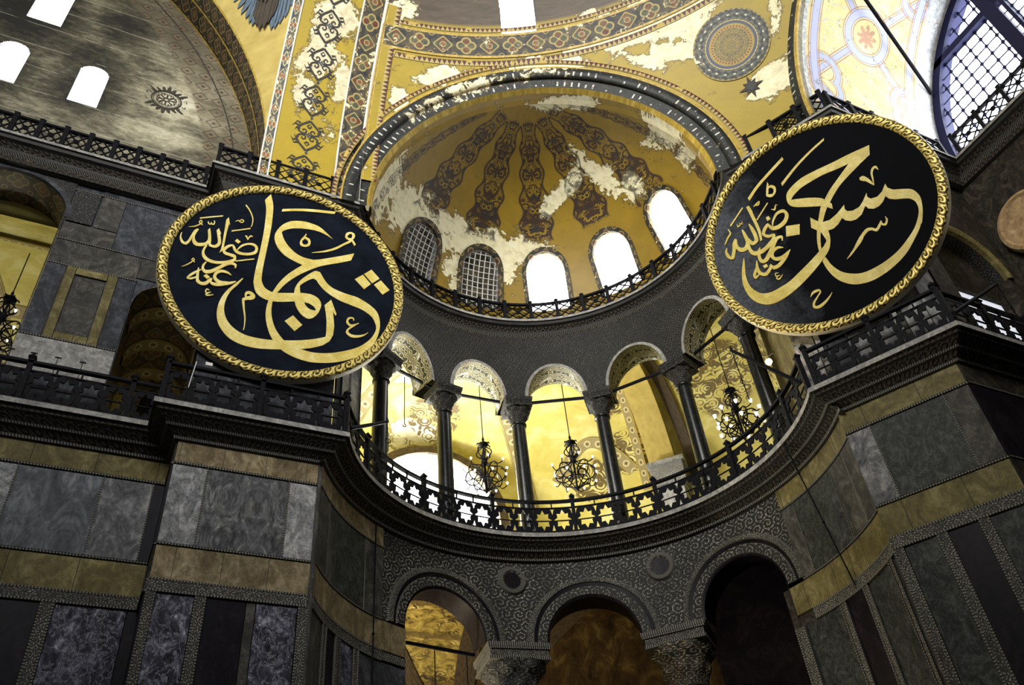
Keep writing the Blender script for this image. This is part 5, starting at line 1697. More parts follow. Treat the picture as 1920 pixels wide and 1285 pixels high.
# faded arabesques and bare plaster on the gallery vault
def spots(V, L):
    w = np.zeros(len(V))
    for x, y, z, r in L: w = np.maximum(w, np.exp(-(((V - np.array([x, y, z])) ** 2).sum(1) / r ** 2) ** 2))
    return w
attr_on(gv, blot=lambda V: spots(V, [(10.2, 25.42, 21.81, 1.1), (16.5, 22.31, 22.05, .9), (19.49, 19.35, 21.82, 1.7), (18.01, 23.46, 20.52, 1.0), (16.81, 24.91, 19.77, .9), (20.9, 17.6, 21.4, 1.2)]),
        wear=lambda V: spots(V, [(9.54, 26.39, 21.02, 1.3), (8.2, 23.4, 22.0, 1.2)]) * .8)

# ------------------------------------------------------------------ floor
mb = MB(); mb.grid([[(x, y, 0) for y in (-22, 0, 26)] for x in (-30, 0, 30)], [[(x, y) for y in (-22, 0, 26)] for x in (-30, 0, 30)], 0)
struct(mb.build('floor', M_floor_stone()), 'marble floor of the nave, below the picture', 'floor')
for t, r, p in GAL_LIGHTS: lamp('gallery_daylight', arc(t, 14.6, r - RL), p, (1, .97, .86), .5)
lamp('side_gallery_daylight', (-5.5, 24, 14.8), 500, (1, .97, .86), .5)
lamp('aisle_fill', arc(112, 6.5, 5.0), 2300, (1, .92, .72), .3)  # unseen fill light added to brighten the left aisle vault
lamp('aisle_fill', arc(72, 5.0, 4.0), 45, (1, .80, .5), .3)  # weaker unseen fill added for the middle arch
lamp('passage_lamp', (-.2, 21, 14.4), 25, (1, .85, .55), .2)

# ------------------------------------------------------------------ gallery columns: one built, five copied
RCOL = 6.35
CANG = [122.4, 98.9, 75.0, 49.3, 22.7, -2.6]
def basket(mb, z0, z1, r0, hw, hd, m, n=64, rows=22, leaf=.055, k1=8):
    """capital: round at the neck, rounded block at the top, leaves curling out in two tiers"""
    P = []; U = []
    for i in range(n + 1):
        a = 2 * PI * i / n; row = []; ru = []
        for j in range(rows):
            t = j / (rows - 1)
            q = (abs(math.cos(a) / hd) ** 4 + abs(math.sin(a) / hw) ** 4) ** -.25
            r = r0 + (q - r0) * t ** 1.7
            b1 = math.exp(-((t - .40) / .13) ** 2); b2 = math.exp(-((t - .80) / .12) ** 2)
            r += leaf * (b1 * (.5 + .5 * math.cos(k1 * a)) + 1.2 * b2 * (.5 + .5 * math.cos(k1 * a + PI)))
            r -= .018 * (.5 + .5 * math.cos(4 * k1 * a))
            row.append((r * math.cos(a), r * math.sin(a), z0 + (z1 - z0) * t)); ru.append((a * .35, t * (z1 - z0)))
        P.append(row); U.append(ru)
    mb.grid(P, U, m)
def gallery_column():
    root = thing('gallery_column', '', 'column'); root['kind'] = 'thing'
    b = MB(); b.box((0, 0, .09), (.74, .74, .18))
    b.lathe([(.36, .18), (.37, .23), (.35, .28), (.29, .31), (.29, .34), (.31, .37), (.31, .41), (.26, .45)], n=32); b.build('base', M_ledge_stone(), root)
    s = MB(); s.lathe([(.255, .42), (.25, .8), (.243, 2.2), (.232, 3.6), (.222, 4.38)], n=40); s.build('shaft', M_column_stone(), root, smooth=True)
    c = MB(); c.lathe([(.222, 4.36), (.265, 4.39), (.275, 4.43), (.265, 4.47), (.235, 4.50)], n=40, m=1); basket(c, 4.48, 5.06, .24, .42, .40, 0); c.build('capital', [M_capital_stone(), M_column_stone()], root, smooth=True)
    i = MB()
    for z0, z1, w, d in ((5.02, 5.10, .92, .90),): i.box((0, 0, (z0 + z1) / 2), (d, w, z1 - z0))
    P = [[(sx * d / 2, sy * w / 2, z) for z, d, w in ((5.10, .86, .86), (5.24, .98, .92), (5.31, 1.0, .94), (5.34, 1.0, .94))] for sx, sy in ((-1, -1), (1, -1), (1, 1), (-1, 1), (-1, -1))]
    i.grid(P, None, 0); i.add([(-.5, -.47, 5.34), (.5, -.47, 5.34), (.5, .47, 5.34), (-.5, .47, 5.34)], [(0, 1, 2, 3)])
    i.build('impost', M_carved_dark(), root)
    return root
col0 = gallery_column()
CLAB = ['first gallery column from the left, beside the grey stone pier', 'second gallery column from the left, between the blazing window and the first arch', 'middle-left gallery column, left of the second chandelier and right of the first',
        'fourth gallery column from the left, right of the second chandelier', 'fifth gallery column from the left, edged with white light, beside the shaded end', 'last gallery column on the right, next to the right roundel']
for k, t in enumerate(CANG):
    p = arc(t, Z1 - .05, 0, RCOL)
    if k == 0: o = col0; o.location = p; o.rotation_euler = (0, 0, R_(t)); o['label'] = CLAB[0]; o['group'] = 'gallery columns'
    else: copy_thing(col0, p, R_(t), CLAB[k], 'gallery columns')

# two great columns of the ground floor: only capital and impost reach the picture
def great_column(t, label, cm):
    root = thing('great_column', label, 'column', arc(t, 0, 0, 6.9), 'ground floor columns'); root['kind'] = 'thing'; root.rotation_euler = (0, 0, R_(t))
    I = parent_world(root)
    def bl(mb, *a, **k): return mb.build(*a, **k)
    def loc(mb): mb.v = [tuple(I @ Vector(q)) for q in mb.v]; return mb
    b = MB(); b.box((0, 0, .2), (1.5, 1.5, .4)); b.lathe([(.72, .4), (.75, .5), (.70, .6), (.6, .66), (.62, .74), (.55, .82)], n=40); loc(b).build('base', M_ledge_stone(), root)
    s = MB(); s.lathe([(.55, .8), (.54, 2.5), (.50, 6), (.47, 8.9)], n=48); loc(s).build('shaft', M_marble_green(), root, smooth=True)
    c = MB(); c.lathe([(.47, 8.88), (.54, 8.92), (.56, 8.98), (.54, 9.04), (.50, 9.08)], n=40, m=1); basket(c, 9.05, 10.15, .52, .86, .80, 0, n=96, rows=30, leaf=.09); loc(c).build('capital', [cm, M_column_stone()], root, smooth=True)
    d = MB()
    for sx, sy, z0, z1, w, h in ((0, 0, 10.12, 10.20, 1.72, 1.56), (0, 0, 10.20, 10.40, 1.66, 1.5), (0, 0, 10.40, 10.46, 1.76, 1.58), (0, 0, 10.46, 10.58, 1.80, 1.6)):
        d.box((0, 0, (z0 + z1) / 2), (h, w, z1 - z0), 0 if z0 != 10.20 else 1)
    loc(d).build('impost', [M_bead(), M_carved_frieze()], root)
    return root
great_column(81.4, 'great column capital between the left and middle lower arches', M_capital_stone())
great_column(41.4, 'great column capital coloured with glints of golden light beside the dark right arch', M_capital_gold())

# ------------------------------------------------------------------ iron railings
def finial(mb, fn, u, d, z, s=.07):
    q = [fn(u - s, z, d - s), fn(u + s, z, d - s), fn(u + s, z, d + s), fn(u - s, z, d + s)]
    c = [fn(u - s * 1.3, z + s * .5, d - s * 1.3), fn(u + s * 1.3, z + s * .5, d - s * 1.3), fn(u + s * 1.3, z + s * .5, d + s * 1.3), fn(u - s * 1.3, z + s * .5, d + s * 1.3)]
    t = [fn(u - s * .5, z + s * 1.8, d - s * .5), fn(u + s * .5, z + s * 1.8, d - s * .5), fn(u + s * .5, z + s * 1.8, d + s * .5), fn(u - s * .5, z + s * 1.8, d + s * .5)]
    mb.add(q + c + t + [fn(u, z + s * 2.6, d)], [(0, 1, 5, 4), (1, 2, 6, 5), (2, 3, 7, 6), (3, 0, 4, 7), (4, 5, 9, 8), (5, 6, 10, 9), (6, 7, 11, 10), (7, 4, 8, 11), (8, 9, 12), (9, 10, 12), (10, 11, 12), (11, 8, 12)])
def fbox(mb, fn, u0, u1, z0, z1, d0, d1, n=1):
    U = np.linspace(u0, u1, n + 1)
    mb.grid([[fn(u, z0, d0), fn(u, z1, d0), fn(u, z1, d1), fn(u, z0, d1), fn(u, z0, d0)] for u in U], None, 0)
    for u in (u0, u1): mb.add([fn(u, z0, d0), fn(u, z1, d0), fn(u, z1, d1), fn(u, z0, d1)], [(0, 1, 2, 3)])
def star_cell(mb, fn, u0, u1, z0, z1, d, t=.03):
    cu, cz, hu, hz = (u0 + u1) / 2, (z0 + z1) / 2, (u1 - u0) / 2, (z1 - z0) / 2
    n = 16; O = []; Hh = []
    for i in range(n):
        a = 2 * PI * i / n + PI / n * 0
        c, s = math.cos(a), math.sin(a)
        k = 1 / max(abs(c), abs(s)); O.append((cu + hu * c * k * (.86 if i % 4 == 2 else 1), cz + hz * s * k * (.86 if i % 4 == 2 else 1)))
        r = .91 if i % 2 == 0 else .58
        if i % 4 == 2: r = .84
        Hh.append((cu + hu * c * r, cz + hz * s * r))
    vs = [fn(u, z, d - t) for u, z in O] + [fn(u, z, d - t) for u, z in Hh] + [fn(u, z, d + t) for u, z in O] + [fn(u, z, d + t) for u, z in Hh]
    fs = []
    for i in range(n):
        j = (i + 1) % n
        fs += [(i, j, n + j, n + i), (2 * n + i, 3 * n + i, 3 * n + j, 2 * n + j), (n + i, n + j, 3 * n + j, 3 * n + i), (i, 2 * n + i, 2 * n + j, j)]
    mb.add(vs, fs)
def gallery_rail(label, fn, us, dd=.14, us_m=1.0, z=Z1, last=True):
    """us: stations of the posts; fn(u,z,d)"""
    root = thing('iron_railing', label, 'railing', fn(us[0], z, dd), 'gallery railings'); root['kind'] = 'thing'
    r = MB(); w = .035
    H = 1.14
    k = max(1, int(abs(us[-1] - us[0]) * us_m * 3))
    for z0, z1, a in ((H - .07, H, .06), (.86, .90, .03), (.06, .11, .04), (.44, .465, .02)): fbox(r, fn, us[0], us[-1], z + z0, z + z1, dd - a, dd + a, k)
    r.build('rail', M_iron(), root)
    for i, u in enumerate(us):
        p = MB(); e = .055 / us_m * (1 if us[-1] > us[0] else -1)
        fbox(p, fn, u - e, u + e, z - .01, z + H + .06, dd - .06, dd + .06)
        f2 = lambda uu, zz, d, u=u: fn(u + (uu - u) / us_m, zz, d)
        finial(p, f2, u, dd, z + H + .06)
        p.build('post', M_iron(), root)
    for a, b in zip(us, us[1:]):
        p = MB(); L = abs(b - a) * us_m; n = max(1, round(L / .60)); e = .055 / us_m * (1 if b > a else -1)
        ed = np.linspace(a + e, b - e, n + 1)
        for q0, q1 in zip(ed, ed[1:]): star_cell(p, fn, q0, q1, z + .10, z + .87, dd, .022)
        for q in ed[1:-1]: fbox(p, fn, q - .02 / us_m, q + .02 / us_m, z + .88, z + H - .06, dd - .02, dd + .02)
        p.build('panel', M_iron(), root)
    return root
def upper_rail(label, fn, us, dd=.13, us_m=1.0, z=Z2, skip=()):
    root = thing('iron_railing', label, 'railing', fn(us[0], z, dd), 'upper cornice railings'); root['kind'] = 'thing'
    H = .86; r = MB(); k = max(1, int(abs(us[-1] - us[0]) * us_m * 3))
    for z0, z1, a in ((H - .08, H, .05), (.04, .10, .035)): fbox(r, fn, us[0], us[-1], z + z0, z + z1, dd - a, dd + a, k)
    r.build('rail', M_iron(), root)
    sg = 1 if us[-1] > us[0] else -1
    for u in us:
        p = MB(); e = .06 / us_m * sg
        fbox(p, fn, u - e, u + e, z - .01, z + H + .04, dd - .06, dd + .06)
        f2 = lambda uu, zz, d, u=u: fn(u + (uu - u) / us_m, zz, d)
        finial(p, f2, u, dd, z + H + .04, .06); p.build('post', M_iron(), root)
    for i, (a, b) in enumerate(zip(us, us[1:])):
        if i in skip: continue
        p = MB(); e = .06 / us_m * sg; a += e; b -= e; c = (a + b) / 2; h0, h1 = z + .10, z + H - .08; hm = (h0 + h1) / 2; hh = (h1 - h0) / 2; hu = (b - a) / 2
        def bar(q0, q1, w=.026):
            (ua, za), (ub_, zb) = q0, q1; pa, pb = np.array(fn(ua, za, dd)), np.array(fn(ub_, zb, dd)); p.tube([pa, pb], w, 5)
        bar((c - hu, h0), (c + hu, h1)); bar((c - hu, h1), (c + hu, h0))          # two diagonals and a lozenge
        for s in (-1, 1):
            for t in (-1, 1): bar((c + s * hu, hm), (c, hm + t * hh))
        ring = [fn(c + .11 / us_m * math.cos(q), hm + .11 * math.sin(q), dd) for q in np.linspace(0, 2 * PI, 17)[:-1]]
        ring = [fn(c + .06 / us_m * math.cos(q), hm + .06 * math.sin(q), dd) for q in np.linspace(0, 2 * PI, 13)[:-1]]
        p.tube(ring, .035, 5, closed=True)
        for s in (-1, 1):
            for t in (-1, 1):
                ce = (c + s * hu * .97, hm + t * hh * .97); p.tube([fn(ce[0] + .075 / us_m * math.cos(q), ce[1] + .075 * math.sin(q), dd) for q in np.linspace(0, 2 * PI, 11)[:-1]], .022, 4, closed=True)
        p.build('panel', M_iron(), root)
    return root
fa = lambda u, z, d: arc(u, z, d)
fend = lambda u, z, d: (XE + d, u, z)
fpj = lambda u, z, d: (XP + d, YP + u, z)
lin = np.linspace
gallery_rail('iron star railing on the set-back left wall ledge', on_left, [-9.36, -7.16, -4.96, -2.76, -.56, .07])
gallery_rail('iron star railing on the left pier, under the roundel', on_pier, [.08, 2.24, 4.30])
gallery_rail('curved iron star railing in front of the gallery columns', fa, [153.6, 136.5, 111, 87.5, 62.5, 37, 11, -14, -28.6], us_m=R_(1) * 5.74)
gallery_rail('iron star railing on the right pier, under the right roundel', on_right, [.22, 1.85, 3.5])
gallery_rail('iron star railing turning into the end bay at the right edge', on_bay, [16.05, 17.5, 19.2, 20.95])
upper_rail('upper lattice railing before the sooty tympanum wall', on_left, list(lin(-9.2, .52, 16)))
upper_rail('upper lattice railing on the left pier, above the roundel', on_pier, list(lin(.08, 4.3, 6)))
upper_rail('curved upper lattice railing at the foot of the golden half dome', fa, list(lin(154.2, -29.2, 20)), us_m=R_(1) * 5.73)
upper_rail('upper lattice railing on the right pier, one panel missing', on_right, list(lin(.2, 3.45, 5)), skip=(1,))
upper_rail('upper lattice railing along the side of the end bay', on_bay, list(lin(16.15, 20.85, 6)))
upper_rail('upper lattice railing below the great latticed window', fend, list(lin(7.85, -1.7, 11)))

# ------------------------------------------------------------------ tie rods, hanging rods, brackets, cables
TN = ['iron tie rod across the first full gallery arch from the left', 'iron tie rod above the first chandelier', 'iron tie rod above the second chandelier', 'iron tie rod in the fourth arch, before the dark shadow-coloured rib', 'iron tie rod in the shaded fifth arch near the right roundel']
for k in range(5):
    a, b = np.array(arc(CANG[k], 19.14, 0, 6.62)), np.array(arc(CANG[k + 1], 19.14, 0, 6.62)); d = (b - a) / np.linalg.norm(b - a)
    mb = MB(); mb.box((a + b) / 2, (np.linalg.norm(b - a) - .5, .07, .09), 0, (tuple(d), (-d[1], d[0], 0), (0, 0, 1)))
    tag(mb.build('tie_rod', M_iron()), TN[k], 'tie rod', 'gallery tie rods')
a, b = np.array(arc(111, 10.50, 0, 7.0)), np.array(arc(90.2, 10.50, 0, 7.0)); mb = MB(); mb.tube([a, b], .05, 6)
tag(mb.build('tie_rod', M_iron()), 'iron tie rod across the left lower arch', 'tie rod')
for th, lb in ((100.3, 'thin rod hanging from the tie in the left lower arch, near its middle'), (92.2, 'thin rod hanging in the left lower arch, near its right jamb')):
    p = np.array(arc(th, 10.48, 0, 6.97)); mb = MB(); mb.tube([p, p - (0, 0, 2.6)], .016, 5); tag(mb.build('hanging_rod', M_iron()), lb, 'rod')
p = np.array(arc(110.8, 19.14, 0, 6.62)); mb = MB(); mb.tube([p, p - (0, 0, 1.9)], .016, 5); hk = [p - (0, 0, 1.9) + np.array((.05 * math.sin(q), 0, -.05 + .05 * math.cos(q))) for q in lin(0, 5, 10)]; mb.tube(hk, .016, 5)
tag(mb.build('hanging_rod', M_iron()), 'bare hooked rod hanging in the first gallery arch', 'rod')
def bracket(base, tip, foot, label):
    base, tip, foot = (np.array(q, float) for q in (base, tip, foot))
    root = thing('pole_bracket', label, 'bracket', tuple(base))
    m = MB(); m.tube([base, base * .3 + tip * .7, tip], [.055, .048, .04], 8); m.tube([tip, tip + (0, 0, .16)], [.05, .01], 6); m.build('pole', M_iron(), root)
    w = MB(); w.tube([tip, tip * .5 + foot * .5 + np.array((.02, .02, 0)), foot], .014, 5)
    c = tip * .35 + foot * .65; w.tube([c + np.array((.07 * math.cos(q), .0, .07 * math.sin(q))) for q in lin(0, 2 * PI, 13)[:-1]], .012, 4, closed=True); w.build('wire', M_iron(), root)
bracket((4.42, 16.46, 13.80), (5.60, 17.28, 14.83), (5.55, 17.02, 13.72), 'sloping pole with a wire at the left end of the curved railing')
bracket((15.92, 8.03, 13.86), (17.87, 7.75, 15.2), (18.25, 7.9, 14.2), 'sloping pole with a wire on the railing at the right edge')
bracket((14.2, 11.32, 13.86), (13.2, 12.2, 15.35), (13.3, 12.25, 13.8), 'sloping pole at the right end of the curved railing, under the bright bulb')
for p0, lb in ((arc(124.5, 13.0, .60), 'thin dark cable hanging down the curved marble on the left'), (arc(-9.8, 13.9, -.02), 'thin dark cable hanging over the right curved marble')):
    p = np.array(p0); q = np.array(arc(math.degrees(math.atan2(p[1] - C[1], p[0] - C[0])), 9.6, .62)) if lb.find('right') > 0 else p - (0, 0, 10)
    mb = MB(); mb.tube([p, p * .5 + q * .5, q], .020, 5)
    for k in (.3, .62): c = p * (1 - k) + q * k; mb.lathe([(.0, -.06), (.045, 0), (0, .06)], tuple(c), 8)
    tag(mb.build('cable', M_iron()), lb, 'cable')
mb = MB(); mb.tube([(21.4, 7.66, 25.5), (15.68, 5.49, 27.95)], .06, 8)
tag(mb.build('stay_rod', M_iron()), 'black stay rod slanting across the pale bay vault', 'rod')
# paper notice hung behind the left pier railing
mb = MB(); mb.box((.95, 16.62, 15.0), (.16, .012, .09)); tag(mb.build('paper_notice', M_lamp_glass() if False else M_lattice_white()), 'small white paper notice just left of the roundel foot', 'notice')
mb = MB()
mb.tube([(.66, 16.5, 14.9), (.62, 16.48, 14.4), (.60, 16.49, 14.1)], .012, 5); tag(mb.build('white_cord', M_lattice_white()), 'white cord draped over the left pier railing', 'cord')

# loops of wire standing along the ledges
for k, u in enumerate((-3.25, -2.78, -2.28, -1.75)):
    mb = MB(); mb.tube([on_left(u, Z1, .25), on_left(u, Z1 + 1.42, .22)], .008, 4); mb.tube([on_left(u + .07 * math.cos(q), Z1 + 1.45 + .035 * math.sin(q), .22 + .03 * math.sin(q)) for q in lin(0, 2 * PI, 13)[:-1]], .010, 4, closed=True)
    tag(mb.build('wire_loop', M_iron()), ['wire loop behind the left railing, leftmost of four', 'wire loop just left of the railing post on the left wall', 'wire loop just right of the railing post on the left wall', 'wire loop behind the left railing, nearest the passage'][k], 'wire loop', 'wire loops behind the left railing')

# ------------------------------------------------------------------ chandeliers
def chandelier(pos, ztop, label, lit=False, s=1.0, arms=8):
    root = thing('chandelier', label, 'chandelier', pos, 'gallery chandeliers')
    x0, y0, z0 = pos      # z0: bottom tip
    def L(r, a, z): return (x0 + r * s * math.cos(a), y0 + r * s * math.sin(a), z0 + z * s)
    m = MB(); m.tube([L(0, 0, 2.0), (x0, y0, ztop)], .016, 6)
    m.tube([L(.0, 0, 2.02), L(0, 0, 2.12), L(0, 0, 2.2)], [.03, .045, .02], 6); m.build('rod', M_iron(), root)
    m = MB(); m.lathe([(.01, 1.98), (.10, 1.97), (.17, 1.92), (.18, 1.88), (.12, 1.84), (.07, 1.78), (.03, 1.74)], (x0, y0, z0), 14)
    for k in range(6):
        a = k * PI / 3; m.tube([L(.10, a, 1.92), L(.22, a, 1.90), L(.24, a, 1.84)], .022, 5)
    m.build('crown', M_iron(), root)
    m = MB()
    for k in range(6):
        a = k * PI / 3 + .3; m.tube([L(.05 + .22 * math.sin(PI * q) ** .8, a, 1.78 - .46 * q) for q in lin(0, 1, 10)] + [L(.10, a, 1.36), L(.14, a, 1.42)], .02, 5)
    m.tube([L(0, 0, 1.8), L(0, 0, .1)], .035, 6); m.lathe([(.03, 1.36), (.12, 1.30), (.09, 1.22), (.12, 1.14), (.05, 1.06)], (x0, y0, z0), 12); m.build('cage', M_iron(), root)
    for k in range(arms):
        a = 2 * PI * k / arms + .2; m = MB()
        m.tube([L(.40 + .27 * math.cos(q), a, .66 + .30 * math.sin(q)) for q in lin(0, 2 * PI, 21)[:-1]], .022, 5, closed=True)     # ring
        m.tube([L(.05, a, 1.14), L(.18, a, 1.02), L(.36, a, .98), L(.46, a, .95)], .02, 5); m.tube([L(.40, a, .36), L(.22, a, .22), L(.04, a, .06)], .02, 5)
        for sgn in (-1, 1):
            b = a + sgn * .28
            m.tube([L(.52, a, .84 if sgn > 0 else .44)] + [L(.52 + .22 * q, a + sgn * .30 * q, (.92 if sgn > 0 else .40) - .09 * math.sin(PI * q)) for q in lin(.2, 1, 7)], .018, 5)
        arm = m.build('arm', M_iron(), root)
        for sgn in (-1, 1):
            g = MB(); c = L(.75, a + sgn * .31, (.93 if sgn > 0 else .41)); h = (.13 if lit else .085) * s; w = (.055 if lit else .036) * s
            g.lathe([(.012, 0), (w * .7, .02), (w, h * .5), (w * .8, h * .75), (w * 1.25, h)], c, 10)
            g.build('glass', M_lamp_glass(), arm)
    m = MB(); m.lathe([(.0, -.06), (.03, 0), (.06, .05), (.03, .11), (.05, .16), (.02, .2)], (x0, y0, z0), 10)
    m.tube([L(.62 * math.cos(0), 0, 0)] if False else [L(.42, q, .36) for q in lin(0, 2 * PI, 25)[:-1]], .018, 5, closed=True); m.build('finial', M_iron(), root)
    return root
chandelier(arc(83.2, 16.02, 0, 7.4), 20.9, 'wrought iron chandelier hanging in the second full arch, before the white window')
chandelier(arc(59.6, 16.08, 0, 7.4), 20.9, 'wrought iron chandelier hanging in the third full arch, before the yellow vault')
chandelier(arc(14.8, 15.95, 0, 7.5), 21.0, 'chandelier with many white glass cups in the shaded fifth arch', True, s=.95, arms=9)
chandelier(arc(-2.0, 17.3, 0, 8.2), 21.0, 'chandelier mostly hidden behind the last gallery column', s=.9)
chandelier((-4.35, 20.9, 17.4), 21.2, 'chandelier cut off by the left edge of the photo', s=1.0)

# bright bulb on a short arm near the right end of the curved railing
lp = np.array((14.05, 11.9, 14.98))
root = thing('wall_lamp', 'glowing warm bulb at the right end of the curved railing', 'lamp', tuple(lp))
m = MB(); m.tube([lp + (0.02, -.25, .12), lp + (.01, -.1, .14), lp + (0, 0, .09)], .02, 6); m.lathe([(.06, .06), (.05, .10), (.02, .12)], tuple(lp), 10); m.build('arm', M_iron(), root)
m = MB(); m.lathe([(.001, -.10), (.05, -.085), (.085, -.03), (.08, .02), (.05, .06), (.02, .08)], tuple(lp), 14); m.build('bulb', M_bulb_glow(), root, smooth=True)
lamp('bulb_light', tuple(lp + (-.1, -.05, .0)), 18, (1, .72, .35), .1)

# carved stone boss lit brown at the right edge of the photo
mb = MB()
P = []; U = []
for a in lin(0, 2 * PI, 49):
    row = []; ru = []
    for r, d in ((.92, .0), (.95, -.12), (.90, -.26), (.80, -.30), (.74, -.24), (.4, -.27), (.001, -.30)):
        row.append((XE + .585 + d, 7.55 + r * math.cos(a), 18.9 + r * 1.05 * math.sin(a))); ru.append((r * math.cos(a), r * math.sin(a)))
    P.append(row); U.append(ru)
mb.grid(P, U, 0)
tag(mb.build('wooden_roundel', M_wood_brown(), smooth=False), 'brown wooden disc on the end wall, cut by the right edge', 'disc')
lamp('end_wall_fill', (20.3, 6.6, 17.6), 34, (1, .86, .62), .2)  # unseen lamp added to brighten the brown disc

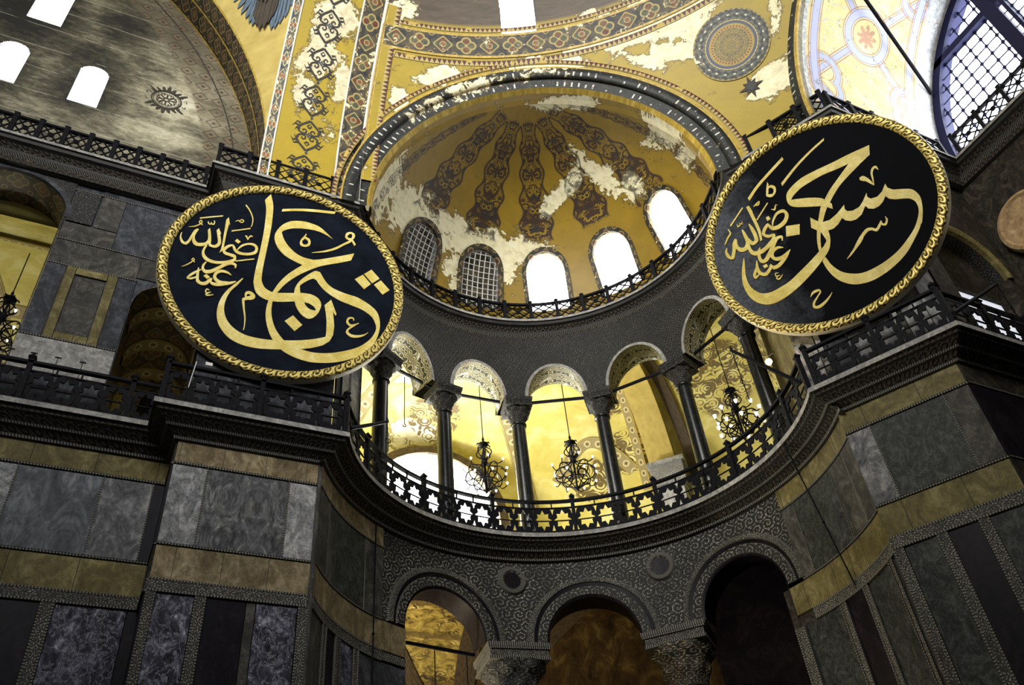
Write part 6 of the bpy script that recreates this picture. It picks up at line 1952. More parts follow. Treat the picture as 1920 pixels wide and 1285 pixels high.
# ------------------------------------------------------------------ the two calligraphic roundels
LETTERS = {"L":{"c":[2.437,16.442,18.313],"n":[-0.0606,-0.991,-0.1193],"s":[[0,1,0,0,[[-0.893,2.569,-0.758,2.842],[-0.821,2.271,-0.645,2.424],[-0.791,1.869,-0.608,1.926],[-0.777,1.348,-0.601,1.462],[-0.791,0.682,-0.621,0.731],[-0.819,0.063,-0.639,0.141],[-0.819,-0.306,-0.626,-0.226],[-0.807,-0.427,-0.598,-0.338],[-0.709,-0.702,-0.505,-0.499],[-0.485,-0.86,-0.313,-0.594],[-0.175,-0.878,-0.159,-0.581],[0.304,-0.752,0.274,-0.477]]],[0,1,0,0,[[1.107,1.687,1.102,1.691],[0.749,1.997,0.812,1.819],[0.505,2.081,0.573,1.858],[0.222,2.096,0.272,1.829],[-0.072,2.014,0.013,1.766],[-0.262,1.861,-0.16,1.673],[-0.397,1.647,-0.291,1.556],[-0.47,1.409,-0.289,1.479],[-0.457,1.199,-0.221,1.3],[-0.35,0.958,-0.085,1.096],[-0.157,0.744,0.129,0.901],[0.104,0.61,0.355,0.8],[0.395,0.513,0.63,0.781]]],[0,1,0,0,[[1.745,1.332,1.677,1.05],[1.297,1.09,1.316,0.852],[0.829,0.855,0.938,0.663],[0.587,0.751,0.66,0.468],[0.372,0.522,0.37,0.213],[0.181,0.308,0.132,-0.053],[-0.012,0.052,-0.038,-0.297],[-0.174,-0.248,-0.135,-0.491],[-0.302,-0.59,-0.187,-0.602]]],[0,1,0,0,[[-0.291,-0.561,-0.181,-0.573],[-0.354,-0.844,-0.254,-0.868],[-0.387,-1.033,-0.263,-1.002],[-0.384,-1.341,-0.251,-1.228],[-0.327,-1.615,-0.207,-1.443],[-0.232,-1.877,-0.108,-1.697],[-0.105,-2.098,0.027,-1.897],[0.096,-2.316,0.178,-2.05],[0.309,-2.439,0.406,-2.171],[0.569,-2.521,0.613,-2.219],[0.876,-2.557,0.922,-2.251],[1.203,-2.516,1.202,-2.215],[1.531,-2.425,1.506,-2.125],[1.884,-2.257,1.862,-1.962],[2.238,-1.992,2.143,-1.772],[2.487,-1.632,2.396,-1.472],[2.605,-1.193,2.515,-1.148],[2.604,-0.858,2.469,-0.924],[2.511,-0.574,2.353,-0.748],[2.304,-0.383,2.094,-0.59],[1.958,-0.21,1.757,-0.502],[1.621,-0.156,1.422,-0.414],[1.284,-0.069,1.079,-0.226],[1.081,0.07,0.871,-0.02],[0.955,0.248,0.792,0.099],[0.852,0.415,0.735,0.126]]],[0,1,0,0,[[0.859,0.399,0.764,0.109],[0.722,0.404,0.694,0.125],[0.549,0.227,0.568,0.032],[0.36,-0.033,0.388,-0.174],[0.26,-0.3,0.388,-0.301],[0.251,-0.557,0.409,-0.449]]],[0,1,1,0,[[0.255,-0.59,0.552,-0.734],[0.346,-0.901,0.576,-0.794],[0.5,-1.127,0.644,-0.868],[0.667,-1.225,0.714,-0.91],[0.794,-1.188,0.795,-0.924],[0.916,-1.027,0.867,-0.906],[0.984,-0.811,0.84,-0.846],[0.982,-0.643,0.804,-0.801],[0.888,-0.497,0.754,-0.774],[0.72,-0.421,0.684,-0.737],[0.559,-0.417,0.617,-0.727],[0.402,-0.437,0.564,-0.724],[0.259,-0.46,0.553,-0.723]]],[0,1,0,0,[[-1.103,-0.33,-1.084,-0.345],[-1.26,-0.563,-1.184,-0.566],[-1.422,-0.82,-1.333,-0.836],[-1.527,-1.107,-1.403,-1.115],[-1.567,-1.405,-1.409,-1.373],[-1.541,-1.683,-1.354,-1.607],[-1.448,-1.941,-1.224,-1.826],[-1.269,-2.176,-1.031,-1.986],[-1.054,-2.326,-0.797,-2.087],[-0.801,-2.406,-0.523,-2.118],[-0.483,-2.427,-0.228,-2.11],[-0.144,-2.384,0.017,-2.071],[0.122,-2.332,0.177,-2.041],[0.613,-2.213,0.511,-1.966],[0.909,-2.107,0.883,-1.845],[1.155,-1.975,1.198,-1.698]]],[0,1,0,1,[[1.188,-1.7,1.143,-1.987],[1.199,-1.646,1.31,-1.813],[1.198,-1.485,1.385,-1.604],[1.18,-1.195,1.392,-1.309],[1.137,-0.941,1.35,-1.022],[1.079,-0.686,1.321,-0.846]]],[1,1,0,0,[[1.079,-0.686],[1.24,-0.46],[1.421,-0.905],[1.398,-0.961],[1.321,-0.846]]],[1,1,0,0,[[0.108,-1.442],[0.302,-1.215],[0.569,-1.463],[0.393,-1.702]]],[1,1,0,0,[[1.824,0.408],[2.039,0.628],[2.284,0.351],[2.104,0.126]]],[1,1,0,0,[[2.071,0.662],[2.273,0.874],[2.519,0.611],[2.316,0.388]]],[1,1,0,0,[[2.369,0.355],[2.559,0.56],[2.824,0.276],[2.633,0.067]]],[0,1,0,0,[[-0.383,2.373,-0.397,2.272],[-0.009,2.509,0.001,2.418],[0.452,2.633,0.461,2.532],[1.104,2.74,1.071,2.64]]],[0,0,1,0,[[0.298,1.531,0.299,1.454],[0.219,1.337,0.277,1.33],[0.251,1.187,0.319,1.256],[0.373,1.174,0.381,1.262],[0.481,1.245,0.429,1.313],[0.508,1.376,0.44,1.378],[0.469,1.488,0.405,1.429],[0.384,1.531,0.352,1.457]]],[0,0,0,0,[[0.354,1.663,0.372,1.646],[0.292,1.52,0.33,1.494],[0.246,1.407,0.305,1.394]]],[0,0,1,0,[[1.444,1.888,1.507,1.907],[1.475,2.025,1.542,1.988],[1.59,2.095,1.596,2.023],[1.702,2.055,1.639,1.985],[1.721,1.955,1.635,1.913],[1.67,1.828,1.598,1.822],[1.578,1.769,1.552,1.85],[1.479,1.803,1.509,1.882]]],[0,0,0,0,[[1.526,1.817,1.594,1.869],[1.64,1.74,1.684,1.8],[1.729,1.602,1.768,1.667]]],[0,0,0,0,[[1.6,1.791,1.63,1.715],[1.4,1.591,1.428,1.53],[1.18,1.377,1.209,1.311],[0.914,1.193,0.931,1.139],[0.572,1.021,0.575,1.01]]],[0,0,1,0,[[-0.966,-0.9,-0.927,-0.89],[-0.966,-0.775,-0.916,-0.828],[-0.89,-0.716,-0.877,-0.811],[-0.793,-0.74,-0.832,-0.833],[-0.712,-0.835,-0.84,-0.861],[-0.74,-0.948,-0.887,-0.886],[-0.872,-1.0,-0.924,-0.896]]],[0,0,0,0,[[-1.019,-0.985,-0.942,-1.041],[-1.012,-1.075,-0.949,-1.075],[-0.953,-1.318,-0.91,-1.308],[-0.886,-1.589,-0.852,-1.581],[-0.861,-1.835,-0.838,-1.829],[-0.868,-1.961,-0.845,-1.956]]],[0,0,0,1,[[-1.012,-0.984,-1.001,-1.065],[-0.953,-0.923,-0.872,-1.0]]],[0,0,0,0,[[1.915,-0.994,1.889,-1.021],[1.861,-0.911,1.851,-0.958],[1.733,-0.954,1.769,-0.999],[1.696,-1.114,1.752,-1.085],[1.797,-1.222,1.816,-1.151],[1.919,-1.179,1.906,-1.13],[2.041,-1.074,2.034,-1.057]]],[0,0,0,0,[[1.932,-1.142,1.947,-1.168],[1.771,-1.281,1.805,-1.318],[1.711,-1.443,1.775,-1.406],[1.847,-1.564,1.868,-1.474],[2.049,-1.538,2.04,-1.461],[2.21,-1.438,2.194,-1.398],[2.307,-1.316,2.302,-1.309]]],[0,0,0,0,[[-2.454,1.393,-2.45,1.348],[-2.167,1.527,-2.16,1.485],[-1.889,1.648,-1.887,1.607]]],[0,0,0,0,[[-1.379,2.189,-1.355,2.227],[-1.256,2.034,-1.233,2.062],[-1.16,1.843,-1.135,1.863],[-1.124,1.693,-1.097,1.7],[-1.126,1.53,-1.102,1.527],[-1.136,1.457,-1.121,1.453]]],[0,0,0,0,[[-1.6,1.188,-1.599,1.14],[-1.37,1.299,-1.365,1.26],[-1.133,1.418,-1.128,1.378]]],[0,0,0,0,[[-1.547,1.52,-1.554,1.533],[-1.488,1.568,-1.491,1.6],[-1.439,1.535,-1.432,1.572],[-1.37,1.527,-1.38,1.562],[-1.331,1.614,-1.358,1.606],[-1.39,1.66,-1.388,1.627],[-1.454,1.603,-1.449,1.589]]],[0,0,0,0,[[-1.791,1.513,-1.739,1.617],[-1.785,1.322,-1.7,1.431],[-1.776,1.0,-1.713,1.073],[-1.77,0.709,-1.71,0.753],[-1.772,0.471,-1.712,0.476],[-1.793,0.33,-1.758,0.377]]],[1,0,0,0,[[-1.739,1.617],[-1.665,1.354],[-1.72,1.411]]],[0,0,0,0,[[-1.974,1.075,-1.927,1.165],[-1.928,0.901,-1.861,0.948],[-1.888,0.727,-1.809,0.75],[-1.894,0.62,-1.809,0.613],[-1.956,0.554,-1.868,0.501],[-2.033,0.558,-1.965,0.463],[-2.13,0.63,-2.078,0.482]]],[1,0,0,0,[[-1.927,1.165],[-1.838,0.976],[-1.879,0.983]]],[0,0,0,0,[[-2.191,1.015,-2.149,1.108],[-2.157,0.86,-2.092,0.906],[-2.132,0.682,-2.052,0.679],[-2.109,0.557,-2.048,0.535]]],[0,0,0,0,[[-2.133,0.708,-2.058,0.717],[-2.18,0.589,-2.114,0.529],[-2.275,0.535,-2.214,0.448],[-2.366,0.521,-2.347,0.404],[-2.438,0.591,-2.445,0.433],[-2.47,0.713,-2.509,0.544],[-2.443,0.867,-2.513,0.7],[-2.412,0.964,-2.46,0.915]]],[0,0,0,0,[[-2.438,1.0,-2.409,0.959],[-2.512,0.918,-2.458,0.87],[-2.566,0.732,-2.514,0.705],[-2.61,0.542,-2.554,0.503],[-2.659,0.455,-2.634,0.371],[-2.717,0.474,-2.752,0.404],[-2.779,0.574,-2.819,0.552],[-2.797,0.69,-2.823,0.691],[-2.795,0.758,-2.804,0.761]]],[0,0,0,0,[[-2.24,1.308,-2.22,1.324],[-2.214,1.229,-2.194,1.267],[-2.147,1.218,-2.164,1.253],[-2.14,1.292,-2.147,1.322],[-2.126,1.233,-2.113,1.271],[-2.064,1.245,-2.09,1.275],[-2.052,1.347,-2.078,1.343],[-2.081,1.394,-2.093,1.381]]],[0,0,0,0,[[-2.36,1.26,-2.377,1.232],[-2.41,1.312,-2.407,1.275],[-2.456,1.233,-2.43,1.235],[-2.404,1.168,-2.405,1.205],[-2.358,1.225,-2.376,1.252]]],[0,0,0,0,[[-2.412,1.183,-2.394,1.217],[-2.356,1.129,-2.34,1.159]]],[0,0,0,0,[[-2.414,1.179,-2.399,1.149],[-2.518,1.073,-2.508,1.045],[-2.671,0.988,-2.669,0.98]]],[0,0,0,0,[[-1.364,0.54,-1.379,0.556],[-1.254,0.697,-1.286,0.748],[-1.122,0.8,-1.135,0.86],[-0.982,0.807,-0.966,0.89],[-0.92,0.734,-0.852,0.773],[-0.932,0.634,-0.872,0.572],[-1.036,0.548,-1.016,0.465],[-1.197,0.503,-1.192,0.415],[-1.322,0.515,-1.34,0.42],[-1.396,0.567,-1.439,0.501],[-1.45,0.665,-1.492,0.61],[-1.519,0.703,-1.51,0.642],[-1.641,0.63,-1.597,0.56],[-1.721,0.482,-1.652,0.458],[-1.682,0.332,-1.643,0.413],[-1.549,0.294,-1.537,0.389],[-1.425,0.269,-1.386,0.362],[-1.413,0.239,-1.35,0.197],[-1.488,0.169,-1.458,0.088],[-1.641,0.086,-1.623,0.005],[-1.815,0.035,-1.808,-0.054],[-1.975,0.051,-1.989,-0.052],[-2.08,0.113,-2.13,0.021],[-2.148,0.214,-2.21,0.185],[-2.154,0.346,-2.205,0.362],[-2.116,0.482,-2.149,0.504]]],[1,0,0,0,[[-1.471,0.837],[-1.42,0.927],[-1.318,0.855],[-1.374,0.772]]],[0,0,0,0,[[-1.239,1.078,-1.229,1.113],[-1.206,1.052,-1.176,1.093],[-1.148,0.964,-1.138,0.972]]],[0,0,0,0,[[-1.138,0.967,-1.149,0.969],[-1.118,1.051,-1.142,1.066],[-1.082,1.1,-1.097,1.149],[-1.038,1.11,-1.037,1.126]]],[0,0,0,0,[[-1.348,0.181,-1.348,0.143],[-1.131,0.283,-1.126,0.243],[-0.896,0.381,-0.895,0.342]]],[0,0,0,0,[[-1.309,-0.077,-1.342,-0.082],[-1.315,0.056,-1.354,-0.005],[-1.448,0.104,-1.44,0.014],[-1.604,0.025,-1.565,-0.061],[-1.77,-0.148,-1.723,-0.231],[-1.912,-0.28,-1.873,-0.38],[-2.021,-0.322,-2.026,-0.434],[-2.071,-0.289,-2.127,-0.334],[-2.083,-0.197,-2.136,-0.18],[-2.046,-0.063,-2.068,-0.047]]],[0,0,0,0,[[-2.344,-0.044,-2.352,-0.071],[-2.392,-0.019,-2.386,-0.048],[-2.424,-0.086,-2.403,-0.081],[-2.373,-0.125,-2.378,-0.096],[-2.338,-0.075,-2.355,-0.055]]],[0,0,0,0,[[-2.389,-0.118,-2.373,-0.086],[-2.335,-0.167,-2.321,-0.139]]],[0,0,0,0,[[-2.392,-0.12,-2.374,-0.146],[-2.499,-0.257,-2.485,-0.281],[-2.612,-0.368,-2.609,-0.375]]],[0,0,0,0,[[-2.218,-0.292,-2.2,-0.291],[-2.229,-0.416,-2.175,-0.412],[-2.225,-0.592,-2.158,-0.578],[-2.188,-0.758,-2.131,-0.689],[-2.061,-0.835,-2.057,-0.73],[-1.932,-0.79,-1.979,-0.697],[-1.857,-0.657,-1.908,-0.595],[-1.82,-0.587,-1.854,-0.542]]],[0,0,0,0,[[-2.145,-0.335,-2.133,-0.359],[-2.275,-0.428,-2.243,-0.481],[-2.398,-0.588,-2.36,-0.633],[-2.432,-0.705,-2.398,-0.683],[-2.339,-0.727,-2.351,-0.672],[-2.238,-0.658,-2.256,-0.616],[-2.183,-0.601,-2.2,-0.569]]],[0,0,0,0,[[-1.381,-0.334,-1.384,-0.343],[-1.485,-0.24,-1.495,-0.303],[-1.648,-0.218,-1.635,-0.306],[-1.777,-0.311,-1.725,-0.373],[-1.824,-0.484,-1.748,-0.469],[-1.744,-0.629,-1.702,-0.538],[-1.605,-0.675,-1.604,-0.578],[-1.42,-0.623,-1.427,-0.56]]],[0,0,0,0,[[-1.255,-0.488,-1.243,-0.518],[-1.398,-0.556,-1.374,-0.632],[-1.571,-0.628,-1.549,-0.725],[-1.723,-0.675,-1.715,-0.776],[-1.81,-0.669,-1.836,-0.748],[-1.855,-0.616,-1.888,-0.654]]],[1,0,0,0,[[-2.053,-0.535],[-1.992,-0.457],[-1.889,-0.529],[-1.95,-0.607]]],[0,0,0,0,[[-1.841,-0.927,-1.843,-0.95],[-1.911,-0.914,-1.896,-0.946],[-1.938,-1.008,-1.907,-0.998],[-1.878,-1.064,-1.881,-1.026],[-1.795,-0.996,-1.799,-0.984]]],[0,0,0,0,[[-1.85,-1.027,-1.839,-1.046],[-1.918,-1.089,-1.887,-1.099],[-1.856,-1.14,-1.861,-1.098],[-1.721,-1.065,-1.723,-1.056]]]]},"R":{"c":[14.968,9.498,18.253],"n":[-0.8877,-0.4303,-0.1639],"s":[[0,1,0,0,[[1.106,2.282,1.119,2.216],[0.678,2.173,0.69,2.101],[0.159,1.985,0.176,1.903],[-0.383,1.708,-0.392,1.6]]],[1,1,0,0,[[1.145,2.298],[1.121,2.214],[1.105,2.28]]],[1,1,0,0,[[2.026,1.289],[1.919,1.008],[1.547,0.889],[1.367,1.1]]],[0,1,0,0,[[2.026,1.289,1.381,1.101],[1.519,1.366,1.06,1.144],[1.015,1.415,0.667,1.219],[0.557,1.475,0.32,1.227],[0.158,1.5,0.027,1.211],[-0.174,1.417,-0.228,1.122],[-0.357,1.307,-0.335,1.041],[-0.442,1.142,-0.339,1.03],[-0.45,0.932,-0.243,0.98],[-0.344,0.764,-0.065,0.879],[-0.081,0.572,0.109,0.774],[0.256,0.352,0.35,0.581],[0.368,0.243,0.456,0.39],[0.489,0.081,0.529,0.252]]],[0,1,0,0,[[1.367,1.1,1.59,0.899],[1.177,0.989,1.269,0.779],[0.899,0.824,0.954,0.645],[0.651,0.67,0.738,0.502],[0.412,0.474,0.541,0.344],[0.245,0.326,0.334,0.16],[0.071,0.051,0.137,-0.096],[-0.077,-0.208,0.016,-0.306],[-0.113,-0.28,-0.034,-0.353],[-0.215,-0.529,-0.146,-0.612],[-0.272,-0.737,-0.21,-0.821],[-0.305,-0.907,-0.204,-0.916]]],[0,1,0,1,[[-0.112,0.199,-0.207,-0.1],[-0.044,0.073,-0.161,-0.181],[0.027,-0.044,-0.106,-0.27],[0.111,-0.127,0.086,-0.437],[0.298,-0.178,0.278,-0.474],[0.501,-0.126,0.424,-0.431],[0.663,-0.046,0.578,-0.319],[0.779,0.018,0.588,-0.32],[0.743,-0.111,0.628,-0.43],[0.773,-0.208,0.737,-0.531],[0.894,-0.28,0.871,-0.571],[1.071,-0.278,1.043,-0.518],[1.212,-0.185,1.205,-0.35],[1.39,-0.005,1.219,-0.354],[1.36,-0.131,1.245,-0.454],[1.416,-0.231,1.354,-0.543],[1.571,-0.272,1.495,-0.556],[1.723,-0.206,1.626,-0.491],[1.879,-0.045,1.737,-0.379],[1.883,-0.186,1.785,-0.506],[1.963,-0.322,1.904,-0.617]]],[0,1,0,0,[[1.955,-0.313,1.895,-0.61],[2.169,-0.452,2.075,-0.715],[2.311,-0.559,2.197,-0.812],[2.386,-0.705,2.259,-0.959],[2.408,-0.912,2.252,-1.142],[2.35,-1.152,2.185,-1.311],[2.263,-1.367,2.09,-1.458],[2.137,-1.599,1.953,-1.606]]],[0,1,0,0,[[2.253,-1.37,2.18,-1.318],[2.191,-1.494,2.103,-1.432],[2.042,-1.689,1.931,-1.627],[1.82,-1.898,1.67,-1.811],[1.508,-2.143,1.352,-1.979],[1.158,-2.299,1.002,-2.072],[0.814,-2.381,0.652,-2.097],[0.473,-2.387,0.354,-2.051],[0.128,-2.268,0.101,-1.891],[-0.103,-2.053,-0.063,-1.698],[-0.25,-1.784,-0.172,-1.432],[-0.323,-1.461,-0.207,-1.214],[-0.332,-1.2,-0.225,-1.11]]],[0,1,0,0,[[0.002,-0.714,0.067,-0.759],[-0.138,-0.811,-0.033,-0.952],[-0.306,-0.889,-0.225,-1.11],[-0.624,-1.024,-0.569,-1.308],[-0.962,-1.148,-0.899,-1.455],[-1.297,-1.26,-1.216,-1.566],[-1.602,-1.289,-1.563,-1.637],[-1.864,-1.279,-1.857,-1.641],[-2.089,-1.177,-2.116,-1.544],[-2.246,-0.954,-2.33,-1.317],[-2.313,-0.708,-2.439,-1.043],[-2.299,-0.442,-2.466,-0.745],[-2.238,-0.212,-2.422,-0.453],[-2.182,-0.031,-2.316,-0.161],[-2.146,0.117,-2.163,0.121]]],[0,1,0,0,[[-0.04,-0.367,0.143,-0.441],[-0.024,-0.537,0.112,-0.632],[-0.018,-0.7,0.058,-0.788],[-0.112,-0.783,-0.033,-0.952]]],[1,1,0,0,[[-0.014,-0.061],[0.108,-0.148],[0.142,-0.465],[-0.045,-0.38],[-0.115,-0.285]]],[0,1,0,0,[[1.405,0.462,1.427,0.526],[1.451,0.387,1.521,0.515],[1.512,0.33,1.587,0.399],[1.565,0.221,1.625,0.256],[1.636,0.078,1.646,0.083]]],[0,1,0,0,[[1.64,0.082,1.63,0.087],[1.708,0.275,1.671,0.292],[1.752,0.438,1.711,0.47],[1.824,0.527,1.798,0.595],[1.866,0.532,1.907,0.594],[1.906,0.438,1.919,0.443]]],[0,0,0,0,[[1.49,-0.914,1.501,-0.914],[1.473,-1.019,1.511,-1.043],[1.409,-1.089,1.419,-1.163],[1.367,-1.054,1.32,-1.08],[1.374,-0.976,1.358,-0.97]]],[0,0,0,0,[[1.36,-0.959,1.369,-0.971],[1.265,-1.039,1.299,-1.101],[1.167,-1.101,1.162,-1.188],[1.097,-1.018,1.067,-1.091],[0.971,-0.969,0.979,-1.067],[0.804,-1.047,0.837,-1.137],[0.624,-1.182,0.661,-1.257],[0.485,-1.311,0.52,-1.374]]],[0,0,0,0,[[0.77,-1.101,0.808,-1.17],[0.665,-1.198,0.696,-1.265],[0.522,-1.287,0.547,-1.352],[0.341,-1.408,0.359,-1.457],[0.218,-1.493,0.221,-1.501]]],[1,1,0,0,[[-0.77,0.347],[-0.428,0.18],[-0.545,-0.111],[-0.883,0.041]]],[0,1,0,0,[[-0.983,-1.99,-0.99,-1.977],[-0.878,-1.942,-0.892,-1.872],[-0.744,-1.949,-0.726,-1.888],[-0.732,-1.972,-0.7,-2.0],[-0.837,-2.058,-0.818,-2.093],[-0.99,-2.161,-0.95,-2.208],[-1.041,-2.305,-0.976,-2.278],[-0.919,-2.401,-0.913,-2.314],[-0.728,-2.363,-0.747,-2.29],[-0.555,-2.257,-0.571,-2.22],[-0.458,-2.16,-0.462,-2.152]]],[0,1,0,0,[[-0.045,2.484,-0.04,2.378],[-0.599,2.264,-0.583,2.165],[-1.012,2.083,-0.987,1.986],[-1.374,1.859,-1.367,1.739]]],[0,0,1,0,[[-0.888,1.604,-0.823,1.597],[-0.855,1.516,-0.774,1.569],[-0.744,1.454,-0.729,1.536],[-0.616,1.526,-0.661,1.581],[-0.565,1.699,-0.642,1.673],[-0.636,1.818,-0.692,1.762],[-0.734,1.828,-0.757,1.751],[-0.817,1.72,-0.786,1.676]]],[0,0,0,0,[[-0.704,1.994,-0.694,1.905],[-0.807,1.798,-0.754,1.758],[-0.888,1.604,-0.823,1.597]]],[0,0,0,0,[[-1.522,1.606,-1.435,1.606],[-1.515,1.348,-1.423,1.365],[-1.505,0.968,-1.42,0.969],[-1.51,0.644,-1.432,0.63],[-1.553,0.332,-1.496,0.332]]],[1,0,0,0,[[-1.435,1.606],[-1.409,1.347],[-1.458,1.382]]],[0,0,0,0,[[-1.625,1.674,-1.605,1.632],[-1.87,1.513,-1.85,1.471],[-2.149,1.336,-2.126,1.287]]],[0,0,0,0,[[-1.323,1.473,-1.329,1.495],[-1.203,1.502,-1.214,1.547],[-1.148,1.534,-1.117,1.554],[-1.188,1.484,-1.174,1.44],[-1.272,1.499,-1.275,1.476]]],[0,0,0,0,[[-0.945,1.363,-0.93,1.329],[-1.153,1.225,-1.134,1.185],[-1.411,1.038,-1.392,0.998]]],[0,0,0,0,[[-0.925,1.079,-0.913,1.103],[-0.843,0.992,-0.859,1.058],[-0.761,1.12,-0.775,1.154],[-0.734,1.092,-0.724,1.11]]],[0,0,0,0,[[-1.088,0.529,-1.113,0.55],[-1.003,0.682,-1.036,0.726],[-0.831,0.819,-0.853,0.905],[-0.68,0.786,-0.634,0.875],[-0.665,0.683,-0.574,0.639],[-0.763,0.561,-0.711,0.445],[-0.943,0.511,-0.936,0.38],[-1.087,0.561,-1.139,0.454],[-1.136,0.654,-1.199,0.624],[-1.185,0.736,-1.173,0.655],[-1.33,0.665,-1.273,0.575],[-1.438,0.49,-1.351,0.477],[-1.33,0.302,-1.288,0.385],[-1.212,0.269,-1.121,0.301],[-1.281,0.199,-1.226,0.093],[-1.51,0.097,-1.479,-0.029],[-1.697,0.083,-1.704,-0.052],[-1.825,0.149,-1.907,0.065],[-1.862,0.307,-1.95,0.319],[-1.829,0.509,-1.892,0.537]]],[1,0,0,0,[[-1.151,0.941],[-1.064,0.932],[-1.055,0.811],[-1.155,0.809]]],[0,0,0,0,[[-1.655,1.043,-1.626,1.044],[-1.665,0.845,-1.576,0.843],[-1.663,0.606,-1.564,0.584],[-1.686,0.466,-1.609,0.368],[-1.742,0.453,-1.8,0.35],[-1.805,0.616,-1.88,0.582]]],[0,0,0,0,[[-1.894,0.984,-1.858,0.981],[-1.914,0.778,-1.825,0.767],[-1.922,0.559,-1.827,0.505],[-2.011,0.434,-1.963,0.302],[-2.108,0.464,-2.175,0.36],[-2.161,0.595,-2.257,0.603],[-2.121,0.789,-2.191,0.825]]],[0,0,0,0,[[-2.162,0.842,-2.126,0.797],[-2.276,0.734,-2.204,0.669],[-2.351,0.54,-2.273,0.474],[-2.459,0.365,-2.415,0.254],[-2.481,0.422,-2.564,0.39],[-2.503,0.583,-2.563,0.608],[-2.459,0.684,-2.479,0.704]]],[0,0,0,0,[[-2.245,1.252,-2.214,1.25],[-2.244,1.097,-2.201,1.063],[-2.363,1.005,-2.331,0.954],[-2.495,0.84,-2.483,0.821]]],[0,0,0,0,[[-1.961,1.244,-1.943,1.243],[-1.961,1.137,-1.938,1.178],[-1.867,1.152,-1.885,1.185],[-1.868,1.21,-1.869,1.241],[-1.817,1.137,-1.828,1.19],[-1.78,1.237,-1.793,1.248]]],[0,0,0,0,[[-1.003,-0.03,-1.036,-0.016],[-0.967,0.13,-1.018,0.078],[-1.141,0.193,-1.111,0.082],[-1.309,0.056,-1.243,-0.048],[-1.472,-0.105,-1.404,-0.217],[-1.645,-0.246,-1.608,-0.369],[-1.706,-0.235,-1.781,-0.304],[-1.711,-0.119,-1.797,-0.093],[-1.671,0.031,-1.732,0.08],[-1.623,0.15,-1.636,0.165]]],[0,0,0,0,[[-1.065,-0.218,-1.069,-0.231],[-1.201,-0.102,-1.206,-0.186],[-1.386,-0.127,-1.337,-0.219],[-1.48,-0.316,-1.389,-0.322],[-1.374,-0.498,-1.336,-0.4],[-1.171,-0.546,-1.185,-0.435],[-0.931,-0.42,-0.94,-0.386]]],[0,0,0,0,[[-0.938,-0.382,-0.925,-0.406],[-1.158,-0.51,-1.12,-0.598],[-1.388,-0.607,-1.364,-0.723],[-1.506,-0.595,-1.549,-0.689],[-1.553,-0.497,-1.609,-0.527]]],[0,0,0,0,[[-1.867,-0.169,-1.846,-0.181],[-1.96,-0.373,-1.88,-0.398],[-1.954,-0.606,-1.873,-0.56],[-1.782,-0.762,-1.779,-0.651],[-1.595,-0.664,-1.64,-0.579],[-1.528,-0.556,-1.561,-0.515]]],[0,0,0,0,[[-1.91,-0.309,-1.883,-0.339],[-2.102,-0.532,-2.037,-0.586],[-2.08,-0.685,-2.063,-0.62],[-1.944,-0.638,-1.955,-0.596]]],[1,0,0,0,[[-1.771,-0.426],[-1.655,-0.424],[-1.646,-0.527],[-1.745,-0.531]]],[0,0,0,0,[[-1.462,-0.864,-1.466,-0.883],[-1.549,-0.823,-1.533,-0.861],[-1.57,-0.94,-1.546,-0.912],[-1.452,-0.964,-1.451,-0.95]]],[0,0,0,0,[[-1.511,-0.95,-1.503,-0.968],[-1.588,-0.991,-1.549,-0.997],[-1.508,-1.071,-1.513,-1.03],[-1.375,-0.983,-1.379,-0.974]]]]}}
def catmull(P, closed, n=7):
    P = [np.array(p) for p in P]; m = len(P); out = []
    rng_ = range(m) if closed else range(m - 1)
    for i in rng_:
        p0 = P[(i - 1) % m] if closed or i > 0 else 2 * P[0] - P[1]
        p1, p2 = P[i], P[(i + 1) % m]
        p3 = P[(i + 2) % m] if closed or i + 2 < m else 2 * P[-1] - P[-2]
        for k in range(n):
            t = k / n
            out.append(.5 * ((2 * p1) + (-p0 + p2) * t + (2 * p0 - 5 * p1 + 4 * p2 - p3) * t * t + (-p0 + 3 * p1 - 3 * p2 + p3) * t ** 3))
    if closed: out.append(out[0])
    else: out.append(P[-1])
    return out
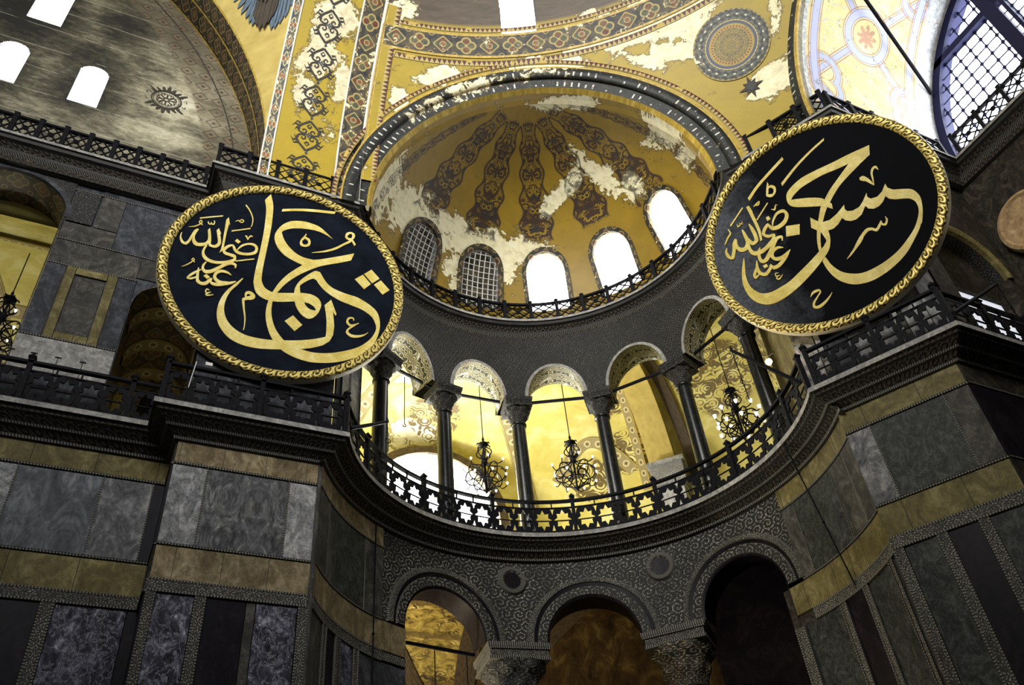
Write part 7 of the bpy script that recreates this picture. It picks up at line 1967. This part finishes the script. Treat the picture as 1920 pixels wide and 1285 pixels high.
def roundel(key, label, board, group, gilt):
    D = LETTERS[key]; c = Vector(D['c']); n = Vector(D['n']).normalized(); e1 = Vector((0, 0, 1)).cross(n).normalized(); e2 = n.cross(e1)
    M4 = Matrix(((e1.x, e2.x, n.x, c.x), (e1.y, e2.y, n.y, c.y), (e1.z, e2.z, n.z, c.z), (0, 0, 0, 1)))
    root = thing('calligraphy_roundel', label, 'roundel', group=group, mat4=M4)
    def put(mb, name, mats, smooth=False):
        o = mb.build(name, mats, None, smooth); o.parent = root; return o
    N = 96; an = [2 * PI * i / N for i in range(N)]
    b = MB(); R0 = 3.0
    b.grid([[(r * math.cos(a), r * math.sin(a), 0) for r in np.linspace(.001, R0, 10)] for a in an], [[(r * math.cos(a), r * math.sin(a)) for r in np.linspace(.001, R0, 10)] for a in an], 0, closeu=True)
    b.grid([[(r * math.cos(a), r * math.sin(a), z) for r, z in ((R0, 0), (R0, -.12), (.001, -.12))] for a in an], None, 0, closeu=True)
    put(b, 'board', board)
    r = MB(); prof = [(2.97, .0), (2.98, .05), (3.02, .085), (3.08, .10), (3.13, .085), (3.17, .10), (3.21, .07), (3.225, .02)]
    P = []; U = []
    for i in range(N * 2 + 1):
        a = PI * i / N; L = 0; row = []; ru = []
        for j, (q, z) in enumerate(prof):
            if j: L += math.hypot(q - prof[j - 1][0], z - prof[j - 1][1])
            row.append((q * math.cos(a), q * math.sin(a), z)); ru.append((a * 3.1, L))
        P.append(row); U.append(ru)
    r.grid(P, U, 0); rim = put(r, 'rim', M_gilt_rim(), True)
    s = MB(); s.grid([[(q * math.cos(a), q * math.sin(a), z) for q, z in ((3.225, .02), (3.235, -.16), (3.15, -.2), (3.0, -.14))] for a in an + [0]], None, 0)
    o = s.build('edge', M_rim_back()); o.parent = rim
    lift = .012
    for i, (flat, large, cl, straight, pts) in enumerate(D['s']):
        mb = MB(); z = lift + .0006 * i
        if flat:
            mb.add([(x, y, z) for x, y in pts] + [(x, y, 0) for x, y in pts], [tuple(range(len(pts)))] + [(q, (q + 1) % len(pts), len(pts) + (q + 1) % len(pts), len(pts) + q) for q in range(len(pts))], [(x, y) for x, y in pts] * 2)
        else:
            S_ = [np.array(p) for p in pts] if straight else catmull(pts, cl, 7 if large else 5)
            P = [[(q[0], q[1], 0), (q[0], q[1], z), (q[2], q[3], z), (q[2], q[3], 0)] for q in S_]
            mb.grid(P, [[(p[0], p[1]) for p in row] for row in P], 0)
        put(mb, 'large_letter_stroke' if large else 'small_letter_stroke', gilt)
    h = MB()
    for x in (-1.6, 1.6): h.tube([(x, 2.2, -.1), (x, 2.45, -.62)], .03, 6)
    put(h, 'hanger', M_iron())
    return root
roundel('L', 'left black roundel with gold script, three squares and a diamond dot', M_board_black(), 'calligraphy roundels', M_gilt_letter())
roundel('R', 'right black roundel with gold script, dusty grey along its left side', M_board_black_dusty(), 'calligraphy roundels', M_gilt_letter_deep())
